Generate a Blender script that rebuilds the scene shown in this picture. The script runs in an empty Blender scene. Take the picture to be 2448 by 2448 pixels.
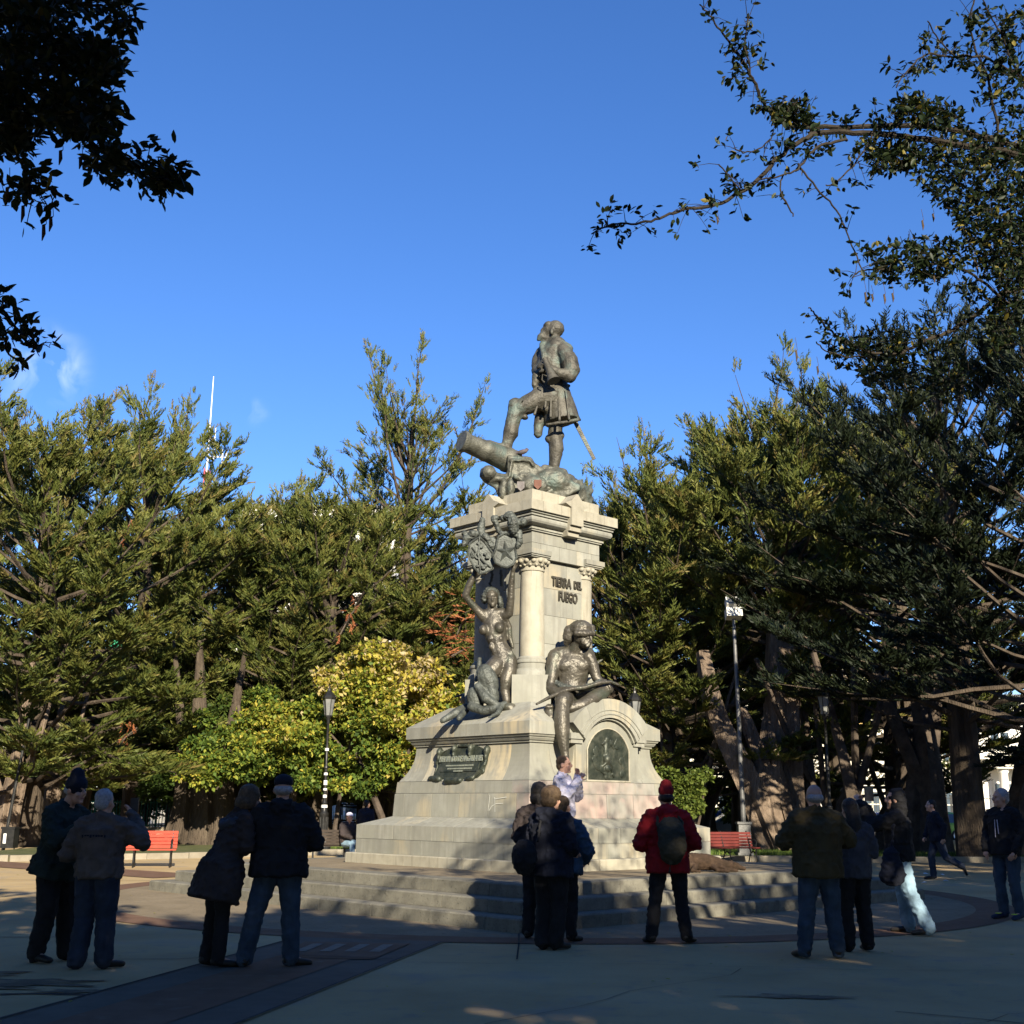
import bpy, bmesh, math, random
import numpy as np
from mathutils import Vector, Matrix, noise, Euler
R = math.radians
sc = bpy.context.scene
COL = sc.collection
random.seed(7); rng = np.random.default_rng(7)

# ------------------------------------------------------------------ camera
CAM_H = 1.5; FPX = 2861.97; PITCH = 0.242647; ROLL = 0.0088356
cd = bpy.data.cameras.new('camera'); cam = bpy.data.objects.new('camera', cd); COL.objects.link(cam)
cd.sensor_width = 36; cd.lens = 36 * FPX / 2448; cd.clip_start = 0.05; cd.clip_end = 2000
cam.rotation_mode = 'QUATERNION'; cam.location = (0, 0, CAM_H)
cam.rotation_quaternion = (Matrix.Rotation(math.pi/2 + PITCH, 3, 'X') @ Matrix.Rotation(ROLL, 3, 'Z')).to_quaternion()
sc.camera = cam

# ------------------------------------------------------------------ sky and sun
SUN_AZ = 16.0; SUN_EL = 24.0           # degrees right of straight behind the camera, above the horizon
w = bpy.data.worlds.new('World'); sc.world = w; w.use_nodes = True
nt = w.node_tree; bg = nt.nodes['Background']
sky = nt.nodes.new('ShaderNodeTexSky'); sky.sky_type = 'NISHITA'; sky.sun_disc = False
sky.sun_elevation = R(SUN_EL); sky.sun_rotation = R(180 - SUN_AZ); sky.altitude = 0
sky.air_density = 1.0; sky.dust_density = 0.0; sky.ozone_density = 2.6
hs_ = nt.nodes.new('ShaderNodeHueSaturation'); hs_.inputs['Saturation'].default_value = 1.19
mx_ = nt.nodes.new('ShaderNodeMix'); mx_.data_type = 'RGBA'; mx_.blend_type = 'MULTIPLY'; mx_.inputs[0].default_value = 1; mx_.inputs[7].default_value = (.88, .98, 1.31, 1)
nt.links.new(sky.outputs[0], hs_.inputs['Color']); nt.links.new(hs_.outputs[0], mx_.inputs[6]); nt.links.new(mx_.outputs[2], bg.inputs[0]); bg.inputs[1].default_value = 0.069
sd = bpy.data.lights.new('sun', 'SUN'); sun = bpy.data.objects.new('sun', sd); COL.objects.link(sun)
sd.energy = 5.0; sd.angle = R(0.53); sd.color = (1.0, 0.89, 0.70)
sdir = Vector((math.sin(R(SUN_AZ))*math.cos(R(SUN_EL)), -math.cos(R(SUN_AZ))*math.cos(R(SUN_EL)), math.sin(R(SUN_EL))))
sun.rotation_euler = sdir.to_track_quat('Z', 'Y').to_euler(); sun.location = sdir * 60
sc.view_settings.view_transform = 'Standard'; sc.view_settings.look = 'None'
sc.view_settings.gamma = 1; sc.view_settings.exposure = 1.2; sc.view_settings.use_curve_mapping = False
sc.cycles.max_bounces = 5; sc.cycles.diffuse_bounces = 3; sc.cycles.transparent_max_bounces = 6

# ------------------------------------------------------------------ helpers
def W(px, py, Y):
    """point of the place seen at that spot of the photograph (2448 px wide) when it stands Y metres away"""
    a = px - 1224; b = 1224 - py
    x = a*math.cos(ROLL) - b*math.sin(ROLL); u = a*math.sin(ROLL) + b*math.cos(ROLL)
    v = Vector((x, FPX*math.cos(PITCH) - u*math.sin(PITCH), FPX*math.sin(PITCH) + u*math.cos(PITCH)))
    v *= Y / v.y
    return v + Vector((0, 0, CAM_H))

def tag(o, label=None, cat=None, group=None, kind=None):
    if label: o['label'] = label
    if cat: o['category'] = cat
    if group: o['group'] = group
    if kind: o['kind'] = kind
    return o
def empty(name, loc=(0,0,0), rz=0, label=None, cat=None, group=None):
    o = bpy.data.objects.new(name, None); COL.objects.link(o)
    o.location = loc; o.rotation_euler = (0, 0, rz)
    return tag(o, label, cat, group)
def link(name, me, mat=None, parent=None, smooth=False):
    if mat is not None and len(me.materials) == 0: me.materials.append(mat)
    if smooth: me.shade_smooth()
    o = bpy.data.objects.new(name, me); COL.objects.link(o)
    if parent is not None: o.parent = parent
    return o
def copy_tree(o, parent=None):
    c = o.copy(); COL.objects.link(c)
    if parent is not None: c.parent = parent
    for ch in list(o.children): copy_tree(ch, c)
    return c

class MB:
    """collects simple shapes, linked as ONE mesh object"""
    def __init__(s): s.v = []; s.f = []
    def add(s, vs, fs):
        n = len(s.v); s.v += [tuple(v) for v in vs]; s.f += [tuple(i + n for i in f) for f in fs]; return s
    def box(s, x0, x1, y0, y1, z0, z1, M=None, bev=0):
        vs = [Vector((x, y, z)) for z in (z0, z1) for y in (y0, y1) for x in (x0, x1)]
        if M is not None: vs = [M @ v for v in vs]
        return s.add(vs, [(0,2,3,1),(4,5,7,6),(0,1,5,4),(2,6,7,3),(0,4,6,2),(1,3,7,5)])
    def tube(s, pts, rad, n=8, cap=True):
        pts = [Vector(p) for p in pts]; m = len(pts); vs = []
        up = None
        for i, p in enumerate(pts):
            t = (pts[min(i+1, m-1)] - pts[max(i-1, 0)]).normalized()
            if up is None:
                up = Vector((0, 0, 1)) if abs(t.z) < .9 else Vector((0, 1, 0))
            a = t.cross(up)
            if a.length < 1e-5: a = t.orthogonal()
            a.normalize(); b = a.cross(t).normalized(); up = b
            r = rad[i] if isinstance(rad, (list, tuple)) else rad
            ra, rb = r if isinstance(r, (list, tuple)) else (r, r)
            for k in range(n):
                an = 2*math.pi*k/n
                vs.append(p + a*math.cos(an)*ra + b*math.sin(an)*rb)
        fs = []
        for i in range(m-1):
            for k in range(n):
                k2 = (k+1) % n
                fs.append((i*n+k, i*n+k2, (i+1)*n+k2, (i+1)*n+k))
        if cap:
            fs.append(tuple(range(n-1, -1, -1))); fs.append(tuple((m-1)*n + k for k in range(n)))
        return s.add(vs, [f[::-1] for f in fs])
    def lathe(s, prof, c=(0,0,0), n=16, sx=1, sy=1):
        vs = []; m = len(prof)
        for r, z in prof:
            for k in range(n):
                a = 2*math.pi*k/n
                vs.append((c[0]+r*math.cos(a)*sx, c[1]+r*math.sin(a)*sy, c[2]+z))
        fs = [(i*n+k, i*n+(k+1)%n, (i+1)*n+(k+1)%n, (i+1)*n+k) for i in range(m-1) for k in range(n)]
        fs.append(tuple(range(n-1, -1, -1))); fs.append(tuple((m-1)*n+k for k in range(n)))
        return s.add(vs, fs)
    def prism(s, poly, h0, h1, M=None):
        """polygon (x,z) pushed along y from h0 to h1"""
        n = len(poly)
        vs = [Vector((x, h0, z)) for x, z in poly] + [Vector((x, h1, z)) for x, z in poly]
        if M is not None: vs = [M @ v for v in vs]
        fs = [tuple(range(n)), tuple(range(2*n-1, n-1, -1))] + [(i, i+n, (i+1)%n+n, (i+1)%n) for i in range(n)]
        return s.add(vs, fs)
    def flat(s, poly, z0, z1):
        n = len(poly)
        vs = [(x, y, z0) for x, y in poly] + [(x, y, z1) for x, y in poly]
        fs = [tuple(range(n-1, -1, -1)), tuple(range(n, 2*n))] + [(i, (i+1)%n, (i+1)%n+n, i+n) for i in range(n)]
        return s.add(vs, fs)
    def mesh(s, name='m'):
        me = bpy.data.meshes.new(name); me.from_pydata(s.v, [], s.f); me.validate(); 
        bm = bmesh.new(); bm.from_mesh(me); bmesh.ops.recalc_face_normals(bm, faces=bm.faces); bm.to_mesh(me); bm.free()
        return me
    def build(s, name, mat, parent=None, smooth=False):
        me = s.mesh(name)
        if smooth: me.shade_smooth(); me.set_sharp_from_angle(angle=R(38))
        return link(name, me, mat, parent)

def np_mesh(name, V, F, tint=None):
    """V (n,3), F (m,3) triangles, tint (n,) float attribute"""
    me = bpy.data.meshes.new(name); n, m = len(V), len(F)
    me.vertices.add(n); me.vertices.foreach_set('co', np.ascontiguousarray(V, dtype=np.float32).ravel())
    me.loops.add(m*3); me.loops.foreach_set('vertex_index', np.ascontiguousarray(F, dtype=np.int32).ravel())
    me.polygons.add(m); me.polygons.foreach_set('loop_start', np.arange(0, m*3, 3, dtype=np.int32))
    me.update(calc_edges=True)
    if tint is not None:
        a = me.attributes.new('tint', 'FLOAT', 'POINT'); a.data.foreach_set('value', np.ascontiguousarray(tint, dtype=np.float32))
    return me

# ---- organic shapes: closed pieces fused by a voxel remesh into one continuous surface
TMP = bpy.data.scenes.new('tmp')
class Blob:
    def __init__(s): s.m = MB()
    def t(s, pts, rad, n=12, cap=True):
        pts = [Vector(p) for p in pts]
        rad = list(rad) if isinstance(rad, (list, tuple)) else [rad]*len(pts)
        if cap:   # rounded ends
            r0, r1 = rad[0], rad[-1]
            f = lambda r, k: (r[0]*k, r[1]*k) if isinstance(r, tuple) else r*k
            mn = lambda r: min(r) if isinstance(r, tuple) else r
            d0 = (pts[0]-pts[1]).normalized(); d1 = (pts[-1]-pts[-2]).normalized()
            P = [pts[0]+d0*mn(r0)*.95, pts[0]+d0*mn(r0)*.6] + pts + [pts[-1]+d1*mn(r1)*.6, pts[-1]+d1*mn(r1)*.95]
            Q = [f(r0,.3), f(r0,.8)] + rad + [f(r1,.8), f(r1,.3)]
        else: P, Q = pts, rad
        s.m.tube(P, Q, n); return s
    def e(s, c, r, rot=None):
        r = (r, r, r) if not isinstance(r, (tuple, list)) else r
        M = Matrix.Translation(Vector(c)) @ (rot if rot is not None else Matrix.Identity(4)) @ Matrix.Diagonal((*r, 1))
        vs = []; fs = []; N, K = 7, 12
        for i in range(1, N):
            th = math.pi*i/N
            for k in range(K):
                ph = 2*math.pi*k/K
                vs.append(M @ Vector((math.sin(th)*math.cos(ph), math.sin(th)*math.sin(ph), math.cos(th))))
        vs += [M @ Vector((0,0,1)), M @ Vector((0,0,-1))]; a = len(vs)-2; b = a+1
        for i in range(N-2):
            for k in range(K): fs.append((i*K+k, (i+1)*K+k, (i+1)*K+(k+1)%K, i*K+(k+1)%K))
        for k in range(K): fs += [(a, k, (k+1)%K), (b, (N-2)*K+(k+1)%K, (N-2)*K+k)]
        s.m.add(vs, fs); return s
    def mesh(s, name, vox=.018, smooth=4, dec=None, fold=0, fscale=9, fold2=0):
        me = s.m.mesh('raw'); o = bpy.data.objects.new('raw', me); TMP.collection.objects.link(o)
        md = o.modifiers.new('r', 'REMESH'); md.mode = 'VOXEL'; md.voxel_size = vox; md.adaptivity = 0
        ms = o.modifiers.new('s', 'SMOOTH'); ms.factor = .5; ms.iterations = smooth
        if dec: mdc = o.modifiers.new('d', 'DECIMATE'); mdc.ratio = dec
        vl = TMP.view_layers[0]; vl.update(); dg = vl.depsgraph
        out = bpy.data.meshes.new_from_object(o.evaluated_get(dg), depsgraph=dg)
        bpy.data.objects.remove(o); bpy.data.meshes.remove(me); out.name = name
        if fold:
            n = len(out.vertices); co = np.empty(n*3, np.float32); out.vertices.foreach_get('co', co); co = co.reshape(-1, 3)
            no = np.empty(n*3, np.float32); out.vertices.foreach_get('normal', no); no = no.reshape(-1, 3)
            off = rng.random(3)*50; d = np.empty(n, np.float32)
            for i in range(n):
                x, y, z = co[i]
                p = Vector((x*fscale+off[0], y*fscale+off[1], z*fscale*1.5+off[2]))
                q = noise.noise(p)
                d[i] = (1-abs(q)*2.2)*.6 + .5*noise.noise(p*2.3)
            co = co + no*np.maximum(d[:, None]-.3, -.22)*fold
            out.vertices.foreach_set('co', co.ravel()); out.update()
        out.shade_smooth()
        return out
    def build(s, name, mat, parent=None, **k):
        return link(name, s.mesh(name, **k), mat, parent)

# ------------------------------------------------------------------ materials
def mat(name, col=(.5,.5,.5), rough=.8, metal=0, spec=.3):
    m = bpy.data.materials.new(name); m.use_nodes = True
    b = m.node_tree.nodes['Principled BSDF']
    b.inputs['Base Color'].default_value = (*col, 1); b.inputs['Roughness'].default_value = rough
    b.inputs['Metallic'].default_value = metal; b.inputs['Specular IOR Level'].default_value = spec
    return m
def nodes(m): return m.node_tree.nodes, m.node_tree.links, m.node_tree.nodes['Principled BSDF']
def noisy(name, stops, scale=3, rough=.85, metal=0, spec=.3, bump=.3, bscale=60, bdist=.01, detail=8, coord='Object', objvar=0, second=None, rvar=0, streak=None):
    """colour from a noise through a ramp, fine relief from a second noise; second=(scale, colour, lo, hi) overlays stains"""
    m = mat(name, stops[0][1], rough, metal, spec); N, L, b = nodes(m)
    tc = N.new('ShaderNodeTexCoord'); n1 = N.new('ShaderNodeTexNoise'); n1.inputs['Scale'].default_value = scale; n1.inputs['Detail'].default_value = detail
    n1.inputs['Roughness'].default_value = .62
    src = tc.outputs[coord]
    if objvar:
        oi = N.new('ShaderNodeObjectInfo'); ad = N.new('ShaderNodeVectorMath'); ad.operation = 'MULTIPLY_ADD'
        ad.inputs[1].default_value = (31, 17, 23); L.new(oi.outputs['Random'], ad.inputs[0]); L.new(src, ad.inputs[2]); src = ad.outputs[0]
    L.new(src, n1.inputs['Vector'])
    cr = N.new('ShaderNodeValToRGB'); L.new(n1.outputs[0], cr.inputs[0])
    el = cr.color_ramp.elements
    while len(el) < len(stops): el.new(.5)
    for e, (p, c) in zip(el, stops): e.position = p; e.color = (*c, 1)
    out = cr.outputs[0]
    if second:
        for (s2, c2, lo, hi) in second:
            n2 = N.new('ShaderNodeTexNoise'); n2.inputs['Scale'].default_value = s2; n2.inputs['Detail'].default_value = 6; L.new(src, n2.inputs['Vector'])
            mr = N.new('ShaderNodeMapRange'); mr.inputs[1].default_value = lo; mr.inputs[2].default_value = hi; L.new(n2.outputs[0], mr.inputs[0])
            mx = N.new('ShaderNodeMix'); mx.data_type = 'RGBA'; L.new(mr.outputs[0], mx.inputs[0]); L.new(out, mx.inputs[6]); mx.inputs[7].default_value = (*c2, 1); out = mx.outputs[2]
    if streak:
        mp = N.new('ShaderNodeMapping'); mp.inputs['Scale'].default_value = (7, 7, .55); L.new(src, mp.inputs[0])
        n4 = N.new('ShaderNodeTexNoise'); n4.inputs['Scale'].default_value = 1.6; n4.inputs['Detail'].default_value = 7; L.new(mp.outputs[0], n4.inputs['Vector'])
        mr = N.new('ShaderNodeMapRange'); mr.inputs[1].default_value = streak[1]; mr.inputs[2].default_value = streak[2]; L.new(n4.outputs[0], mr.inputs[0])
        mx = N.new('ShaderNodeMix'); mx.data_type = 'RGBA'; L.new(mr.outputs[0], mx.inputs[0]); L.new(out, mx.inputs[6]); mx.inputs[7].default_value = (*streak[0], 1); out = mx.outputs[2]
    if objvar:
        hs = N.new('ShaderNodeHueSaturation'); mr = N.new('ShaderNodeMapRange'); mr.inputs[3].default_value = 1-objvar; mr.inputs[4].default_value = 1+objvar
        L.new(oi.outputs['Random'], mr.inputs[0]); L.new(mr.outputs[0], hs.inputs['Value']); L.new(out, hs.inputs['Color']); out = hs.outputs[0]
    L.new(out, b.inputs['Base Color'])
    if rvar:
        mr = N.new('ShaderNodeMapRange'); mr.inputs[3].default_value = rough-rvar; mr.inputs[4].default_value = rough+rvar; L.new(n1.outputs[0], mr.inputs[0]); L.new(mr.outputs[0], b.inputs['Roughness'])
    if bump:
        n3 = N.new('ShaderNodeTexNoise'); n3.inputs['Scale'].default_value = bscale; n3.inputs['Detail'].default_value = 6; L.new(src, n3.inputs['Vector'])
        bp = N.new('ShaderNodeBump'); bp.inputs['Strength'].default_value = bump; bp.inputs['Distance'].default_value = bdist
        L.new(n3.outputs[0], bp.inputs['Height']); L.new(bp.outputs[0], b.inputs['Normal'])
    return m
def leafmat(name, stops, rough=.55, trans=.25, spec=.25):
    m = mat(name, stops[0][1], rough, 0, spec); N, L, b = nodes(m)
    at = N.new('ShaderNodeAttribute'); at.attribute_name = 'tint'
    cr = N.new('ShaderNodeValToRGB'); L.new(at.outputs['Fac'], cr.inputs[0]); el = cr.color_ramp.elements
    while len(el) < len(stops): el.new(.5)
    for e, (p, c) in zip(el, stops): e.position = p; e.color = (*c, 1)
    L.new(cr.outputs[0], b.inputs['Base Color'])
    if trans:
        tr = N.new('ShaderNodeBsdfTranslucent'); L.new(cr.outputs[0], tr.inputs[0]); mx = N.new('ShaderNodeMixShader'); mx.inputs[0].default_value = trans
        L.new(b.outputs[0], mx.inputs[1]); L.new(tr.outputs[0], mx.inputs[2]); L.new(mx.outputs[0], N['Material Output'].inputs[0])
    return m

STONE = noisy('granite', [(.25,(0.199,0.200,0.171)),(.5,(0.255,0.254,0.217)),(.75,(0.304,0.303,0.261))], 3.2, .85, bump=.35, bscale=90, bdist=.006, objvar=.10,
              second=[(1.3,(.23,.23,.19),.48,.70),(26,(.23,.23,.20),.60,.75),(.9,(.46,.38,.24),.56,.78)], streak=((.21,.205,.175),.46,.70))
STONE_PINK = noisy('stained granite', [(.25,(0.205,0.195,0.171)),(.5,(0.265,0.254,0.225)),(.75,(0.304,0.296,0.261))], 3.0, .85, bump=.3, bscale=90, bdist=.006, objvar=.08,
              second=[(1.6,(.38,.275,.24),.46,.72),(7,(.38,.29,.26),.58,.8)], streak=((.25,.23,.19),.50,.74))
STONE_LIGHT = noisy('pale plinth stone', [(.25,(0.251,0.233,0.181)),(.5,(0.328,0.307,0.241)),(.75,(0.369,0.349,0.279))], 4, .9, bump=.5, bscale=70, bdist=.01, objvar=.09, second=[(2,(0.195,0.181,0.139),.6,.8)], streak=((0.209,0.188,0.146),.55,.8))
STEP = noisy('worn step stone', [(.3,(0.114,0.107,0.089)),(.5,(0.160,0.152,0.122)),(.72,(0.206,0.195,0.158))], 5, .9, bump=.6, bscale=60, bdist=.01, objvar=.10, second=[(30,(0.077,0.074,0.061),.58,.75)])
MORTAR = noisy('mortar', [(.3,(0.349,0.332,0.282)),(.6,(0.432,0.415,0.357))], 8, .95)
BRONZE = noisy('weathered bronze', [(.30,(0.029,0.027,0.021)),(.5,(0.069,0.064,0.050)),(.68,(0.106,0.101,0.080))], 4.5, .58, .22, .4, bump=.6, bscale=26, bdist=.02,
               second=[(2.2,(.115,.165,.145),.54,.72),(9,(.05,.045,.035),.55,.72)], rvar=.1)
BRONZE_D = noisy('rubbed brown bronze', [(.30,(0.033,0.030,0.024)),(.5,(0.074,0.067,0.052)),(.70,(0.118,0.107,0.085))], 4, .44, .38, .5, bump=.6, bscale=22, bdist=.02,
               second=[(2.4,(.075,.095,.07),.56,.75)], rvar=.1)
BRONZE_P = noisy('pale green bronze', [(.30,(0.043,0.043,0.033)),(.5,(0.098,0.098,0.078)),(.68,(0.139,0.139,0.113))], 5, .55, .35, .4, bump=.6, bscale=30, bdist=.02, second=[(3,(0.082,0.113,0.098),.52,.7)])
BRONZE_G = noisy('dull patina bronze', [(.30,(0.029,0.031,0.027)),(.5,(0.065,0.073,0.065)),(.70,(0.111,0.122,0.111))], 6, .55, .25, .4, bump=.6, bscale=34, bdist=.02)
PLAQUE = noisy('dark plaque bronze', [(.30,(0.017,0.024,0.019)),(.5,(0.043,0.051,0.038)),(.70,(0.085,0.089,0.068))], 9, .5, .35, .5, bump=.5, bscale=40, bdist=.01)

# ------------------------------------------------------------------ ground
GROUND = noisy('plaza concrete', [(.25,(0.316,0.223,0.106)),(.5,(0.413,0.302,0.151)),(.75,(0.468,0.353,0.190))], .55, .92, bump=.35, bscale=45, bdist=.01,
               second=[(3.2,(.27,.22,.15),.58,.78),(.8,(.30,.25,.18),.55,.75),(26,(.32,.27,.19),.55,.75)])
APRON = noisy('grey apron paving', [(.25,(0.155,0.124,0.076)),(.5,(0.209,0.166,0.105)),(.75,(0.251,0.204,0.134))], 1.3, .92, bump=.4, bscale=50, bdist=.01, second=[(12,(0.114,0.097,0.071),.56,.75)])
BAND = noisy('slate band', [(.25,(0.078,0.068,0.052)),(.5,(0.105,0.092,0.072)),(.75,(0.132,0.116,0.090))], 2.5, .9, bump=.3, bscale=60, bdist=.006)
REDBAND = noisy('red brown band', [(.25,(0.109,0.059,0.036)),(.5,(0.143,0.080,0.049)),(.75,(0.170,0.105,0.068))], 3, .9, bump=.3, bscale=60, bdist=.006, second=[(5,(0.170,0.136,0.099),.6,.8)])
DASH = noisy('pale inlay', [(.3,(0.166,0.136,0.104)),(.6,(0.230,0.195,0.151))], 6, .9)
EARTH = noisy('bare park earth', [(.3,(.055,.045,.030)),(.5,(.10,.08,.055)),(.7,(.15,.125,.085))], 1.8, .95, bump=.8, bscale=12, bdist=.05)
ASPH = noisy('street asphalt', [(.3,(.05,.05,.052)),(.7,(.08,.08,.08))], 3, .9)
KERB = noisy('kerb concrete', [(.3,(0.209,0.182,0.137)),(.7,(0.293,0.263,0.204))], 4, .9, bump=.4, bscale=40, objvar=.08)
def sheet(name, poly, z, m):
    mb = MB(); mb.add([(x, y, z) for x, y in poly], [tuple(range(len(poly)))]); o = mb.build(name, m); o['kind'] = 'structure'; return o
CX, CY, TH = 0.418, 22.49, R(42.672)
def circ(r, n=72, a0=0, a1=360, c=(CX, CY)): return [(c[0]+r*math.cos(R(a0+(a1-a0)*i/n)), c[1]+r*math.sin(R(a0+(a1-a0)*i/n))) for i in range(n+ (0 if a1-a0 == 360 else 1))]
sheet('ground', [(-600,-200),(600,-200),(600,900),(-600,900)], -.012, EARTH)
sheet('plaza_paving', [(-60,-25),(60,-25),(60,60),(-60,60)], 0.0, GROUND)
sheet('apron_paving', circ(8.08), .004, APRON)
def ring(name, r0, r1, z, m, a0, a1, n=60):
    A = circ(r0, n, a0, a1); B = circ(r1, n, a0, a1); mb = MB()
    mb.add([(x, y, z) for x, y in A+B], [(i, n+1+i, n+2+i, i+1) for i in range(n)]); o = mb.build(name, m); o['kind'] = 'structure'; return o
ring('red_ring_band', 7.45, 8.08, .008, REDBAND, 0, 359.9, 110)
def band(name, p0, p1, wd, z, m):
    p0, p1 = Vector(p0), Vector(p1); d = (p1-p0).normalized(); n = Vector((-d.y, d.x))*wd/2
    return sheet(name, [tuple(p0+n), tuple(p0-n), tuple(p1-n), tuple(p1+n)], z, m)
band('slate_band', (-3.75, 4.6), (-1.62, 14.7), 1.72, .012, BAND)
band('red_band_centre', (-3.75, 4.6), (-1.75, 13.9), .8, .016, REDBAND)
sheet('red_inlay', [(-2.30,12.86),(-1.36,12.72),(-1.1,14.2),(-2.3,14.3)], .020, REDBAND)
for i in range(4):
    a = -2.25 + i*.26
    sheet('pale_dash', [(a, 13.35),(a+.12, 13.33),(a+.20, 14.05),(a+.08, 14.07)], .024, DASH)
# right hand radial band and far bands
band('slate_band', (9.5, 18.0), (14.5, 14.5), 1.7, .012, BAND)
band('red_band_centre', (9.2, 18.2), (14.5, 14.5), .8, .016, REDBAND)
band('slate_band', (-7.0, 27.0), (-16.0, 34.2), 1.6, .012, REDBAND)
# joints between slabs: narrow grooves filled dark
JOINT = noisy('joint filler', [(.3,(.03,.028,.025)),(.7,(.06,.055,.05))], 10, .95, bump=0)
def crack(name, pts, wd, z=.010):
    mb = MB(); n = len(pts); A = []
    for i, p in enumerate(pts):
        q = Vector(pts[min(i+1, n-1)])-Vector(pts[max(i-1, 0)]); q = Vector((-q.y, q.x)).normalized()*wd*(.6+.8*random.random())/2
        A += [(p[0]+q.x, p[1]+q.y, z), (p[0]-q.x, p[1]-q.y, z)]
    mb.add(A, [(2*i, 2*i+1, 2*i+3, 2*i+2) for i in range(n-1)]); o = mb.build(name, JOINT); o['kind'] = 'structure'; return o
def jag(p0, p1, n=14, a=.05):
    p0, p1 = Vector(p0), Vector(p1); d = p1-p0; q = Vector((-d.y, d.x)).normalized()
    return [tuple(p0+d*i/n+q*random.uniform(-a, a)) for i in range(n+1)]
crack('paving_joint', [(-4.61, 4.77),(-3.95,7.5),(-2.48,14.75)], .03, .018)
crack('paving_joint', [(-2.9, 4.4),(-.76,14.45)], .03, .018)
crack('paving_joint', [(-2.2,13.0),(-1.9,12.95),(-1.15,12.75)], .03, .026)
crack('paving_joint', [(-4.5,12.6),(-3.3,12.75),(-2.6,13.15)], .02, .006)
crack('paving_joint', [(-9,14.8),(-6.4,14.6),(-4.9,14.7)], .03, .006)
crack('paving_joint', [(.09,12.9),(.12,14.3),(.13,15.5)], .025, .014)
crack('paving_joint', jag((-8,10.3),(-3.2,10.4),22,.05), .06, .006)
crack('paving_joint', jag((-.9,8.6),(4.6,8.55),20,.02), .014, .006)
crack('paving_joint', jag((5.2,22.4),(14,23.0),12,.02), .03, .006)
crack('paving_joint', jag((-16,25.2),(-4.6,25.6),12,.02), .03, .006)
crack('paving_joint', jag((3.0,9.9),(3.9,9.3),4,.02), .02, .006)
PATCH = noisy('dark paving patch', [(.3,(0.080,0.067,0.046)),(.5,(0.136,0.107,0.068)),(.65,(0.272,0.207,0.117))], 4, .9, bump=.6, bscale=20)  # ragged blotches of darker tone on the paving
def blotch(name, c, rx, ry, z, m, n=60, a=.6):
    pts = []
    for i in range(n):
        t = 2*math.pi*i/n; k = 1 + a*noise.noise(Vector((math.cos(t)*2.6+c[0], math.sin(t)*2.6+c[1], 3.3)))*1.6 + .25*noise.noise(Vector((math.cos(t)*9, math.sin(t)*9, c[0]))) + random.uniform(-.06, .06)
        pts.append((c[0]+rx*k*math.cos(t), c[1]+ry*k*math.sin(t)))
    return sheet(name, pts, z, m)
blotch('dark_patch', (-5.6, 11.45), .9, .33, .008, PATCH); blotch('dark_patch', (-4.3, 11.05), .8, .20, .008, PATCH); blotch('dark_patch', (-5.2, 10.75), 1.1, .18, .009, PATCH); blotch('dark_patch', (-3.5, 10.55), .35, .10, .008, PATCH)
blotch('dark_patch', (2.35, 10.6), .42, .10, .008, PATCH)
blotch('dark_patch', (3.25, 8.65), .38, .12, .008, PATCH)
blotch('dark_patch', (4.35, 8.75), .2, .05, .008, PATCH)
for i in range(5): crack('paving_joint', jag((random.uniform(-8,8),random.uniform(7.5,13)),(random.uniform(-8,8),random.uniform(7.5,13)),9,.10), .007, .0065)
# garden beds with kerbs: raised earth, grass near the kerb
GRASSM = leafmat('grass blades', [(0,(.035,.07,.015)),(.6,(.10,.16,.03)),(1,(.20,.24,.05))], .7, .2)
bedL = [(-15.4,33.0),(-13.4,33.4),(-9.4,36.4),(-5.6,40.3),(-2.0,41.6),(-2.0,62),(-15.4,62)]
bedR = [(1.5,40.6),(3.2,38.0),(6.1,37.6),(11,37.9),(16.0,38.7),(28,36.0),(28,62),(1.5,62)]
LAWN = noisy('lawn ground', [(.3,(.05,.06,.02)),(.5,(.09,.10,.035)),(.7,(.12,.11,.05))], 2.5, .95, bump=.8, bscale=20, bdist=.04)
for bp_ in (bedL, bedR):
    mb = MB(); mb.flat(bp_, 0, .13); o = mb.build('garden_bed', LAWN); o['kind'] = 'structure'
    n_edges = 5
    kr = empty('garden_kerb', (0,0,0)); kr['kind'] = 'structure'
    for i in range(n_edges):
        p0, p1 = Vector(bp_[i]), Vector(bp_[i+1])
        if (p1-p0).length > 14: continue
        L_ = (p1-p0).length; k = max(1, round(L_/1.3)); d = (p1-p0)/L_; nn = Vector((-d.y, d.x))
        for j in range(k):
            a = p0+d*(L_*j/k+.006); b_ = p0+d*(L_*(j+1)/k-.006)
            q = [a-nn*.10, b_-nn*.10, b_+nn*.13, a+nn*.13]
            m2 = MB(); m2.flat([tuple(v) for v in q], 0, .165+random.uniform(-.006,.006)); m2.build('kerb_stone', KERB, kr)
sheet('street', [(-200,63),(200,63),(200,76),(-200,76)], .006, ASPH)
mb = MB(); mb.box(-200,200,76,82,0,.13); o = mb.build('far_pavement', KERB); o['kind'] = 'structure'
mb = MB(); mb.box(-200,200,62.7,62.9,0,.13); o = mb.build('street_kerb', KERB); o['kind'] = 'structure'

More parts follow.
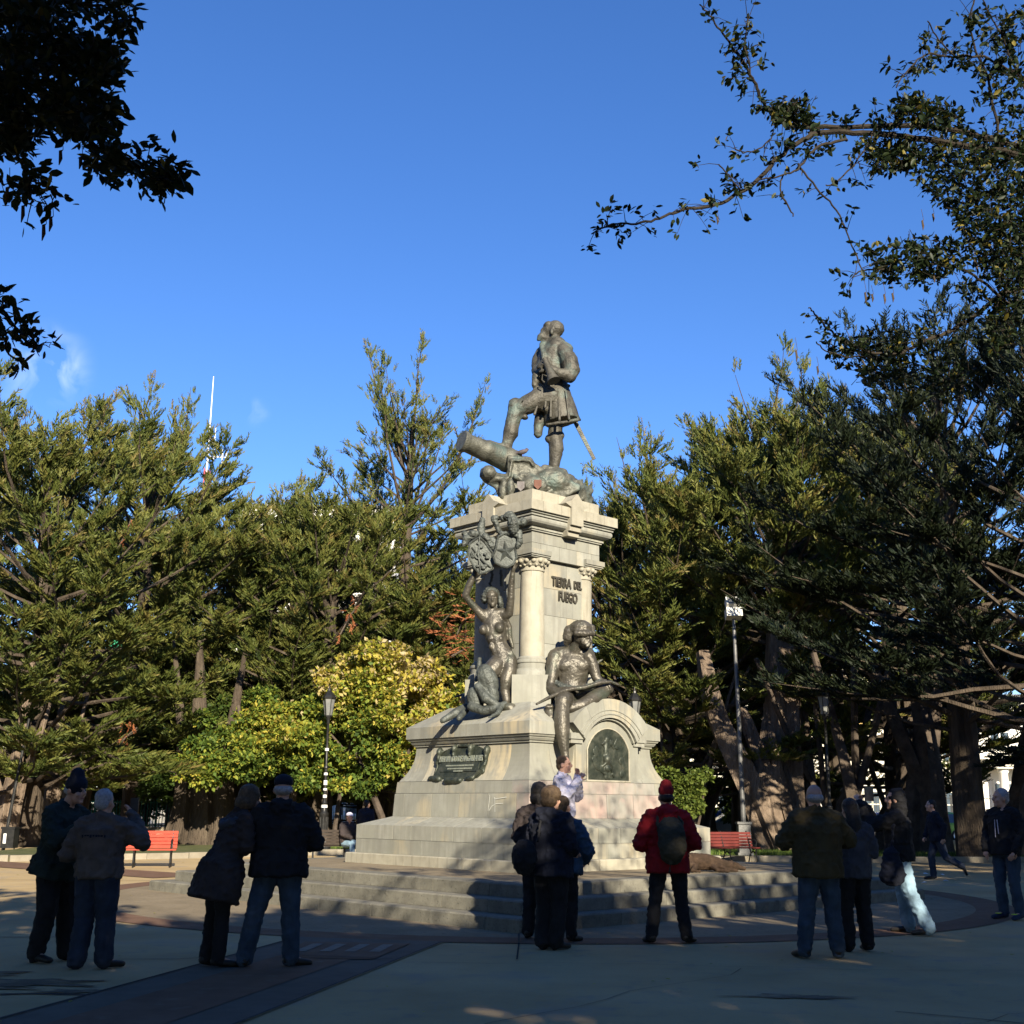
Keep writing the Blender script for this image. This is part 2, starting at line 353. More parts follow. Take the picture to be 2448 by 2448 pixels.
# ------------------------------------------------------------------ monument
mon = empty('monument_pedestal', (CX, CY, 0), TH, 'tall stepped granite pedestal with corner columns and bronze plaques in the middle of the plaza', 'monument')
def side(k, u, s):   # point on side k of a square ring; side 0 faces -Y (front right), 3 faces -X (front left)
    return [(u, -s), (s, u), (-u, s), (-s, -u)][k]
def course(name, prof, nper, mt, gap=.006, depth=.35, off=0.0, corner=.5, jit=.0, sides=(0,1,2,3), parent=mon):
    """stones of one course: profile [(s,z)..] bottom to top, pieces between stations round the square, corner stones wrap the corner"""
    smax = max(p[0] for p in prof); smin = min(p[0] for p in prof); cw = corner
    objs = []
    def piece(stations):
        vs = []; m = len(prof)
        for (k, u) in stations:
            pr = prof + [(smin-depth, prof[-1][1]), (smin-depth, prof[0][1])]
            for (s, z) in pr:
                if u is None: x, y = side(k, s, s)         # mitre at the corner after side k
                else: x, y = side(k, u, s)
                vs.append((x, y, z))
        P = len(prof)+2; fs = []
        for i in range(len(stations)-1):
            for j in range(P):
                j2 = (j+1) % P; fs.append((i*P+j, (i+1)*P+j, (i+1)*P+j2, i*P+j2))
        fs.append(tuple(range(P-1, -1, -1))); fs.append(tuple((len(stations)-1)*P+j for j in range(P)))
        mb = MB(); mb.add(vs, fs)
        o = mb.build(name, mt(k) if callable(mt) else mt, parent); objs.append(o)
        return o
    for k in range(4):
        lim = smin - cw
        edges = [-lim + 2*lim*i/nper for i in range(nper+1)]
        edges = [e + (off if 0 < i < nper else 0) + (random.uniform(-jit, jit) if 0 < i < nper else 0) for i, e in enumerate(edges)]
        for i in range(nper):
            piece([(k, edges[i]+gap/2), (k, edges[i+1]-gap/2)])
        k2 = (k+1) % 4
        piece([(k, lim+gap/2), (k, None), (k2, -lim-gap/2)])
    return objs
def core(prof, inset=.014, m=MORTAR):
    mb = MB(); P = [(max(s-inset, .05), z) for s, z in prof]; n = len(P)
    vs = []
    for s, z in P: vs += [(-s,-s,z),(s,-s,z),(s,s,z),(-s,s,z)]
    fs = [(3,2,1,0)] + [(4*i+j, 4*i+(j+1)%4, 4*i+4+(j+1)%4, 4*i+4+j) for i in range(n-1) for j in range(4)] + [tuple(4*(n-1)+j for j in range(4))]
    mb.add(vs, fs); return mb.build('mortar_core', m, mon)
# steps
for (s, z0, z1, n) in ((4.92, 0, .177, 7), (4.59, .177, .353, 7), (4.26, .353, .53, 6)):
    course('step_stone', [(s-.0,z0+.001),(s,z1-.02),(s-.02,z1-.002)], n, STEP, depth=.5, corner=.62, off=.1*random.random(), jit=.12, gap=.008)
    core([(s-.02, z0), (s-.02, z1-.004)], .012)
mb = MB(); mb.box(-3.85,3.85,-3.85,3.85,.50,.529); mb.build('platform_paving', APRON, mon)
for i in range(8):      # large flags on the platform
    pass
# plinth and the battered base
core([(2.38,.53),(2.38,.70)]); course('plinth_stone', [(2.40,.53),(2.40,.69),(2.385,.705)], 4, STONE_LIGHT, off=.12, corner=.8, jit=.1)
core([(2.262,.704),(2.262,1.18),(1.80,1.335)])
course('base_stone', [(2.27,.707),(2.27,.946)], 3, STONE, off=.18, corner=.55, jit=.08)
course('base_stone', [(2.27,.952),(2.27,1.19),(1.80,1.343)], 4, STONE, off=-.1, corner=.62, jit=.05, gap=.012)
PK = lambda k: STONE_PINK if k == 0 else STONE
core([(1.80,1.34),(1.765,1.95)])
course('die_stone', [(1.805,1.345),(1.785,1.735),(1.772,1.742)], 4, PK, corner=.28, jit=.06, gap=.012)
course('die_stone', [(1.775,1.75),(1.757,1.95)], 3, PK, corner=.4, jit=.06)
fl = []
for i in range(9):
    t = i/8; fl.append((1.735-.225*math.sin(t*math.pi/2)**.75, 1.955+.62*(1-math.cos(t*math.pi/2)**1.0)**.85 if False else 1.955+.62*t))
fl = [(1.735,1.957)] + [(1.735-.215*(1-(1-t)**2.3), 1.957+.618*t) for t in [i/8 for i in range(1, 9)]]
core(fl, .02)
course('flared_stone', fl, 1, STONE, corner=.45)
cor = [(1.515,2.578),(1.55,2.582),(1.55,2.61),(1.575,2.618),(1.60,2.655),(1.60,2.672),(1.625,2.68),(1.64,2.712)]
core(cor, .02); course('cornice_moulding', cor, 3, STONE, corner=.3, off=.05)
capt = [(1.66,2.719),(1.66,2.925),(1.10,3.30)]
core(capt, .02); course('cornice_stone', capt, 4, STONE, corner=.42, off=.06, depth=.2)
mb = MB(); mb.box(-1.08,1.08,-1.08,1.08,3.2,3.297); mb.build('ledge_slab', STONE, mon)

# the arched bay on the front right face with its bronze relief
U0 = .17
def arc(u0, half, z0, rise, n=16):
    rr = (half*half+rise*rise)/(2*rise); a = math.asin(min(1, half/rr)); zc = z0+rise-rr
    return [(u0+rr*math.sin(-a+2*a*i/n), zc+rr*math.cos(-a+2*a*i/n)) for i in range(n+1)]
bay = MB()
bay.prism([(U0-.80,1.957)] + arc(U0,.80,2.80,.40)[0:] + [(U0+.80,1.957)], -1.72, -1.30); 
# side wings that soften the bay into the flare
for sgn in (-1, 1):
    bay.prism([(U0+sgn*.80,1.957),(U0+sgn*.80,2.58),(U0+sgn*.84,2.3),(U0+sgn*.92,2.08),(U0+sgn*1.02,1.957)][::sgn], -1.69, -1.35)
bay.build('arched_bay', STONE, mon)
def arch_band(name, half0, z0, rise0, half1, z1, rise1, y0, y1, nst=7):
    A = arc(U0, half0, z0, rise0, nst*3); B = arc(U0, half1, z1, rise1, nst*3)
    for i in range(nst):
        a = A[3*i:3*i+4]; b = B[3*i:3*i+4]
        mb = MB(); P = a + b[::-1]
        P = [(x + (.002 if j in (0, 7) else -.002 if j in (3, 4) else 0), z) for j, (x, z) in enumerate(P)]
        mb.prism(P, y0, y1); mb.build(name, STONE, mon)
arch_band('arch_stone', .66, 2.66, .40, .97, 2.93, .46, -1.83, -1.0, 5)
arch_band('arch_moulding', .625, 2.64, .385, .655, 2.655, .395, -1.78, -1.5, 5)
arch_band('arch_moulding', .72, 2.72, .395, .745, 2.735, .40, -1.845, -1.7, 5)
arch_band('arch_moulding', .78, 2.79, .395, .795, 2.80, .40, -1.842, -1.7, 5)
for sgn in (-1, 1):    # straight returns of the hood at its feet
    x0, x1 = sorted((U0+sgn*.66, U0+sgn*.97)); mb = MB(); mb.box(x0, x1, -1.78, -1.3, 2.66, 2.76); mb.box(x0+ (0 if sgn>0 else .03), x1-(0.03 if sgn>0 else 0), -1.755, -1.3, 2.59, 2.66); mb.build('arch_impost', STONE, mon)
# relief
relp = empty('bronze_relief', (0,0,0)); relp.parent = mon
rl = arc(U0, .52, 2.50, .36, 14)
mb = MB(); mb.prism([(U0-.52,1.99)] + rl + [(U0+.52,1.99)], -1.735, -1.70); mb.build('relief_field', PLAQUE, relp)
fr = [(U0-.535,1.975)] + arc(U0,.535,2.50,.375,14) + [(U0+.535,1.975)]
mb = MB(); P = [(x, -1.742, z) for x, z in fr]; mb.tube(P, .014, 6); mb.tube([(U0-.56,-1.742,1.97),(U0+.56,-1.742,1.97)], .02, 6); mb.build('relief_frame', STONE_LIGHT, relp)
b = Blob(); y = -1.745
b.t([(.12,y,2.62),(.10,y,2.50),(.14,y,2.36),(.14,y,2.28)], [(.04,.03),(.055,.04),(.085,.05),(.10,.05)])
b.e((.10,y-.02,2.34), (.07,.07,.08)); b.e((.12,y,2.68), (.05,.035,.06))
b.t([(.0,y,2.22),(.06,y-.03,2.27),(.15,y-.04,2.285),(.22,y-.03,2.24),(.25,y-.01,2.15)], .022); b.e((.12,y-.02,2.19), (.075,.05,.06))
b.t([(.10,y,2.16),(.10,y,2.02)], .02); b.t([(.17,y,2.16),(.19,y,2.02)], .02); b.t([(.05,y,2.10),(.25,y,2.08)], .018); b.t([(.22,y,2.2),(.30,y,2.05)], .02)
b.t([(.0,y,2.60),(.12,y,2.66),(.25,y,2.60)], .02)
for q in range(22):
    u = random.uniform(-.26,.60); v = random.uniform(2.04,2.72)
    if (u-.17)**2/.24+(v-2.35)**2/.16 < 1: b.e((u,y+.006,v), (random.uniform(.03,.09),.016,random.uniform(.05,.12)), Matrix.Rotation(random.uniform(-1,1),4,'Y'))
b.build('relief_figures', PLAQUE, relp, vox=.012, smooth=2)
# bronze bow-knot lying on the crown of the arch
b = Blob()
b.t([(U0-.25,-1.2,3.36),(U0-.1,-1.35,3.40),(U0+.1,-1.4,3.41),(U0+.3,-1.45,3.37)], [.04,.05,.045,.05]); b.t([(U0-.1,-1.1,3.37),(U0+.25,-1.25,3.39)], .04)
o = b.build('bronze_garland', BRONZE, mon, vox=.02, fold=.02)

# plaque with the name, front left face (-X side); local frame: x along the face to the right, z up
def text_mesh(s, size, depth, bold=0):
    c = bpy.data.curves.new('t', 'FONT'); c.body = s; c.size = size; c.extrude = depth; c.align_x = 'CENTER'; c.align_y = 'CENTER'; c.offset = bold; c.resolution_u = 3
    o = bpy.data.objects.new('t', c); TMP.collection.objects.link(o); TMP.view_layers[0].update()
    dg = TMP.view_layers[0].depsgraph; me = bpy.data.meshes.new_from_object(o.evaluated_get(dg), depsgraph=dg); bpy.data.objects.remove(o); return me
def on_face(o, k, u, s, z, tilt=0, sx=1, sy=1):
    """put a thing drawn in the x-z... text plane (x right, y up) on side k of the pedestal"""
    x, y = side(k, u, s); o.parent = mon; o.location = (x, y, z)
    o.rotation_euler = Euler((math.pi/2 - tilt, 0, [0, math.pi/2, math.pi, -math.pi/2][k])); o.scale = (sx, sy, 1); return o
plq = on_face(empty('name_plaque'), 3, -.12*-1*-1, 1.60, 2.26, tilt=.28)
def PL(mb_or_mesh, name, m): return link(name, mb_or_mesh, m, plq)
def mbxy(polys, z0, z1):
    mb = MB()
    for p in polys: mb.flat(p, z0, z1)
    return mb
body = [(-.70,-.27),(-.5,-.33),(-.35,-.29),(-.1,-.34),(.15,-.30),(.35,-.33),(.55,-.27),(.62,-.18),(.64,.1),(.56,.2),(.4,.26),(.2,.33),(-.2,.33),(-.42,.24),(-.55,.18),(-.60,-.1)]
mbxy([body], -.02, .035).build('plaque_body', PLAQUE, plq)
mbxy([[(-.5,-.16),(.52,-.16),(.52,.13),(-.5,.13)]], .03, .05).build('plaque_panel', PLAQUE, plq)
PTXT = noisy('rubbed letters', [(.3,(.24,.27,.22)),(.7,(.36,.38,.31))], 8, .4, .5)
o = link('letters', text_mesh('HERNANDO DE MAGALLANES', .17, .012, .004), PTXT, plq); o.location = (.01,.06,.055); o.scale = (.50,.85,1)
mb = MB()     # worn small lines of the dedication, unreadable in the photograph
for yy, x0, x1 in ((-.055,-.36,.38),(-.11,-.30,.34),(-.155,-.12,.12)):
    x = x0
    while x < x1:
        l = random.uniform(.012,.03); mb.box(x, x+l, yy-.012, yy+.012, .045, .058); x += l+random.uniform(.01,.02)
mb.build('small_lettering', PTXT, plq)
b = Blob()
for x, yv, rr in ((-.62,.2,.07),(.66,.2,.07),(-.22,.25,.06),(.22,.25,.065)): b.e((x,yv,.06),(rr*.8,rr*1.3,.07)); b.e((x,yv-.1,.05),(rr*.5,rr,.05))
b.t([(-.72,-.28,.05),(-.45,-.30,.07)],[.05,.06]); b.t([(-.22,-.33,.07),(.14,-.33,.07)],[.065,.055]); b.t([(.30,-.30,.06),(.45,-.29,.07)],[.045,.05]); b.t([(.5,-.22,.05),(.66,-.05,.05)],[.04,.03])
b.t([(-.70,-.3,.01),(-.2,-.33,.01),(.3,-.31,.01),(.64,-.18,.01),(.66,.1,.01),(.6,.2,.01),(.2,.33,.01),(-.2,.33,.01),(-.62,.2,.01),(-.66,-.1,.01),(-.70,-.3,.01)],.022); b.t([(-.68,.0,.03),(-.6,.18,.05)],.03); b.t([(.66,.0,.03),(.64,.18,.05)],.03); b.t([(-.12,.30,.05),(.14,.30,.05)],.03)
b.build('scroll_ornament', PLAQUE, plq, vox=.018, fold=.012, fscale=14)
# chalk scrawl IF on the left face
CHALK = noisy('chalk', [(.3,(.42,.42,.38)),(.7,(.58,.58,.52))], 20, .95)
gr = on_face(empty('chalk_mark'), 3, -.95*-1, 1.80, 1.60, tilt=.03)
gr.location = (*side(3, -.0, 1.80), 1.58)
mb = MB()
def stroke(pts, wd=.010):
    for a, c in zip(pts, pts[1:]):
        a, c = Vector((*a, 0)), Vector((*c, 0)); d = (c-a).normalized(); n = Vector((-d.y, d.x, 0))*wd
        mb.add([a+n, a-n, c-n, c+n, a+n+Vector((0,0,.003)), a-n+Vector((0,0,.003)), c-n+Vector((0,0,.003)), c+n+Vector((0,0,.003))], [(0,1,2,3),(4,5,6,7),(0,4,5,1),(3,2,6,7)])
stroke([(.845,.13),(.83,.02),(.81,-.12)], .006)
stroke([(1.26,.10),(1.13,.085),(.96,.065)], .006); stroke([(.965,.10),(.98,-.02),(.985,-.14)], .006); stroke([(1.18,.0),(1.0,-.01),(.90,-.05),(.84,-.12)], .006)
mb.build('scrawl', CHALK, gr)

# shaft: walls, corner pedestals, columns, capitals, frieze
CC = .625
core([(.78,3.25),(.78,5.95)], 0, MORTAR)
zs = [3.30,3.86,4.40,4.92,5.42,5.93]
for i in range(5):
    for k in range(4):
        n = 2 if i % 2 == 0 else 3
        ed = [-.5+1.0*j/n + (.09 if 0 < j < n else 0) for j in range(n+1)]
        for j in range(n):
            mb = MB(); x0, x1 = ed[j]+.003, ed[j+1]-.003
            pts = [side(k, x0, .80), side(k, x1, .80), side(k, x1, .66), side(k, x0, .66)]
            mb.flat(pts, zs[i]+.003, zs[i+1]-.003); mb.build('wall_stone', STONE, mon)
for sx in (-1, 1):
    for sy in (-1, 1):
        c = (CC*sx, CC*sy)
        a = math.atan2(sy, sx)
        M = Matrix.Translation((c[0], c[1], 0)) @ Matrix.Rotation(a, 4, 'Z')
        mb = MB(); mb.box(-.3,.36,-.345,.345,3.24,3.80,M); mb.build('column_pedestal', STONE, mon)
        mb = MB(); mb.lathe([(.335,3.802),(.335,3.87),(.32,3.89),(.285,3.93),(.285,4.02),(.30,4.03),(.305,4.05),(.295,4.085),(.262,4.095),(.262,4.12),(.235,4.15)], (c[0],c[1],0), 28); mb.build('column_base', STONE, mon, smooth=True)
        mb = MB(); mb.lathe([(.228,4.15),(.228,4.5),(.222,5.2),(.212,5.70)], (c[0],c[1],0), 32); mb.build('column', STONE_LIGHT, mon, smooth=True)
        mb = MB(); mb.lathe([(.214,5.702),(.232,5.71),(.235,5.735),(.216,5.745),(.216,5.79),(.235,5.80),(.27,5.83),(.30,5.90),(.305,5.94)], (c[0],c[1],0), 28); cp = mb.build('capital', STONE_LIGHT, mon, smooth=True)
        b = Blob()
        for q in range(14):
            t = q*2*math.pi/14; b.e((c[0]+.285*math.cos(t), c[1]+.285*math.sin(t), 5.885), (.05,.05,.045)); b.e((c[0]+.25*math.cos(t+.22), c[1]+.25*math.sin(t+.22), 5.81), (.03,.03,.03))
        b.build('leaf_carving', STONE_LIGHT, cp, vox=.014, smooth=1)
        # abacus: moulded corner block
        x0, x1 = sorted((sx*.46, sx*.965)); y0, y1 = sorted((sy*.46, sy*.965))
        mb = MB(); mb.box(x0, x1, y0, y1, 5.985, 6.075)
        for ins, za, zb in ((.02,5.955,5.983),(.045,5.93,5.953)):
            mb.box(*sorted((sx*.46, sx*(.965-ins))), *sorted((sy*.46, sy*(.965-ins))), za, zb)
        mb.build('abacus', STONE, mon)
core([(.875,6.0),(.875,6.42)], .01)
course('frieze_stone', [(.89,5.935),(.89,6.20)], 3, STONE, corner=.22, off=.04, depth=.3)
course('frieze_stone', [(.89,6.206),(.89,6.41)], 2, STONE, corner=.30, depth=.3)
m1 = [(.90,6.412),(.925,6.416),(.925,6.44),(.95,6.446),(.95,6.475),(.93,6.49),(.935,6.505)]
tor = [(.95,6.508),(1.0,6.515),(1.045,6.54),(1.068,6.575),(1.072,6.61),(1.06,6.64),(1.045,6.655)]
m3 = [(1.06,6.657),(1.085,6.66),(1.085,6.685),(1.06,6.69),(1.06,6.705),(1.10,6.71),(1.10,6.735),(1.12,6.742)]
for p in (m1, tor, m3): core(p, .03)
course('upper_moulding', m1, 2, STONE, corner=.3, depth=.2); course('upper_torus', tor, 2, STONE, corner=.3, depth=.25); course('upper_moulding', m3, 2, STONE, corner=.3, depth=.25)
core([(1.135,6.744),(1.135,6.93)]); course('fascia_stone', [(1.145,6.745),(1.145,6.928)], 4, STONE_LIGHT, corner=.3, depth=.5, off=.04)
core([(.88,6.93),(.88,7.20)]); course('blocking_stone', [(.89,6.93),(.89,7.205)], 3, STONE_LIGHT, corner=.25, depth=.5)
mb = MB(); mb.box(-.86,.86,-.86,.86,7.0,7.202); mb.build('top_slab', STONE_LIGHT, mon)
for k in range(4):     # shield-shaped key block in the middle of each side, with a gable on the fascia
    x, y = side(k, 0, 0); rot = Matrix.Rotation([0, math.pi/2, math.pi, -math.pi/2][k], 4, 'Z')
    mb = MB()
    mb.prism([(-.155,6.60),(.155,6.60),(.155,6.93),(.30,6.985),(.30,7.0),(.155,7.06),(.02,7.20),(-.02,7.20),(-.155,7.06),(-.30,7.0),(-.30,6.985),(-.155,6.93)], -1.185, -.86, rot)
    mb.prism([(-.155,6.50),(.155,6.50),(.155,6.60),(-.155,6.60)], -1.13, -.86, rot); mb.prism([(-.14,6.41),(.14,6.41),(.155,6.50),(-.155,6.50)], -1.07, -.86, rot)
    mb.build('key_block', STONE_LIGHT, mon)
for txt, z, u in (('TIERRA DEL', 5.56, .03), ('FUEGO', 5.30, .03)):
    for i, word in enumerate(txt.split()):
        me = text_mesh(word, .25 if word != 'DEL' else .20, .018, .006)
        o = link('letters', me, BRONZE_D); on_face(o, 0, {'TIERRA':-.06,'DEL':.37,'FUEGO':.11}[word], .815, z, 0, .62 if word != 'DEL' else .6, 1)

# ------------------------------------------------------------------ bronze figures
def shift(me, loc):
    me.transform(Matrix.Translation(-Vector(loc))); return me
def blobpart(b, name, m, root, **k):
    return link(name, shift(b.mesh(name, **k), root.location), m, root)
def mbpart(mb, name, m, root, smooth=False):
    me = shift(mb.mesh(name), root.location)
    if smooth: me.shade_smooth(); me.set_sharp_from_angle(angle=R(40))
    return link(name, me, m, root)
def N_(x, y, Y): return W(1050 + x*.2847, 740 + y*.2847, Y)
def B_(x, y, Y): return W(1060 + x*.2277, 1400 + y*.2277, Y)
def A_(x, y, Y): return W(1060 + x*.2277, 1160 + y*.2277, Y)
def C_(x, y, Y): return W(1280 + x*.1863, 1640 + y*.1863, Y)
def D_(x, y, Y): return W(920 + x*.1967, 1660 + y*.1967, Y)
def fingers(b, base, d, up, size=1.0, curl=.5, r=.011, flip=1):
    """palm and five fingers; d = way the fingers point, up = back of the hand"""
    d = Vector(d).normalized(); up = Vector(up); up = (up - d*up.dot(d)).normalized(); s = d.cross(up)*flip; base = Vector(base)
    b.t([base, base+d*.05*size, base+d*.085*size], [(.030*size,.018*size),(.038*size,.018*size),(.036*size,.015*size)])
    for i, (off, L) in enumerate(((-.030,.068),(-.010,.078),(.010,.074),(.029,.058))):
        p = base + d*.085*size + s*off*size; L *= size; c1 = (d - up*curl*.5).normalized(); c2 = (d - up*curl*1.4).normalized()
        b.t([p, p+c1*L*.5, p+c1*L*.5+c2*L*.5], [r*size*1.1, r*size, r*size*.85], 8)
    p = base + d*.03*size - s*.034*size
    b.t([p, p-s*.03*size+d*.03*size-up*.012*size, p-s*.035*size+d*.062*size-up*.025*size], [r*size*1.3, r*size*1.15, r*size*.95], 8)

nav = empty('navigator_statue', tuple(N_(960, 1380, 22.5)), 0, 'bronze bearded navigator standing with one foot raised on the cannon on top of the pedestal', 'statue')
Y = 22.45
b = Blob()
b.e(N_(975,163,Y), (.185,.155,.185)); b.e(N_(925,180,Y), (.13,.125,.155)); b.e(N_(915,135,Y), (.10,.12,.085)); b.t([N_(884,150,Y), N_(862,178,Y)], [.022,.034]); b.t([N_(885,195,Y), N_(868,205,Y)], .035)
b.t([N_(880,205,Y), N_(850,232,Y), N_(835,248,Y)], [.085,.07,.045]); b.t([N_(930,235,Y), N_(870,235,Y)], [.09,.07])
b.e(N_(945,185,Y-.15), (.035,.03,.07)); b.t([N_(965,230,Y), N_(955,300,Y)], [.115,.125]); b.t([N_(880,300,Y), N_(1010,275,Y)], [.10,.10])
b.t([N_(985,320,Y), N_(965,380,Y), N_(950,480,Y), N_(950,600,Y), N_(965,700,Y)], [(.22,.30),(.30,.33),(.335,.31),(.30,.27),(.29,.27)], 20)
# skirt of the tunic
b.t([N_(960,640,Y), N_(985,760,Y), N_(1015,860,Y), N_(1032,945,Y)], [(.27,.27),(.32,.30),(.335,.33),(.36,.36)], 20, cap=False)
b.t([N_(905,965,Y-.3), N_(1030,950,Y-.36), N_(1165,925,Y-.2), N_(1180,925,Y+.1)], [.03,.035,.035,.03])
# raised leg
b.t([N_(950,740,Y-.1), N_(860,745,Y-.17), N_(760,790,Y-.2), N_(670,830,Y-.22)], [.25,.235,.205,.17]); b.t([N_(640,800,Y-.22), N_(640,860,Y-.22), N_(612,960,Y-.22), N_(600,1040,Y-.22), N_(572,1120,Y-.22), N_(560,1165,Y-.22)], [.15,.155,.145,.15,.11,.10])
b.t([N_(600,795,Y-.22), N_(650,790,Y-.22), N_(705,850,Y-.22)], [.035,.05,.05]); b.e(N_(720,905,Y-.2), (.07,.08,.05))
b.t([N_(585,1185,Y-.22), N_(500,1150,Y-.26), N_(425,1115,Y-.28)], [.085,.075,.05])
# standing leg
b.t([N_(985,860,Y+.05), N_(975,980,Y+.05), N_(972,1070,Y+.05), N_(985,1160,Y+.05), N_(970,1280,Y+.05), N_(960,1350,Y+.05)], [.17,.145,.135,.15,.115,.10]); b.t([N_(1010,1060,Y+.05), N_(930,1085,Y+.05)], [.10,.10])
b.t([N_(965,1365,Y+.05), N_(890,1375,Y-.05)], [.09,.07])
# near arm with puffed sleeve, far arm
b.t([N_(1045,350,Y-.26), N_(1095,430,Y-.32), N_(1115,520,Y-.35), N_(1095,565,Y-.37)], [.15,.175,.165,.13]); b.t([N_(1095,555,Y-.37), N_(1010,535,Y-.44), N_(925,490,Y-.46)], [.125,.105,.07])
b.t([N_(1020,290,Y-.2), N_(1080,330,Y-.25)], [.09,.11])
b.t([N_(870,360,Y+.2), N_(835,440,Y+.15), N_(825,520,Y), N_(870,500,Y-.3)], [.14,.15,.12,.07])
b.t([N_(820,560,Y-.2), N_(800,640,Y-.22)], [.10,.06]); b.t([N_(860,300,Y-.1), N_(880,400,Y-.25)], [.05,.06])
b.t([N_(810,640,Y-.2), N_(900,700,Y-.26), N_(1000,655,Y-.26), N_(1090,640,Y-.1)], .035); b.e(N_(885,825,Y-.2), (.10,.07,.09))
b.t([N_(850,900,Y+.05), N_(835,980,Y+.05), N_(830,1045,Y+.05)], [.12,.10,.085])
fingers(b, N_(930,480,Y-.48), (-.9,.1,.25), (-.1,-1,.2), 1.9, 1.1, .013)
body_ = blobpart(b, 'figure', BRONZE, nav, vox=.02, smooth=2, dec=.6, fold=.016, fscale=5)
b = Blob()
for a_, c_ in (((940,660),(935,900)),((1000,660),(1010,930)),((1060,670),(1090,920)),((900,700),(890,820)),((840,760),(800,880)),((1085,400),(1140,540)),((1060,480),(1010,520)),((880,350),(860,470))):
    b.t([N_(*a_, Y-.30), N_(*c_, Y-.36)], [.015,.03])
blobpart(b, 'tunic_folds', BRONZE, nav, vox=.016, smooth=2)['kind'] = 'stuff'
horn = MB(); p0, p1 = N_(885,415,Y-.5), N_(962,600,Y-.62); ax = (p1-p0)
horn.tube([p0, p0+ax*.15, p0+ax*.45, p0+ax*.75, p0+ax*.95, p1, p1-ax*.02, p0+ax*.7], [.055,.06,.065,.09,.125,.135,.118,.06], 18)
mbpart(horn, 'speaking_horn', BRONZE, nav, True)
mb = MB(); q = [N_(905,560,Y-.6), N_(868,545,Y-.58), N_(862,590,Y-.58), N_(885,612,Y-.6)]; mb.tube(q, .014, 6); mbpart(mb, 'horn_cord', BRONZE, nav)
mb = MB(); a_, c_ = N_(1135,930,Y+.22), N_(1302,1258,Y+.35); d_ = (c_-a_).normalized(); n_ = d_.cross(Vector((0,1,0))).normalized()*.042
mb.add([a_+n_+Vector((0,-.015,0)), a_-n_+Vector((0,-.015,0)), c_-n_*.8+Vector((0,-.015,0)), c_+n_*.8+Vector((0,-.015,0)), a_+n_+Vector((0,.02,0)), a_-n_+Vector((0,.02,0)), c_-n_*.8+Vector((0,.02,0)), c_+n_*.8+Vector((0,.02,0))], [(0,1,2,3),(7,6,5,4),(0,4,5,1),(1,5,6,2),(2,6,7,3),(3,7,4,0)])
mbpart(mb, 'scabbard', BRONZE_P, nav)

can = empty('bronze_cannon', tuple(N_(760,1540,22.2)), 0, 'bronze cannon on a scrolled carriage pointing left under the navigator statue', 'cannon')
p0, p1 = N_(185,1102,21.75), N_(640,1290,22.35); ax = p1-p0; mb = MB()
prof = [(0,.17),(.0,.205),(.05,.215),(.09,.195),(.12,.18),(.4,.198),(.42,.212),(.47,.212),(.49,.202),(.80,.235),(.82,.25),(.87,.25),(.89,.24),(1,.245)]
pts = [p0+ax*.10, p0+ax*.02]+[p0+ax*t for t, r in prof]; mb.tube(pts, [.10,.14]+[r for t, r in prof], 26)
mbpart(mb, 'barrel', BRONZE_P, can, True)
poly = [(575,1225),(770,1240),(800,1290),(890,1345),(1010,1400),(1190,1475),(1185,1515),(1000,1600),(700,1600),(500,1580),(470,1500),(380,1450),(340,1400),(350,1340),(400,1318),(450,1335),(490,1375),(565,1385)]
b = Blob(); P = [N_(x, y, 21.92) for x, y in poly]; Q = [N_(x, y, 22.55) for x, y in poly]; n = len(P)
b.m.add(P+Q, [tuple(range(n)), tuple(range(2*n-1, n-1, -1))]+[(i, i+n, (i+1)%n+n, (i+1)%n) for i in range(n)])
b.t([N_(415,1368,21.8), N_(415,1368,22.2)], .135); b.t([N_(415,1368,21.72), N_(415,1368,22.2)], .06)
for a_ in range(0, 300, 30): b.e(N_(415,1368,21.8)+Vector((.11*math.cos(R(a_)),0,.11*math.sin(R(a_)))), .035)
b.t([N_(600,1262,21.88), N_(765,1268,21.88), N_(790,1310,21.88)], .022); b.t([N_(610,1265,21.88), N_(590,1400,21.88)], .022)
b.t([N_(560,1420,21.9), N_(480,1420,21.9), N_(430,1440,21.9)], [.05,.07,.05]); b.t([N_(640,1400,21.85), N_(680,1430,21.85)], .05); b.t([N_(690,1390,21.87), N_(760,1385,21.87), N_(820,1420,21.87)], .04)
b.e(N_(600,1500,21.75), (.08,.07,.2)); b.e(N_(540,1510,21.85), (.09,.1,.22)); b.e(N_(790,1480,21.85), (.28,.14,.2)); b.e(N_(950,1440,22.0), (.4,.2,.25))
blobpart(b, 'carriage', BRONZE_P, can, vox=.022, smooth=2, fold=.02, fscale=8)
b = Blob(); b.e(N_(1090,1540,22.4), (.35,.3,.30)); b.e(N_(1200,1580,22.6), (.22,.3,.28)); b.e(N_(980,1450,22.5), (.3,.3,.3)); b.e(N_(1060,1470,22.6), (.25,.25,.2)); b.e(N_(880,1540,22.1), (.3,.25,.2))
b.t([N_(900,1370,22.3), N_(1040,1420,22.3), N_(1160,1475,22.3)], [.16,.13,.09])
blobpart(b, 'rock_mound', BRONZE_P, can, vox=.026, smooth=1, fold=.08, fscale=4)
mb = MB()
for ph in (0, 2.1, 4.2):
    P = []
    for i in range(60):
        t = i/59; c = N_(870+t*300, 1512-8*math.sin(t*3)-t*32, 21.85+t*.35); a_ = ph+i*.75; P.append(c+Vector((0, .032*math.cos(a_), .032*math.sin(a_))))
    mb.tube(P, .03, 6)
o = mbpart(mb, 'rope', BRONZE_P, can, True); o['kind'] = 'stuff'
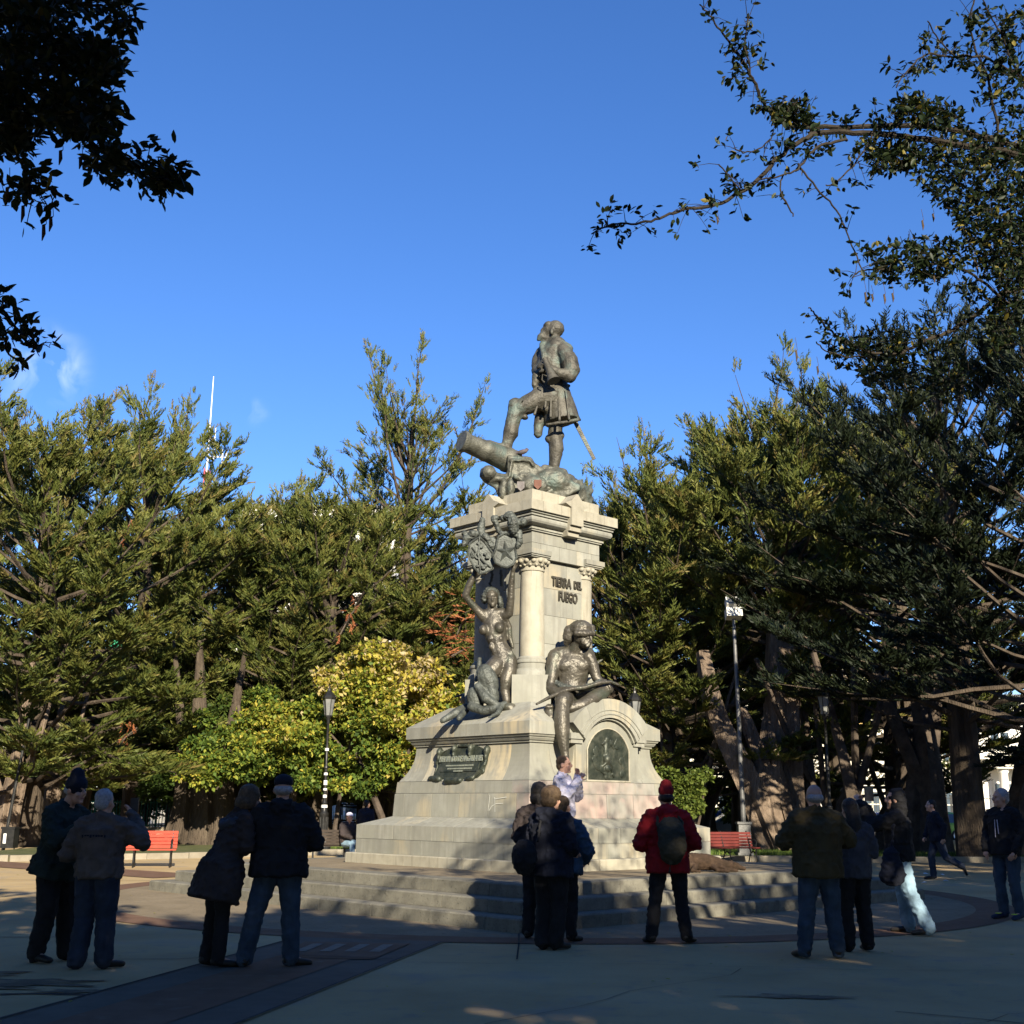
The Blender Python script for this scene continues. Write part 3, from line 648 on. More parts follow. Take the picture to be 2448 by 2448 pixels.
RUST = noisy('red painted shield', [(.3,(.08,.03,.02)),(.7,(.13,.06,.04))], 8, .6, .3); WHT = noisy('dull silver shield', [(.3,(.08,.07,.07)),(.7,(.15,.14,.135))], 8, .6, .3)
for (x, y, m_) in ((685,1482,WHT),(828,1468,RUST)):
    mb = MB(); s_ = [(-.07,.09),(.07,.09),(.07,-.03),(0,-.10),(-.07,-.03)]; c = N_(x, y, 21.68); mb.prism([(c.x+u, c.z+v) for u, v in s_], c.y, c.y+.1); mbpart(mb, 'small_shield', m_, can)

# mermaid bearing two shields on the front left face
mer = empty('mermaid_statue', tuple(B_(520, 1320, 21.3)), 0, 'bronze mermaid reaching up to carry two shields on the left face of the pedestal', 'statue')
b = Blob()
b.e(B_(505,115,21.62), (.135,.15,.155)); b.e(B_(515,165,21.53), (.10,.09,.10)); b.t([B_(500,205,21.58), B_(505,275,21.6)], [.085,.09])
b.e(B_(515,150,21.43), (.022,.03,.035)); b.t([B_(470,125,21.47), B_(515,118,21.45), B_(560,128,21.47)], .018); b.t([B_(497,188,21.45), B_(533,190,21.45)], .016); b.e(B_(516,212,21.47), (.04,.035,.03)); b.t([B_(520,300,21.62), B_(525,400,21.6), B_(545,510,21.56), B_(575,620,21.54), B_(610,720,21.54), B_(635,810,21.52)], [(.17,.13),(.225,.16),(.20,.15),(.165,.13),(.20,.16),(.23,.18)], 20)
b.e(B_(415,465,21.46), (.085,.08,.095)); b.e(B_(590,445,21.42), (.09,.08,.095)); b.t([B_(400,300,21.58), B_(640,285,21.58)], .09)
b.t([B_(425,330,21.57), B_(350,250,21.52), B_(285,180,21.46), B_(232,110,21.4)], [.10,.075,.068,.058]); b.t([A_(230,1165,21.4), A_(270,1050,21.36), A_(325,940,21.32), A_(335,880,21.3)], [.065,.068,.05,.04])
b.t([B_(640,320,21.57), A_(690,1350,21.5), A_(708,1200,21.42)], [.10,.08,.068]); b.t([A_(708,1200,21.42), A_(712,1060,21.38), A_(725,930,21.32), A_(732,880,21.3)], [.07,.066,.05,.04])
fingers(b, A_(335,890,21.28), (-.1,-.2,1), (-.6,-.6,0), 1.25, .8, .012); fingers(b, A_(733,890,21.27), (.1,-.2,1), (.4,-.7,0), 1.25, .8, .012, -1)
b.t([B_(690,790,21.5), B_(690,900,21.42), B_(655,1010,21.36), B_(645,1110,21.36), B_(665,1210,21.3)], [.155,.14,.115,.09,.075]); b.e(B_(690,1280,21.15), (.14,.13,.085)); b.t([B_(700,1290,21.1), B_(760,1310,21.05)], [.06,.03]); b.t([B_(690,1300,21.1), B_(720,1330,21.0)], [.05,.025])
b.t([B_(560,830,21.45), B_(500,900,21.4)], [.17,.18])
b.t([B_(645,330,21.55), B_(690,430,21.6), B_(700,560,21.62), B_(730,650,21.6)], [.05,.055,.05,.03])
for (x, y, r_) in ((490,560,.05),(500,640,.05),(600,560,.05),(620,640,.06),(700,720,.07),(540,690,.06)): b.e(B_(x, y, 21.44), (r_, .04, r_*1.2))
blobpart(b, 'figure', BRONZE_D, mer, vox=.017, smooth=3)
b = Blob()
rot = Matrix.Rotation(-.35, 4, 'Y'); b.e(B_(465,990,21.25), (.185,.15,.30), rot); b.e(B_(520,1120,21.2), (.10,.11,.2), rot)
b.e(B_(335,1190,21.3), (.15,.13,.22), rot); b.t([B_(300,1270,21.25), B_(420,1315,21.15), B_(560,1290,21.1), B_(640,1250,21.15)], [.09,.075,.08,.07]); b.t([B_(610,1260,21.1), B_(570,1340,20.95), B_(480,1385,20.8)], [.06,.045,.02])
b.t([B_(360,1060,21.2), B_(450,1190,21.1), B_(570,1260,21.1)], [.07,.09,.06])
b.t([D_(980,140,21.6), D_(870,220,21.4), D_(700,320,21.3)], [.05,.08,.05]); b.t([D_(990,190,21.5), D_(900,290,21.2)], [.06,.05])
b.t([B_(380,770,21.8), B_(370,900,21.7), B_(340,1000,21.6)], [.04,.05,.03])
blobpart(b, 'scaly_tail', BRONZE_G, mer, vox=.018, smooth=2, fold=.012, fscale=22)
b = Blob(); b.e(B_(500,85,21.66), (.155,.16,.13)); b.e(B_(430,130,21.62), (.07,.1,.11)); b.e(B_(595,170,21.62), (.05,.08,.12)); b.t([B_(600,200,21.66), B_(590,300,21.7)], [.06,.05])
blobpart(b, 'hair', BRONZE_G, mer, vox=.015, smooth=1, fold=.03, fscale=20)
def plate(pts, Y, th, dy=0):
    mb = MB(); P = [A_(x, y, Y + dy*(x-pts[0][0])/300) for x, y in pts]; Q = [p+Vector((0, th, 0)) for p in P]; n = len(P)
    mb.add(P+Q, [tuple(range(n)), tuple(range(2*n-1, n-1, -1))]+[(i, i+n, (i+1)%n+n, (i+1)%n) for i in range(n)]); return mb
s1 = [(275,615),(330,570),(380,545),(440,600),(515,710),(520,880),(450,910),(385,935),(330,870),(285,790),(262,700)]
s2 = [(572,545),(640,505),(740,510),(800,555),(805,640),(755,665),(768,760),(730,830),(670,862),(610,850),(545,810),(522,740),(555,660)]
sh1 = mbpart(plate(s1, 21.12, .09, .05), 'left_shield', BRONZE_G, mer)
mb = MB(); mb.tube([A_(x, y, 21.11+.05*(x-275)/300) for x, y in s1+[s1[0]]], .02, 6)
mb.tube([A_(300,650,21.11), A_(365,735,21.11), A_(430,810,21.11), A_(500,860,21.14)], .016, 6); mb.tube([A_(380,545,21.11), A_(370,730,21.10), A_(390,930,21.11)], .016, 6)
mb.tube([A_(365+32*math.cos(t), 738+32*math.sin(t), 21.10) for t in [i*math.pi/6 for i in range(13)]], .014, 6); mbpart(mb, 'shield_rim', BRONZE_G, mer)
b = Blob()
for (x, y) in ((370,610),(395,650),(300,720),(310,750),(440,720),(460,760),(400,840),(420,870),(360,850),(440,845)): b.e(A_(x, y, 21.11), (.045,.02,.03))
b.t([A_(300,700,21.1), A_(325,745,21.1)], .018); b.t([A_(430,720,21.12), A_(480,765,21.12)], .018); blobpart(b, 'shield_relief', BRONZE_G, mer, vox=.012, smooth=1)
mbpart(plate(s2, 21.05, .09, .04), 'right_shield', BRONZE_G, mer)
mb = MB(); mb.tube([A_(x, y, 21.04+.04*(x-572)/300) for x, y in s2+[s2[0]]], .022, 6); mbpart(mb, 'shield_rim', BRONZE_G, mer)
st = MB(); c = A_(655,690,21.0); vs = [c]; k_ = .2
for i in range(10):
    a_ = math.pi/2 + i*math.pi/5 + .12; r_ = (.20 if i % 2 == 0 else .075); vs.append(c + Vector((r_*math.cos(a_), .05, r_*math.sin(a_)*1.05)))
st.add(vs, [(0, i+1, (i+1)%10+1) for i in range(10)]); mbpart(st, 'star', BRONZE_G, mer)
b = Blob()   # crests above the shields
b.t([A_(410,360,21.2), A_(395,440,21.2), A_(400,520,21.2)], [.05,.07,.07]); b.e(A_(225,510,21.25), .06); b.e(A_(240,560,21.2), .07); b.e(A_(310,510,21.2), (.09,.08,.07)); b.t([A_(215,620,21.2), A_(260,560,21.2), A_(330,530,21.2)], .05)
b.t([A_(440,540,21.15), A_(480,580,21.15), A_(520,570,21.15)], [.07,.07,.05]); b.t([A_(470,600,21.15), A_(520,650,21.15)], .05); b.e(A_(545,345,21.2), (.07,.07,.05)); b.t([A_(530,350,21.2), A_(560,420,21.2), A_(585,490,21.2)], [.06,.05,.05])
b.e(A_(620,345,21.1), .055); b.e(A_(695,325,21.05), (.11,.1,.09)); b.t([A_(720,340,21.0), A_(740,400,21.0), A_(735,470,21.0)], [.08,.12,.09]); b.e(A_(832,385,21.0), .085); b.t([A_(800,500,21.05), A_(800,600,21.05), A_(775,650,21.05)], [.05,.06,.04])
b.t([A_(600,500,21.1), A_(690,510,21.05), A_(790,530,21.05)], .04); b.t([A_(540,590,21.15), A_(530,640,21.15)], .05)
blobpart(b, 'crest', BRONZE_G, mer, vox=.016, smooth=1, fold=.03, fscale=16)
b = Blob()
for x0, y0, x1, y1 in ((515,880,490,1060),(600,900,615,1050)):
    for i in range(7): t = i/6; b.e(A_(x0+(x1-x0)*t+random.uniform(-8,8), y0+(y1-y0)*t, 21.75), (.035,.03,.03))
blobpart(b, 'hanging_garland', BRONZE_G, mer, vox=.014, smooth=1)

# seated native on the front right face
nat = empty('seated_statue', tuple(B_(1340, 1240, 21.4)), 0, 'brown bronze seated man holding a bow, one leg hanging over the right ledge', 'statue')
b = Blob()
b.e(B_(1450,520,21.28), (.165,.165,.19)); b.e(B_(1490,590,21.24), (.12,.12,.12)); b.e(B_(1530,580,21.2), (.035,.04,.045)); b.e(B_(1500,635,21.22), (.075,.06,.045)); b.e(B_(1525,618,21.2), (.03,.04,.02)); b.e(B_(1515,545,21.16), (.055,.06,.02)); b.e(B_(1545,592,21.14), (.03,.03,.035)); b.t([B_(1500,622,21.12), B_(1545,616,21.14)], .016); b.t([B_(1500,640,21.12), B_(1540,634,21.14)], .018); b.e(B_(1462,585,21.13), (.035,.02,.06))
b.t([B_(1400,620,21.36), B_(1380,700,21.42)], [.12,.14])
b.t([B_(1360,720,21.48), B_(1350,800,21.46), B_(1360,900,21.45), B_(1350,1010,21.46), B_(1330,1130,21.45), B_(1330,1200,21.42)], [(.30,.16),(.34,.21),(.30,.20),(.255,.19),(.27,.22),(.26,.2)], 22)
b.e(B_(1290,840,21.30), (.15,.06,.11)); b.e(B_(1440,840,21.30), (.135,.06,.11)); 
for (x, y, r_) in ((1300,930,.07),(1400,930,.07),(1310,1000,.06),(1400,1000,.06),(1440,930,.06)): b.e(B_(x, y, 21.31), (r_, .03, r_*.8))
b.t([B_(1200,720,21.46), B_(1520,720,21.42)], .13)
b.t([B_(1175,745,21.42), B_(1150,850,21.38), B_(1140,950,21.32), B_(1125,1050,21.28)], [.145,.13,.11,.10]); b.t([B_(1130,1080,21.26), B_(1200,1120,21.12), B_(1290,1090,20.98)], [.10,.09,.06]); fingers(b, B_(1290,1090,20.98), (1,-.3,.1), (.1,-.6,.8), 1.5, 1.2, .013)
b.t([B_(1520,745,21.38), B_(1570,850,21.36), B_(1600,950,21.34)], [.13,.11,.09]); b.t([B_(1600,960,21.34), B_(1650,1010,21.3), B_(1700,1010,21.25)], [.09,.07,.05]); fingers(b, B_(1690,1010,21.25), (.8,-.2,-.6), (.4,-.4,.7), 1.5, .9, .013)
# hanging leg
b.t([B_(1300,1180,21.4), B_(1270,1190,21.0), B_(1260,1200,20.72)], [.19,.17,.145]); b.e(C_(350,200,20.66), (.135,.12,.14))
b.t([C_(345,230,20.66), C_(335,400,20.6), C_(335,500,20.58), C_(350,640,20.55), C_(370,800,20.53), C_(385,900,20.52)], [.125,.14,.145,.12,.085,.065])
b.t([C_(385,920,20.52), C_(400,1000,20.40), C_(410,1080,20.32)], [.07,.06,.045]); b.e(C_(380,930,20.6), (.06,.07,.07))
# crossed leg
b.t([B_(1400,1180,21.45), B_(1530,1130,21.4), B_(1680,1090,21.35)], [.19,.165,.14]); b.e(B_(1700,1080,21.33), (.13,.12,.13)); b.t([B_(1690,1100,21.3), B_(1560,1200,21.1), B_(1450,1260,20.95), B_(1340,1290,20.9)], [.13,.14,.12,.085])
b.t([B_(1180,1300,20.85), B_(1340,1290,20.9)], [.06,.08])
b.t([B_(1115,1280,20.8), B_(1115,1340,20.75), B_(1125,1385,20.7)], [(.085,.07),(.09,.06),(.06,.05)])
for i in range(5): b.e(B_(1080+i*16, 1275-abs(i-2)*4, 20.72), (.022,.04,.03))
blobpart(b, 'figure', BRONZE_D, nat, vox=.018, smooth=3, dec=.6, fold=.006, fscale=9)
b = Blob(); b.e(B_(1440,455,21.3), (.215,.21,.165)); b.t([B_(1330,480,21.32), B_(1310,560,21.34), B_(1295,600,21.36)], [.12,.11,.06]); b.t([B_(1400,500,21.12), B_(1480,505,21.1), B_(1555,500,21.16)], [.06,.06,.05]); b.t([B_(1560,440,21.3), B_(1570,510,21.28)], [.06,.05])
blobpart(b, 'bobbed_hair', BRONZE_D, nat, vox=.015, smooth=3, fold=.010, fscale=16)
b = Blob(); b.t([B_(1150,1000,21.3), B_(1250,1070,21.2), B_(1400,1100,21.1), B_(1560,1060,21.1), B_(1640,1000,21.2)], [.05,.07,.07,.06,.04]); b.t([B_(1240,1060,21.1), B_(1330,1120,21.0)], [.06,.05]); b.e(B_(1230,1240,21.5), (.3,.2,.12))
blobpart(b, 'hide_cloth', BRONZE_G, nat, vox=.017, smooth=2, fold=.03, fscale=12)
mb = MB(); P = [B_(975,1245,20.45), B_(1100,1180,20.6), B_(1250,1110,20.8), B_(1350,1085,20.88), B_(1480,1070,20.95), B_(1640,1020,21.05), B_(1760,1010,21.15), B_(1858,1052,21.2)]
mb.tube(P, [.018,.03,.036,.038,.036,.034,.03,.012], 10); mbpart(mb, 'bow', BRONZE_D, nat, True)
b = Blob(); b.t([B_(1600,840,21.6), B_(1630,800,21.6), B_(1670,775,21.6)], [.03,.03,.015]); b.t([B_(1600,830,21.6), B_(1585,780,21.6)], [.03,.015]); b.t([B_(1600,860,21.6), B_(1625,920,21.6), B_(1600,960,21.6)], [.03,.04,.03]); blobpart(b, 'spread_hand', BRONZE_P, nat, vox=.014)
r2 = copy_tree(nat); v = Vector(nat.location); r2.location = (2*CX-v.x, 2*CY-v.y, v.z); r2.rotation_euler = (0, 0, math.pi)
r2['label'] = 'bronze seated man behind the pedestal, only his knee showing past its left side'
for o in (nat, r2): o['group'] = 'seated bronze men on the pedestal'

# pigeon on the carriage
pg = Blob(); c = N_(700,1195,22.1)
pg.e(c, (.13,.06,.06), Matrix.Rotation(-.25,4,'Y')); pg.e(c+Vector((.10,0,.055)), (.045,.035,.045)); pg.t([c+Vector((-.08,0,-.01)), c+Vector((-.19,0,-.035))], [(.03,.04),(.012,.035)]); pg.t([c+Vector((.135,0,.055)), c+Vector((.165,0,.05))], [.012,.006], 6)
BIRD = noisy('pigeon feathers', [(.3,(.04,.033,.035)),(.7,(.11,.09,.095))], 14, .7)
me = pg.mesh('pigeon', vox=.012, smooth=2); me.transform(Matrix.Translation(-c)); pgo = link('pigeon', me, BIRD); pgo.location = c; pgo.scale = (.8,.8,.8); tag(pgo, 'small grey brown pigeon perched on the cannon carriage between the statue\'s legs', 'bird')
mb = MB(); 
for dx in (-.01,.03): mb.tube([(dx,-.02,-.05),(dx,-.02,-.11)], .006, 5); 
mb.build('leg', RUST, pgo)

# ------------------------------------------------------------------ people
def cloth(name, c, v=.35, rough=.9): 
    d = tuple(x*(1-v) for x in c); l = tuple(min(1, x*(1+v)) for x in c)
    return noisy(name, [(.3, d), (.7, l)], 5, rough, bump=.35, bscale=120, bdist=.004)
SKIN = noisy('skin', [(.3,(.42,.23,.16)),(.7,(.56,.34,.25))], 7, .55, bump=.15, bscale=80, bdist=.002)
HAIR_G = noisy('grey hair', [(.3,(.22,.22,.23)),(.7,(.42,.42,.44))], 40, .7, bump=.8, bscale=160, bdist=.01)
HAIR_B = noisy('brown hair', [(.3,(.045,.028,.016)),(.7,(.12,.08,.045))], 40, .6, bump=.8, bscale=160, bdist=.01)
HAIR_K = noisy('black hair', [(.3,(.008,.007,.007)),(.7,(.025,.02,.018))], 40, .5, bump=.8, bscale=160, bdist=.01)
SHOE = cloth('dark shoe leather', (.02,.018,.016), .4, .5); SOLE = cloth('rubber sole', (.25,.22,.2))
DENIM = cloth('blue denim', (.035,.055,.085)); DENIM_D = cloth('dark blue denim', (.022,.030,.050)); DENIM_L = cloth('pale blue denim', (.20,.30,.38)); BLACKC = cloth('black cloth', (.012,.012,.014)); NAVY = cloth('navy cloth', (.010,.012,.022))
DARKG = cloth('dark green parka cloth', (.014,.024,.022)); BROWNG = cloth('brown grey jacket cloth', (.085,.068,.06)); DBROWN = cloth('dark brown coat cloth', (.035,.027,.026)); RED = cloth('red parka cloth', (.24,.008,.012)); REDH = cloth('red knit', (.15,.006,.010))
OLIVE = cloth('olive jacket cloth', (.055,.042,.018)); GREYB = cloth('blue grey knit', (.05,.052,.065)); BLUEJ = cloth('steel blue jacket cloth', (.04,.07,.11)); PALE = cloth('pale lilac jacket', (.52,.50,.60)); PACK = cloth('khaki backpack cloth', (.045,.040,.026)); FUR = cloth('blue grey fur trim', (.05,.055,.07)); ORG = cloth('orange lining', (.45,.16,.03))
DARKEYE = mat('dark eye', (.02,.015,.012), .3); LIP = mat('lips', (.32,.13,.11), .5); METALB = noisy('camera plastic', [(.3,(.015,.015,.017)),(.7,(.04,.04,.045))], 20, .4)
def person(x, y, face, H, label, group=None, z=0, J=None, lean=0, yaw=0, nod=0, hair='short', hairm=HAIR_B, jm=BLACKC, tm=DENIM, hem=.85, bulk=1.0, flare=0, hood=None, sleeves=1, shoem=SHOE, hat=None, faceparts=False, hands=True, vox=.014, handcurl=.6, fine=False, legr=1.0, collar=True, side_lean=0):
    k = H/1.75
    D = dict(pel=(0,.0,.95), wai=(0,.0,1.08), che=(0,.0,1.27), nec=(0,.015,1.47), hea=(0,-.015,1.625), sR=(-.185,.01,1.40), sL=(.185,.01,1.40), eR=(-.25,.03,1.13), eL=(.25,.03,1.13), wR=(-.24,-.08,.90), wL=(.24,-.08,.90),
             hR=(-.095,.01,.90), hL=(.095,.01,.90), kR=(-.11,-.02,.49), kL=(.11,-.02,.49), aR=(-.12,.03,.085), aL=(.12,.03,.085), tR=(-.15,-.14,.035), tL=(.15,-.14,.035))
    D.update(J or {})
    def P(n_):
        v = Vector(D[n_]); 
        if n_ not in ('kR','kL','aR','aL','tR','tL'):
            h_ = max(0, v.z-.9); v = Vector((v.x + side_lean*h_, v.y - lean*h_, v.z - .25*(lean**2+side_lean**2)*h_))
        return v*k
    hc = P('hea'); HM = Matrix.Translation(hc) @ Matrix.Rotation(R(yaw), 4, 'Z') @ Matrix.Rotation(R(nod), 4, 'X') @ Matrix.Diagonal((k*1.06,k*1.06,k*1.06,1))
    hp = lambda a: HM @ Vector(a); rotH = Matrix.Rotation(R(yaw), 4, 'Z') @ Matrix.Rotation(R(nod), 4, 'X')
    b = Blob(); kb = k; k = k*1.08
    b.e(hp((0,.012,.025)), (.076*k,.096*k,.10*k), rotH); b.e(hp((0,-.03,-.055)), (.055*k,.062*k,.062*k), rotH); b.e(hp((0,-.075,-.095)), (.026*k,.024*k,.02*k), rotH); b.e(hp((0,-.10,-.012)), (.014*k,.024*k,.028*k), rotH); b.e(hp((0,-.078,.03)), (.052*k,.016*k,.012*k), rotH)
    for s in (-1, 1): b.e(hp((s*.078,.012,-.01)), (.013*k,.022*k,.034*k), rotH); b.e(hp((s*.04,-.062,-.03)), (.024*k,.024*k,.024*k), rotH)
    k = kb
    b.t([hc+Vector((0,.02,-.05)), P('nec')], [.06*k,.062*k]); b.t([P('sR'), P('nec')-Vector((0,0,.03)), P('sL')], [.06*k,.075*k,.06*k])
    b.t([P('nec')-Vector((0,0,.06)), P('che'), P('wai'), P('pel')], [(.12*k,.08*k),(.155*k,.11*k),(.14*k,.10*k),(.155*k,.11*k)])
    for s in 'RL':
        b.t([P('s'+s), P('e'+s)], [.052*k,.042*k]); b.t([P('e'+s), P('w'+s)], [.042*k,.028*k])
        b.t([P('h'+s), P('k'+s)], [.078*k,.050*k]); b.t([P('k'+s), P('k'+s)*.55+P('a'+s)*.45, P('a'+s)], [.055*k,.052*k,.036*k]); b.t([P('a'+s), P('t'+s)], [.036*k,.026*k])
        if hands:
            d = (P('w'+s)-P('e'+s)).normalized(); upv = Vector((1 if s == 'L' else -1, -.2, .3)) if abs(d.z) > .6 else Vector((0,-.2,1))
            fingers(b, P('w'+s)-d*.005, d, upv, k, handcurl, .0115 if fine else .0135, 1 if s == 'L' else -1)
    root = b.build('person', SKIN, None, vox=.010 if fine else vox*.85, smooth=2, dec=.45)
    root.location = (x, y, z); root.rotation_euler = (0, 0, R(face)); tag(root, label, 'person', group)
    # trousers
    b = Blob(); b.t([P('wai')-Vector((0,0,.03)), P('pel')], [(.155*k,.12*k),(.175*k,.135*k)])
    for s in 'RL':
        h_, kn, a_ = P('h'+s), P('k'+s), P('a'+s); b.t([h_, h_*.5+kn*.5, kn], [.105*k*legr,.095*k*legr,.078*k*legr]); b.t([kn, kn*.6+a_*.4, a_+Vector((0,0,.0))], [.078*k*legr,.077*k*legr,.070*k*legr])
    b.build('trousers', tm, root, vox=vox, smooth=2, dec=.6, fold=.024, fscale=9)
    for s in 'RL':
        b = Blob(); a_, t_ = P('a'+s), P('t'+s); d = (t_-a_); d.z *= .2; d.normalize()
        b.t([a_-d*.035*k-Vector((0,0,.015)), a_+d*.04*k-Vector((0,0,.028)), t_+d*.03*k+Vector((0,0,.0))], [(.043*k,.045*k),(.046*k,.042*k),(.043*k,.030*k)]); b.t([a_+Vector((0,0,.05)), a_], [.045*k,.048*k])
        b.build('shoe', shoem, root, vox=.012, smooth=1, dec=.5)
    # jacket
    b = Blob(); B = 1+(bulk-1)*.72; hz = hem
    top = P('nec'); che, wai, pel = P('che'), P('wai'), P('pel')
    hemc = pel + (pel-wai)*0; hemc.z = hz*k; hemc.y += flare*.25*k
    f1 = 1+flare
    b.t([top-Vector((0,0,.035*k)), top*.55+che*.45, che, wai, pel, hemc+Vector((0,0,.012))], [(.10*k,.085*k),(.205*k*B,.125*k*B),(.215*k*B,.148*k*B),(.195*k*B,.145*k*B),(.205*k*B*f1,.16*k*B*f1),(.20*k*B*(1+flare*1.6),.16*k*B*(1+flare*1.6))], 20, cap=False)
    for s in 'RL':
        S, E_, W_ = P('s'+s), P('e'+s), P('w'+s)
        b.t([S-Vector((0,0,.01)), S*.5+E_*.5, E_], [.085*k*B,.082*k*B,.070*k*B]); b.t([E_, E_*.5+W_*.5, W_], [.070*k*B,.064*k*B,.050*k*B])
    b.t([P('sR')+Vector((0,0,.012*k)), top+Vector((-.07*k,.005,-.03*k)), top+Vector((.07*k,.005,-.03*k)), P('sL')+Vector((0,0,.012*k))], [.075*k,.078*k,.078*k,.075*k])
    if collar: b.t([top+Vector((0,.01,-.05*k)), top+Vector((0,.015,.015*k))], [(.09*k,.085*k),(.072*k,.075*k)])
    if hood == 'down': b.t([top+Vector((-.10,.02,-.02)), top+Vector((-.06,.10,.0)), top+Vector((.06,.10,.0)), top+Vector((.10,.02,-.02))], [.045,.07,.07,.045]); b.e(top+Vector((0,.11,-.05)), (.11,.07,.09))
    if hood == 'up': b.e(hp((0,.03,.02)), (.105*k,.115*k,.135*k), rotH); b.t([hp((0,.05,-.06)), top], [.10*k,.11*k])
    jo = b.build('jacket', jm, root, vox=vox, smooth=2, dec=.7, fold=.034, fscale=10)
    if faceparts:
        for s in (-1, 1): bb = Blob(); bb.e((0,0,0), (.011,.008,.006)); me = bb.m.mesh('eye'); me.transform(rotH); o = link('eye', me, DARKEYE, root, True); o.location = hp((s*.031,-.082,.012))
        mb = MB(); mb.box(-.024,.024,-.004,.004,-.004,.004); me = mb.mesh(); me.transform(rotH); o = link('mouth', me, LIP, root); o.location = hp((0,-.091,-.058))
    k = kb*1.07
    if hair and hair != 'none':
        b = Blob()
        if hair == 'short': b.e(hp((0,.028,.045)), (.086*k,.096*k,.090*k), rotH); b.e(hp((0,.06,-.01)), (.074*k,.06*k,.07*k), rotH)
        if hair == 'bushy': b.e(hp((0,.02,.05)), (.115*k,.12*k,.10*k), rotH); b.e(hp((0,.06,-.02)), (.10*k,.08*k,.08*k), rotH)
        if hair == 'fringe': b.e(hp((0,.045,-.005)), (.085*k,.078*k,.055*k), rotH)
        if hair == 'bob': b.e(hp((0,.022,.04)), (.095*k,.108*k,.10*k), rotH); b.e(hp((0,.045,-.05)), (.10*k,.085*k,.09*k), rotH); b.e(hp((-.07,0,-.03)), (.03*k,.05*k,.08*k), rotH); b.e(hp((.07,0,-.03)), (.03*k,.05*k,.08*k), rotH)
        if hair == 'long': b.e(hp((0,.022,.04)), (.092*k,.106*k,.10*k), rotH); b.t([hp((0,.06,0)), hp((0,.10,-.14)), hp((.02,.12,-.34))], [(.09*k,.06*k),(.09*k,.05*k),(.04*k,.03*k)])
        b.build('hair', hairm, root, vox=.011, smooth=1, dec=.5, fold=.008, fscale=30)
    if hat:
        kind, hm = hat; b = Blob()
        if kind == 'beanie': b.e(hp((0,.01,.06)), (.092*k,.108*k,.09*k), rotH); b.t([hp((0,.015,.10)), hp((0,.02,.145))], [.070*k,.068*k]); b.t([hp((0,.01,.035)), hp((0,.012,.055))], [(.094*k,.108*k),(.094*k,.108*k)])
        if kind == 'knit': b.e(hp((0,.02,.07)), (.088*k,.098*k,.085*k), rotH); b.t([hp((0,.02,.07)), hp((0,.02,.125))], [.084*k,.072*k])
        if kind == 'cap': b.e(hp((0,.012,.07)), (.09*k,.105*k,.07*k), rotH); b.t([hp((-.05,-.08,.055)), hp((0,-.13,.045)), hp((.05,-.08,.055))], .014)
        b.build('hat', hm, root, vox=.011, smooth=2, dec=.5, fold=.005, fscale=25)
    return root
def addon(root, b, name, m, **kw): return b.build(name, m, root, **kw)
GP = 'visitors standing round the monument'
p = person(-4.5, 12.45, 68, 1.77, 'tall man in dark green parka and navy bobble beanie holding a camera at far left', GP, J=dict(eR=(-.24,-.12,1.14), wR=(-.10,-.36,1.27), eL=(.24,-.14,1.15), wL=(.06,-.42,1.34), kL=(.13,-.04,.49), aL=(.16,-.05,.085), tL=(.2,-.22,.035), aR=(-.1,.08,.085), tR=(-.12,-.09,.035), hea=(0,-.07,1.62)),
       lean=.10, nod=8, hat=('beanie', NAVY), hair='fringe', hairm=HAIR_G, jm=DARKG, tm=BLACKC, hem=.80, bulk=1.22, flare=.16, faceparts=True, fine=True, legr=1.2)
b = Blob(); b.t([(-.08,-.06,1.42),(-.05,-.14,1.36),(.05,-.14,1.36),(.08,-.06,1.42)], .022); b.build('collar_lining', ORG, p, vox=.012)
mb = MB(); mb.box(-.07,.07,-.03,.03,-.045,.045); mb.tube([(0,0,0),(0,-.06,0)], .03, 12); me = mb.mesh(); o = link('compact_camera', me, METALB); tag(o, 'small black camera held up by the man in the navy beanie', 'camera'); o.location = (-4.02, 12.22, 1.37); o.rotation_euler = (0,0,R(68))
mb = MB(); mb.box(-.012,.012,-.109,-.104,.045,.06); mb.box(.02,.05,-.112,-.106,.052,.058); o = mb.build('hat_emblem', PALE, p); o.location = (.0,-.10,1.66)
p = person(-3.93, 11.97, 176, 1.64, 'white-haired man in brown grey blouson and blue jeans photographing with raised right arm', GP, J=dict(eR=(-.40,-.10,1.22), wR=(-.20,-.26,1.50), eL=(.34,.02,1.10), wL=(.16,-.26,1.22), aR=(-.13,.0,.085), tR=(-.24,-.16,.035), aL=(.13,.05,.085), tL=(.17,-.12,.035)),
       hair='short', hairm=HAIR_G, jm=BROWNG, tm=DENIM_D, hem=.86, bulk=1.32, yaw=-12, legr=1.28)
mb = MB(); mb.box(-.04,.04,-.006,.006,-.07,.07); o = mb.build('phone', METALB); tag(o, 'dark phone held at eye level by the white-haired man', 'phone'); o.location = (-3.72, 12.24, 1.50)
b = MB()
for i in range(9): b.box(-.12+i*.027,-.105+i*.027+random.uniform(0,.01),.232,.236,1.20+random.uniform(-.01,.01),1.222)
o = b.build('back_embroidery', NAVY, p); o.location = (0,-.03,0)
p = person(-2.80, 12.13, 122, 1.71, 'woman with a brown bob in a long dark brown coat leaning over towards the man', GP, J=dict(eR=(-.22,-.10,1.14), wR=(-.08,-.30,1.20), eL=(.22,-.10,1.14), wL=(.08,-.3,1.18), kR=(-.08,-.02,.49), kL=(.08,.02,.49), aL=(.09,.06,.085), tL=(.12,-.12,.035), aR=(-.09,.0,.085), tR=(-.10,-.18,.035)),
       lean=.34, nod=18, hair='bob', hairm=HAIR_B, jm=DBROWN, tm=BLACKC, hem=.62, bulk=1.08, flare=.30, legr=.92)
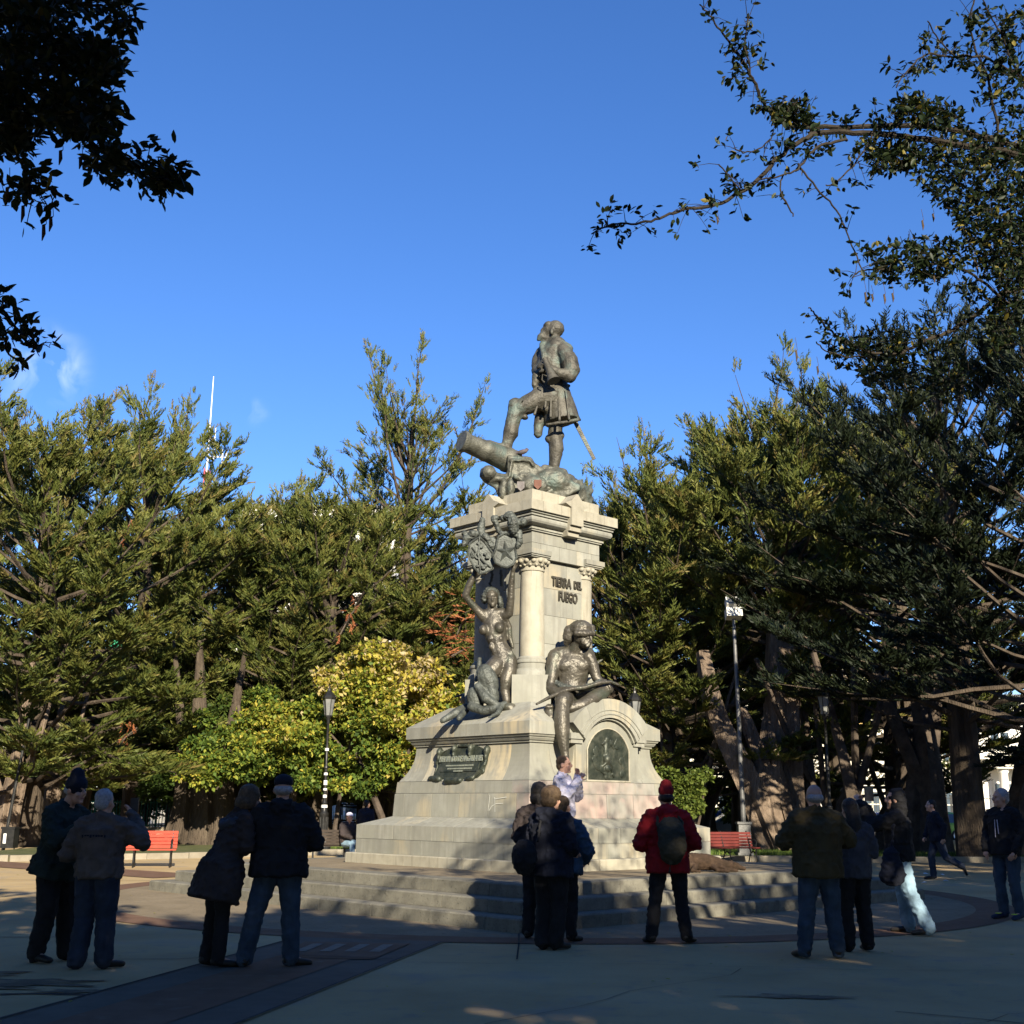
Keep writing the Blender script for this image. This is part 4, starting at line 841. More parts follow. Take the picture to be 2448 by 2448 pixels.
b = Blob(); b.t([(-.12,-.13,1.36),(-.12,-.04,1.34),(0,.0,1.31),(.12,-.04,1.34),(.12,-.13,1.36)], .05); b.build('fur_hood', FUR, p, vox=.014, fold=.02, fscale=30)
p = person(-2.24, 12.16, 188, 1.79, 'broad man in black hooded jacket, dark cap and jeans standing with his back turned', GP, J=dict(eR=(-.33,-.04,1.13), wR=(-.14,-.28,1.16), eL=(.33,-.04,1.13), wL=(.14,-.28,1.16), hR=(-.10,.01,.9), kR=(-.13,-.0,.49), aR=(-.15,.0,.085), tR=(-.30,-.10,.035), kL=(.20,.0,.48), aL=(.27,.02,.085), tL=(.30,-.14,.035)),
       hair='fringe', hairm=HAIR_G, hat=('cap', NAVY), jm=BLACKC, tm=DENIM, hem=.80, bulk=1.42, flare=.04, hood='down', legr=1.12, lean=.04)
p = person(0.47, 13.88, 140, 1.73, 'person with bushy dark hair in a long navy coat in front of the steps', GP, J=dict(eR=(-.27,.0,1.12), wR=(-.15,-.22,1.05), eL=(.27,.0,1.12), wL=(.15,-.22,1.08), aR=(-.07,.0,.085), aL=(.08,.06,.085), tR=(-.08,-.18,.035), tL=(.11,-.12,.035), kR=(-.09,-.03,.49), kL=(.09,0,.49)),
       hair='bushy', hairm=HAIR_B, jm=NAVY, tm=BLACKC, hem=.76, bulk=1.35, flare=.06, hood='down', legr=1.2)
b = Blob(); b.e((-.02,.32,.98), (.19,.13,.20)); b.t([(-.1,.2,1.15),(.0,.1,1.42)], .02); o = b.build('bag', BLACKC, None, vox=.016, fold=.02); o.location = (.45,13.82,0); o.rotation_euler = (0,0,R(115)); tag(o, 'black shoulder bag hanging behind the person in the navy coat', 'bag')
person(.64, 14.72, 150, 1.64, 'brown-haired person in a steel blue jacket half hidden behind the navy coat', GP, J=dict(eR=(-.33,-.04,1.08), wR=(-.2,-.2,.98), eL=(.27,.0,1.12)), hair='short', hairm=HAIR_B, jm=BLUEJ, tm=BLACKC, hem=.80, bulk=1.3, flare=.05)
person(.36, 14.95, 165, 1.80, 'black-haired person in a dark brown jacket seen just left of the navy coat', GP, J=dict(wL=(.12,-.25,1.1), wR=(-.12,-.25,1.1)), hair='bob', hairm=HAIR_K, jm=DBROWN, tm=BLACKC, hem=.80, bulk=1.15)
person(.80, 18.25, 72, 1.73, 'sunlit man in a pale jacket with a hand at his mouth on the platform', GP, z=.53, J=dict(eL=(.24,-.16,1.16), wL=(.08,-.20,1.46), eR=(-.25,-.10,1.14), wR=(-.08,-.26,1.40)), hair='short', hairm=HAIR_B, jm=PALE, tm=DENIM_D, hem=.85, bulk=1.15, faceparts=True, fine=True, hood=None)
p = person(1.86, 14.62, 186, 1.77, 'person in a bright red parka and red knit hat wearing a khaki backpack', GP, J=dict(eR=(-.33,.02,1.10), wR=(-.22,-.20,1.04), eL=(.33,.02,1.10), wL=(.22,-.20,1.06), hR=(-.11,.01,.9), kR=(-.15,0,.49), aR=(-.20,.03,.085), tR=(-.30,-.10,.035), kL=(.15,0,.49), aL=(.21,.03,.085), tL=(.24,-.12,.035)),
       hair='fringe', hairm=HAIR_K, hat=('knit', REDH), jm=RED, tm=BLACKC, hem=.76, bulk=1.24, flare=.05, hood='down')
bp = Blob(); bp.t([(0,.20,1.36),(0,.25,1.25),(0,.27,1.08),(0,.24,.96)], [(.12,.06),(.16,.10),(.17,.12),(.13,.08)]); bp.e((0,.33,1.03), (.12,.06,.09)); bp.t([(-.12,.08,1.42),(-.15,.16,1.36),(-.13,.2,1.2)], .022); bp.t([(.12,.08,1.42),(.15,.16,1.36),(.13,.2,1.2)], .022); bp.t([(.02,.30,.98),(.05,.30,.80)], .012)
o = bp.build('backpack', PACK, None, vox=.014, smooth=2, fold=.02, fscale=12); o.location = (1.86,14.62,0); o.rotation_euler = (0,0,R(186)); tag(o, 'khaki backpack worn over the red parka', 'backpack')
person(3.30, 13.31, 183, 1.77, 'bald man in an olive field jacket and blue jeans with his back turned', GP, J=dict(eR=(-.36,-.06,1.18), wR=(-.16,-.32,1.24), eL=(.34,-.06,1.16), wL=(.14,-.32,1.24), kR=(-.13,0,.49), aR=(-.16,.02,.085), tR=(-.2,-.14,.035), kL=(.14,0,.49), aL=(.19,.02,.085), tL=(.24,-.13,.035)),
       hair='fringe', hairm=HAIR_G, jm=OLIVE, tm=DENIM, hem=.80, bulk=1.45, legr=1.12)
person(3.86, 13.98, 192, 1.63, 'woman with long black hair in a blue grey knit and black trousers', GP, J=dict(wR=(-.15,-.25,1.1), wL=(.15,-.25,1.1)), hair='long', hairm=HAIR_K, jm=GREYB, tm=BLACKC, hem=.82, bulk=1.12, legr=1.12)
p = person(5.02, 15.98, -112, 1.78, 'hooded man in pale jeans holding up a tablet with both hands', GP, J=dict(eR=(-.24,-.30,1.30), wR=(-.17,-.42,1.56), eL=(.24,-.30,1.30), wL=(.12,-.44,1.58), hL=(.10,.0,.92), kL=(.13,.10,.50), aL=(.14,.30,.085), tL=(.18,.14,.035), kR=(-.12,.0,.50), aR=(-.14,.05,.085), tR=(-.16,-.13,.035)),
       hair='none', hood='up', jm=BLACKC, tm=DENIM_L, hem=.86, bulk=1.25, fine=True, handcurl=1.0, legr=1.18)
mb = MB(); mb.box(-.125,.125,-.008,.008,-.09,.09); mb.box(-.1,.1,-.0085,-.0081,-.07,.07); o = mb.build('tablet', METALB); tag(o, 'dark tablet held up by the hooded man', 'tablet'); o.location = (4.62,15.80,1.72); o.rotation_euler = (0,0,R(-130))
b = Blob(); b.t([(0,0,1.0),(0,0,.72)], [(.10,.07),(.17,.12)]); b.t([(0,0,1.0),(.05,-.02,1.35)], .018); o = b.build('shoulder_bag', NAVY, None, vox=.016, fold=.03, fscale=8); o.location = (4.80,15.62,0); tag(o, 'large navy bag hanging beside the hooded man', 'bag')
person(9.83, 28.5, -90, 1.77, 'dark-clothed man striding left across the shaded plaza in the distance', GP, J=dict(kR=(-.09,-.12,.50), aR=(-.09,-.10,.085), tR=(-.09,-.27,.035), kL=(.09,.14,.50), aL=(.09,.50,.30), tL=(.09,.56,.14), eL=(.25,.12,1.15), wL=(.22,.06,.92), eR=(-.24,-.06,1.13), wR=(-.22,-.18,.95)), lean=.10, hair='short', hairm=HAIR_K, jm=NAVY, tm=DENIM_D, hem=.82, vox=.02)
SNK = cloth('dark sneakers', (.02,.03,.06))
p = person(7.27, 18.2, -55, 1.84, 'man in a dark zipped hoodie, jeans and bright-laced sneakers at the far right', GP, J=dict(eL=(.27,.02,1.15), wL=(.22,-.12,.92), eR=(-.27,.02,1.15), wR=(-.22,-.12,.92)), yaw=-25, hair='short', hairm=HAIR_G, jm=BLACKC, tm=DENIM, hem=.84, bulk=1.1, faceparts=True, fine=True, shoem=SNK)
YEL = mat('neon lace', (.5,.75,.05), .6)
for sx in (-.13,.13): mb = MB(); mb.box(sx-.03,sx+.03,-.14,-.08,.082,.09); mb.build('lace', YEL, p)
mb = MB(); mb.tube([(-.02,-.17,1.40),(-.025,-.175,1.15)], .005, 5); mb.tube([(.02,-.17,1.40),(.03,-.175,1.2)], .005, 5); mb.build('drawstring', PALE, p)
# distant people
GD = 'people far off among the trees'
sit = dict(kR=(-.10,-.42,.50), kL=(.12,-.42,.52), hR=(-.09,.0,.50), hL=(.09,.0,.50), pel=(0,.02,.52), wai=(0,.02,.66), che=(0,-.02,.88), nec=(0,-.03,1.06), hea=(0,-.08,1.21), sR=(-.18,0,.98), sL=(.18,0,.98), eR=(-.24,-.12,.76), eL=(.24,-.12,.76), wR=(-.1,-.35,.66), wL=(.1,-.35,.66), aR=(-.11,-.44,.085), aL=(.13,-.50,.085), tR=(-.12,-.6,.035), tL=(.15,-.66,.035))
q = W(830, 2010, 35.0); person(q.x, 35.0, 40, 1.75, 'man in a cap and pale jeans sitting on a dark bench left of the monument', GD, J=sit, hair='short', hairm=HAIR_K, hat=('cap', PALE), jm=DBROWN, tm=DENIM_L, hem=.5, bulk=1.15, vox=.022, hands=False)
q = W(876, 1950, 37.0); person(q.x, 37.0, 150, 1.70, 'man in a dark jacket standing behind the left corner of the base', GD, hair='short', hairm=HAIR_K, jm=NAVY, tm=BLACKC, bulk=1.3, vox=.022, hands=False)
q = W(810, 1950, 77.5); person(q.x, 77.5, 60, 1.78, 'tiny dark figure walking in front of the bright far wall', GD, z=.13, hair='short', hairm=HAIR_K, jm=NAVY, tm=BLACKC, vox=.03, hands=False)
q = W(2385, 1990, 66.0); person(q.x, 66.0, 20, 1.75, 'distant person in an orange and white top by the road at right', GD, hair='short', hairm=HAIR_K, jm=ORG, tm=PALE, vox=.03, hands=False)

# sleeping dog on the platform
DOG = noisy('brown dog fur', [(.3,(0.018,0.011,0.006)),(.6,(0.050,0.030,0.018)),(.8,(0.100,0.070,0.045))], 9, .9, bump=.9, bscale=90, bdist=.01)
b = Blob(); b.t([(-.36,0,.13),(-.1,.02,.16),(.15,.02,.15),(.34,.03,.12)], [(.12,.13),(.14,.14),(.13,.13),(.10,.10)]); b.t([(.40,0,.12),(.52,-.04,.10)], [.075,.07]); b.e((.58,-.06,.09), (.09,.075,.07)); b.t([(.62,-.08,.08),(.72,-.11,.055)], [.045,.032])
b.e((.55,.0,.14), (.03,.02,.045)); b.e((.57,-.12,.12), (.03,.02,.045))
b.t([(.30,-.08,.09),(.38,-.22,.05),(.55,-.26,.03)], [.05,.035,.025]); b.t([(.2,-.1,.08),(.22,-.26,.04),(.38,-.34,.025)], [.05,.032,.025]); b.t([(-.3,-.08,.12),(-.12,-.2,.08),(-.22,-.34,.035),(-.1,-.38,.025)], [.09,.06,.03,.022]); b.t([(-.42,0,.12),(-.6,-.08,.05),(-.72,-.2,.03)], [.035,.028,.018])
me = b.mesh('dog', vox=.014, smooth=3, fold=.012, fscale=25); dg_ = link('dog', me, DOG); q = W(1670, 2072, 19.6); dg_.location = (q.x+.1, 20.2, .53); dg_.rotation_euler = (0,0,R(8)); tag(dg_, 'brown dog lying asleep on the monument platform beside the red parka', 'dog')
# ------------------------------------------------------------------ trees
def spikes_template(n=13, seed=1, flat=.32):
    """feathery spray one metre long along +X: flat pointed fingers swept forward and up; (V,F)"""
    g = np.random.default_rng(seed); V = []; F = []
    def finger(p, d, L, wd):
        d = d/np.linalg.norm(d); u = np.cross(d, g.normal(size=3)); u /= np.linalg.norm(u); q = len(V)
        V.extend([p, p+d*L*.42+u*wd/2, p+d*L+np.array([0,0,L*.12]), p+d*L*.42-u*wd/2])
        F.extend([(q,q+1,q+2),(q,q+2,q+3)])
    finger(np.zeros(3), np.array([1,0,.05]), 1.0, .12)
    for i in range(n):
        t = .05+.85*i/n; s = 1 if i % 2 else -1
        finger(np.array([t,0,.03*t]), np.array([.85, s*g.uniform(.3,.9), g.uniform(-.1,.75)*flat*2]), (.40-.20*t)*g.uniform(.8,1.3), .095)
    return np.array(V), np.array(F)
SPR = [spikes_template(n_, sd_) for n_, sd_ in ((9,1),(9,2),(8,3),(8,4))]
SPRL = [spikes_template(6, sd_) for sd_ in (11, 12)]
def scatter(T, pos, d, up, scale, tint, g):
    """copies of spray templates T placed at pos, +X turned to d; returns arrays"""
    d = d/np.linalg.norm(d, axis=1, keepdims=True); s = np.cross(up, d); s /= np.linalg.norm(s, axis=1, keepdims=True)+1e-9; u = np.cross(d, s)
    Vs = []; Fs = []; Ts = []; off = 0; which = g.integers(0, len(T), len(pos))
    for k, (tv, tf) in enumerate(T):
        m = which == k; c = int(m.sum())
        if not c: continue
        P = pos[m][:, None, :] + scale[m][:, None, None]*(tv[None, :, 0:1]*d[m][:, None, :] + tv[None, :, 1:2]*s[m][:, None, :] + tv[None, :, 2:3]*u[m][:, None, :])
        Vs.append(P.reshape(-1, 3)); Fs.append((tf[None] + (np.arange(c)*len(tv))[:, None, None]).reshape(-1, 3) + off)
        Ts.append(np.repeat(tint[m], len(tv))); off += c*len(tv)
    return np.concatenate(Vs), np.concatenate(Fs), np.concatenate(Ts)
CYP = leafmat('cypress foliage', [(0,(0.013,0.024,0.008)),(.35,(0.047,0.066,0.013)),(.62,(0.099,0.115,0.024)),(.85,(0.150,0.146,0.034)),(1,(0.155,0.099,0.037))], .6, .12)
CYPD = leafmat('shade-toned cypress foliage', [(0,(0.003,0.006,0.003)),(.5,(0.009,0.016,0.006)),(1,(0.020,0.026,0.008))], .6, .1)  # foliage colour darkened so the shaded trees read nearly black
DEAD = leafmat('dead rust foliage', [(0,(0.176,0.056,0.020)),(1,(0.360,0.136,0.056))], .8, .1)
BARK = noisy('grey brown cypress bark', [(.25,(0.076,0.055,0.041)),(.5,(0.187,0.140,0.102)),(.75,(0.306,0.238,0.178))], 1.2, .95, bump=1, bscale=9, bdist=.12)
BARKD = noisy('dark limb bark', [(.3,(.04,.03,.022)),(.7,(.11,.085,.065))], 3, .95, bump=.8, bscale=20, bdist=.03)
def stretch_bark(m, f=6):
    N, L, b = nodes(m)
    for n in list(N):
        if n.type == 'TEX_NOISE':
            l = n.inputs['Vector'].links[0]; mp = N.new('ShaderNodeMapping'); mp.inputs['Scale'].default_value = (f, f, .55); L.new(l.from_socket, mp.inputs[0]); L.new(mp.outputs[0], n.inputs['Vector'])
stretch_bark(BARK, 2.6)
BARKM = noisy('shaded cypress bark', [(.25,(.035,.027,.019)),(.5,(.075,.057,.041)),(.75,(.12,.095,.068))], 1.2, .95, bump=1, bscale=9, bdist=.1)  # darker copy of the cypress bark, shade put into the colour
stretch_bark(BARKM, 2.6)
BARKN = noisy('shade-darkened branch bark', [(.3,(.014,.011,.008)),(.7,(.040,.032,.022))], 9, .95, bump=.9, bscale=60, bdist=.01)  # near branch bark darkened to carry the shade they hang in
def trunk_mb(pts, rad, n=14, flute=.18, seed=0):
    """fluted tapering trunk"""
    mb = MB(); mb.tube(pts, rad, n); c = []
    m = len(pts)
    for i in range(m):
        p = Vector(pts[i])
        for k in range(n):
            v = Vector(mb.v[i*n+k]); q = 1+flute*math.sin(k*2*math.pi/n*4+seed+i*.35)+flute*.7*math.sin(k*2*math.pi/n*7+seed*2+i*.2)
            c.append(tuple(p+(v-p)*q))
    mb.v = c; return mb
def smooth_path(pts, k=4):
    P = [Vector(p) for p in pts]; out = []
    for i in range(len(P)-1):
        p0, p1, p2, p3 = P[max(i-1,0)], P[i], P[i+1], P[min(i+2,len(P)-1)]
        for j in range(k):
            t = j/k; out.append(.5*((2*p1)+(p2-p0)*t+(2*p0-5*p1+4*p2-p3)*t*t+(3*p1-p0-3*p2+p3)*t**3))
    out.append(P[-1]); return out
def cypress(name, label, x, y, h, spread, seed, nl=56, low=.22, leaders=5, dens=1.0, m=None, lead_len=3.5, sparse_top=0, trunk=None, tr=.55, flatness=.5, big=1.0, bias=(0,0), group='cypress trees round the plaza', dead=0, pw=1.25):
    g = np.random.default_rng(seed); m = m or CYP
    root = empty(name, (x, y, 0), 0, label, 'tree', group)
    lx, ly = g.uniform(-.6, .6, 2)
    axis = [Vector((0,0,-.1)), Vector((lx*.2,ly*.2,h*.25)), Vector((lx*.8,ly*.8,h*.5)), Vector((lx*1.3,ly,h*.8)), Vector((lx*1.6,ly*1.3,h*.97))]
    def ax(t): f = t*(len(axis)-1); i = min(int(f), len(axis)-2); return axis[i].lerp(axis[i+1], f-i)
    if trunk is None: trunk_mb(smooth_path(axis, 3), list(np.linspace(tr, .05, 13)), seed=seed).build('trunk', BARKM, root, smooth=True)
    else:
        for pts, rad in trunk: pp = smooth_path(pts, 3); trunk_mb(pp, list(np.interp(np.linspace(0,1,len(pp)), np.linspace(0,1,len(rad)), rad)), seed=seed).build('trunk', BARK, root, smooth=True)
    limbs = MB(); pos = []; dr = []; scl = []; tin = []
    nL = nl + leaders; fhs = []
    for i in range(nL):
        lead = i >= nl
        f = low + (1-low)*((i+g.random())/nl)**pw if not lead else g.uniform(.55, .93)
        az = i*2.399+g.uniform(-.5,.5)
        prof = (1-((f-.40)/.68)**2)**.7 if abs(f-.40) < .68 else .1
        L = spread*max(.16, prof)*g.uniform(.72, 1.15)
        el = R(g.uniform(-14 if f < .4 else 0, 18) + 55*max(0, (f-.5)*2)**1.5)
        if lead: L = (lead_len+1.5)*g.uniform(.6, 1.25); el = R(g.uniform(30, 60))
        p0 = ax(min(.97, f*.86 if not lead else f)); d = Vector((math.cos(az)*math.cos(el)+bias[0]*.3, math.sin(az)*math.cos(el)+bias[1]*.3, math.sin(el))).normalized()
        K = 7; pts = []; p = p0.copy(); dd = d.copy()
        for q in range(K+1):
            pts.append(p.copy()); dd = (dd + Vector((g.normal(0,.09), g.normal(0,.09), g.normal(.05+(.16 if lead else 0),.07)))).normalized(); p = p + dd*L/K
        limbs.tube(pts, list(np.linspace(.02+.010*L, .008, K+1)), 5, cap=False)
        nb = int(max(6, L*2.35*dens)); thin = sparse_top and f > .62
        for bidx in range(nb):
            t = g.uniform(.02 if lead else .30, 1.0)**.8; a = t*K; q = min(int(a), K-1); c = pts[q].lerp(pts[q+1], a-q); tg = (pts[q+1]-pts[q]).normalized()
            sidev = tg.cross(Vector((0,0,1)));
            if sidev.length < .1: sidev = Vector((math.cos(az+1.5), math.sin(az+1.5), 0))
            sidev.normalize(); sg = 1 if bidx % 2 else -1
            bl = (1.9-1.1*t)*g.uniform(.55,1.2)*(.55 if lead else 1)*big*(.7 if thin else 1)
            bd = (tg*g.uniform(.5,1.0) + sidev*sg*g.uniform(.35,1.0) + Vector((0,0,g.uniform(-.06,.30)))).normalized()
            if lead: bd = (tg*.9+Vector((g.normal(0,.4), g.normal(0,.4), .35))).normalized()
            ns = int(max(5, bl*12.0*(.6 if thin else 1)*dens)); base_t = g.normal(0,.10) + .12*(f-.5)
            tt = g.uniform(.0, 1.0, ns); o = np.array(c)[None]+np.array(bd)[None]*(bl*tt)[:, None] + g.normal(0, .10*big, (ns,3))*np.array([1,1,.55])
            dv = np.array(bd)[None]*1.0 + g.normal(0, .34, (ns,3))*np.array([1,1,.6]) + np.array([0,0,.22+(.25 if lead else 0)])
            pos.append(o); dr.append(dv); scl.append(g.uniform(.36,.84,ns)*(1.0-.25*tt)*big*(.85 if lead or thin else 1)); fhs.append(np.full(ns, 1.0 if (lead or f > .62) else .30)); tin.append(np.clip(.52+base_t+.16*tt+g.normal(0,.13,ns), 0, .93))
    pos = np.concatenate(pos); dr = np.concatenate(dr); scl = np.concatenate(scl); tin = np.concatenate(tin)
    fh = np.concatenate(fhs)[:, None]; up = np.tile([0,0,1.0], (len(pos),1)) + g.normal(0,.30,(len(pos),3))*fh; dr[:, 2:] *= .45+.55*fh
    V, F, T = scatter(SPR if h < 60 else SPRL, pos, dr, up, scl, tin, g)
    o = limbs.build('limbs', BARKM, root, smooth=True); o['kind'] = 'stuff'
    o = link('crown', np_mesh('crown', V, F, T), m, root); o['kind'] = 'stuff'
    return root, len(F)
def dx(px, Y): return W(px*1.2671, 1944, Y).x
NT = 0
protos = {
 'broad': cypress('cypress_tree', 'broad cypress at the far left edge with flat layered foliage', dx(60,45), 45, 14.0, 9.2, 11, low=.16, leaders=8, nl=78, tr=.42)[0],
 'spiky': cypress('cypress_tree', 'cypress left of the antenna mast with spiky upswept top branches', dx(245,50), 50, 16.2, 8.4, 12, low=.16, leaders=12, nl=68, lead_len=3.6, tr=.42)[0],
 'tall': cypress('cypress_tree', 'tallest pointed cypress with thin bare top shoots left of the statue', dx(738,51), 51, 19.3, 6.6, 15, low=.12, leaders=12, nl=88, pw=1.35, lead_len=4.6, sparse_top=1)[0],
 'lit': cypress('cypress_tree', 'large lit cypress right of the monument with many upright tips', dx(1275,48), 48, 13.5, 8.4, 18, low=.22, leaders=14, nl=70, lead_len=3.4)[0],
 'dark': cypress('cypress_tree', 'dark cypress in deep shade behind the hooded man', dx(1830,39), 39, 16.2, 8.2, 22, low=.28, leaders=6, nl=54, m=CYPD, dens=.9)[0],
}
for kind, px, Y, sc_, rz, lab, shade in (
 ('broad', 445, 52, .90, 130, 'dense rounded cypress below the antenna mast', 0),
 ('lit', 600, 49, .90, 200, 'bushy cypress between the mast and the tall pointed cypress', 0),
 ('broad', 520, 62, .95, 250, 'cypress standing farther back behind the rounded one', 0),
 ('tall', 925, 55, .76, 80, 'cypress standing directly behind the monument', 0),
 ('spiky', 1150, 51, .80, 160, 'cypress behind the end of the scabbard', 0),
 ('lit', 1400, 56, .88, 90, 'lit cypress between the large one and the leaning trunks', 0),
 ('spiky', 1690, 48, .96, 300, 'tall shaded cypress between the leaning trunks and the right edge', 0),
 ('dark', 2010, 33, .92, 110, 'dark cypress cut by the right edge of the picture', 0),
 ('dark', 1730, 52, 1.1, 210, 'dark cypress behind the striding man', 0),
 ('tall', 690, 57, .84, 150, 'cypress filling the gap behind the tall pointed one', 0),
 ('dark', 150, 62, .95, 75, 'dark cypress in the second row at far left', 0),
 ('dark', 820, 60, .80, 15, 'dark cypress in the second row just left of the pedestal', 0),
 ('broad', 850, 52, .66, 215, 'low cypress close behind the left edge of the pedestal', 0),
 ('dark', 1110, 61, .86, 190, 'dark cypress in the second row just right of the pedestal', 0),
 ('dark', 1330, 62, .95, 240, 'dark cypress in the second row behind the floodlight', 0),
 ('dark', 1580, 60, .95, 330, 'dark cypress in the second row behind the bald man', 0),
 ('broad', 330, 60, .98, 310, 'cypress in the second row left of the mast', 0),
 ('broad', -60, 54, 1.0, 40, 'cypress at the left edge behind the broad one', 0)):
    c_ = copy_tree(protos[kind]); c_.location = (dx(px, Y), Y, 0); c_.rotation_euler = (0,0,R(rz)); c_.scale = (sc_,sc_,sc_); c_['label'] = lab
# unseen cypresses: right ones shade the plaza, left and rear ones added to cut skylight
for kind, x, y, sc_, rz, lab in (('spiky',25,7,1.05,20,'tall cypress right of the plaza, nearest the camera'),('broad',32,18,1.25,80,'tall cypress right of the plaza beside the second path'),('spiky',33,30,1.15,140,'tall cypress right of the plaza farthest from the camera'),('broad',27,-3,1.2,200,'cypress behind the right side of the plaza'),('lit',38,10,1.3,260,'cypress far right outside the plaza'),('broad',-16,1,1.1,300,'unseen tall cypress left of the viewpoint, added to cut skylight'),('spiky',-19,13,1.1,30,'unseen tall cypress left of the plaza, added to cut skylight'),('broad',-25,25,1.2,170,'unseen tall cypress farther along the left side of the plaza, added to cut skylight'),('broad',-7,-17,.9,210,'unseen cypress behind the viewpoint on the left, added to cut skylight'),('lit',4,-19,.95,10,'unseen cypress behind the viewpoint in the middle, added to cut skylight'),('broad',16,-18,1.0,120,'unseen cypress behind the viewpoint on the right, added to cut skylight')):
    c_ = copy_tree(protos[kind]); c_.location = (x, y, 0); c_.rotation_euler = (0,0,R(rz)); c_.scale = (sc_,sc_,sc_); c_['label'] = lab
# the lit leaning multi-trunk cypress right of the floodlight pole
Y = 45.0; c = W(1500*1.2671, 2040, Y); cx_ = c.x
def T_(px, py, Yo=0): v = W(px*1.2671, py*1.2671, Y+Yo); return (v.x-cx_, v.y-Y, v.z)
trk = [([(0.3,0,-.1), T_(1490,1560), T_(1483,1480), T_(1478,1400), T_(1478,1300), T_(1470,1180), (0,0,14)], [1.35,1.0,.85,.78,.70,.45,.12]),
       ([(-.4,-.3,-.1), T_(1448,1560,-.5), T_(1415,1480,-.9), T_(1375,1400,-1), T_(1345,1325,-1), T_(1325,1230,-.6)], [.85,.60,.46,.40,.34,.22]),
       ([(-.2,-.5,-.1), T_(1462,1560,-.8), T_(1448,1480,-.9), T_(1430,1420,-.8), T_(1408,1360,-.8), T_(1398,1335,-.8)], [.6,.42,.30,.24,.22,.12]),
       ([(.3,-.6,-.1), T_(1500,1570,-.9), T_(1478,1500,-.9), T_(1462,1440,-.9), T_(1455,1380,-.8)], [.5,.30,.22,.18,.1]),
       ([(1.0,-.2,-.1), T_(1525,1560,-.4), T_(1520,1490,-.2), T_(1512,1420), T_(1508,1340), T_(1500,1250)], [.6,.45,.40,.36,.3,.2])]
r_, n_ = cypress('cypress_tree', 'great cypress with several thick leaning sunlit trunks right of the floodlight pole', cx_, Y, 15.4, 7.6, 19, trunk=trk, low=.56, leaders=9, nl=70, lead_len=4.6); NT += n_
# dead rust-coloured sprays caught in the trees
def dead_spray(px, py, Y, L, label, n=60, down=False):
    g = np.random.default_rng(int(px)); c = np.array(W(px*1.2671, py*1.2671, Y)); root = empty('dead_branch', tuple(c), 0, label, 'branch', 'rust brown dead branches')
    pos = g.normal(0, L*.22, (n,3)) + np.linspace(-.5,.5,n)[:,None]*np.array([L*.9, 0, L*.35 if not down else 0]) ; 
    if down: pos = g.normal(0, L*.1, (n,3)) - np.linspace(0,1,n)[:,None]*np.array([L*.3,0,L])
    dv = np.tile([-.9,-.2,-.15] if not down else [-.1,-.1,-1.0], (n,1)) + g.normal(0,.35,(n,3))
    V, F, T = scatter(SPR, pos, dv, np.tile([0,0,1.0],(n,1))+.01, g.uniform(.3,.6,n)*min(1.3,L*.55), g.random(n), g)
    o = link('foliage', np_mesh('dead', V, F, T), DEAD, root); o['kind'] = 'stuff'
    mb = MB(); mb.tube([tuple(pos[0]), tuple(pos.mean(0)), tuple(pos[-1])], .03, 5); mb.build('stem', BARKD, root)
dead_spray(872, 1180, 44.0, 1.9, 'rust orange dead branch beside the mermaid statue', 46)
dead_spray(885, 1222, 44.0, 1.2, 'smaller rust orange dead branch hanging below the larger one', 40)
dead_spray(248, 1362, 42, 1.1, 'small hanging rust orange dead branch over the left lamp', 34, True)
dead_spray(247, 985, 43, .9, 'little rust brown dead twig high in the left cypress', 14, True)
dead_spray(672, 1130, 44, 1.3, 'upright brown dead twig between the two middle cypresses', 14, True)

# broad-leaved crowns
def leaf_tpl(kind=0):
    if kind == 0:   # small lobed leaf, folded
        V = np.array([[0,0,0],[.35,.30,.05],[.55,.42,.08],[1,0,-.05],[.55,-.42,.08],[.35,-.30,.05],[.5,0,-.04]]); F = np.array([(0,6,1),(1,6,2),(2,6,3),(3,6,4),(4,6,5),(5,6,0)])
    else:           # pointed oval leaf, folded along the rib
        V = np.array([[0,0,0],[.25,.20,.03],[.6,.25,.03],[.85,.12,.0],[1,0,-.04],[.85,-.12,.0],[.6,-.25,.03],[.25,-.20,.03],[.5,0,-.05]]); F = np.array([(0,8,1),(1,8,2),(2,8,3),(3,8,4),(4,8,5),(5,8,6),(6,8,7),(7,8,0)])
    return V, F
def quad_tpl(): return np.array([[0,0,0],[.5,.32,.06],[1,0,-.02],[.5,-.32,.06]]), np.array([(0,1,2),(0,2,3)])
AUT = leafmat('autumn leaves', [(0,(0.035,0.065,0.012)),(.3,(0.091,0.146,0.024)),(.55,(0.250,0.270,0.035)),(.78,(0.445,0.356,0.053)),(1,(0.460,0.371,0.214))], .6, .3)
GREENL = leafmat('green leaves', [(0,(0.015,0.031,0.007)),(.5,(0.055,0.090,0.017)),(1,(0.138,0.172,0.031))], .55, .3)
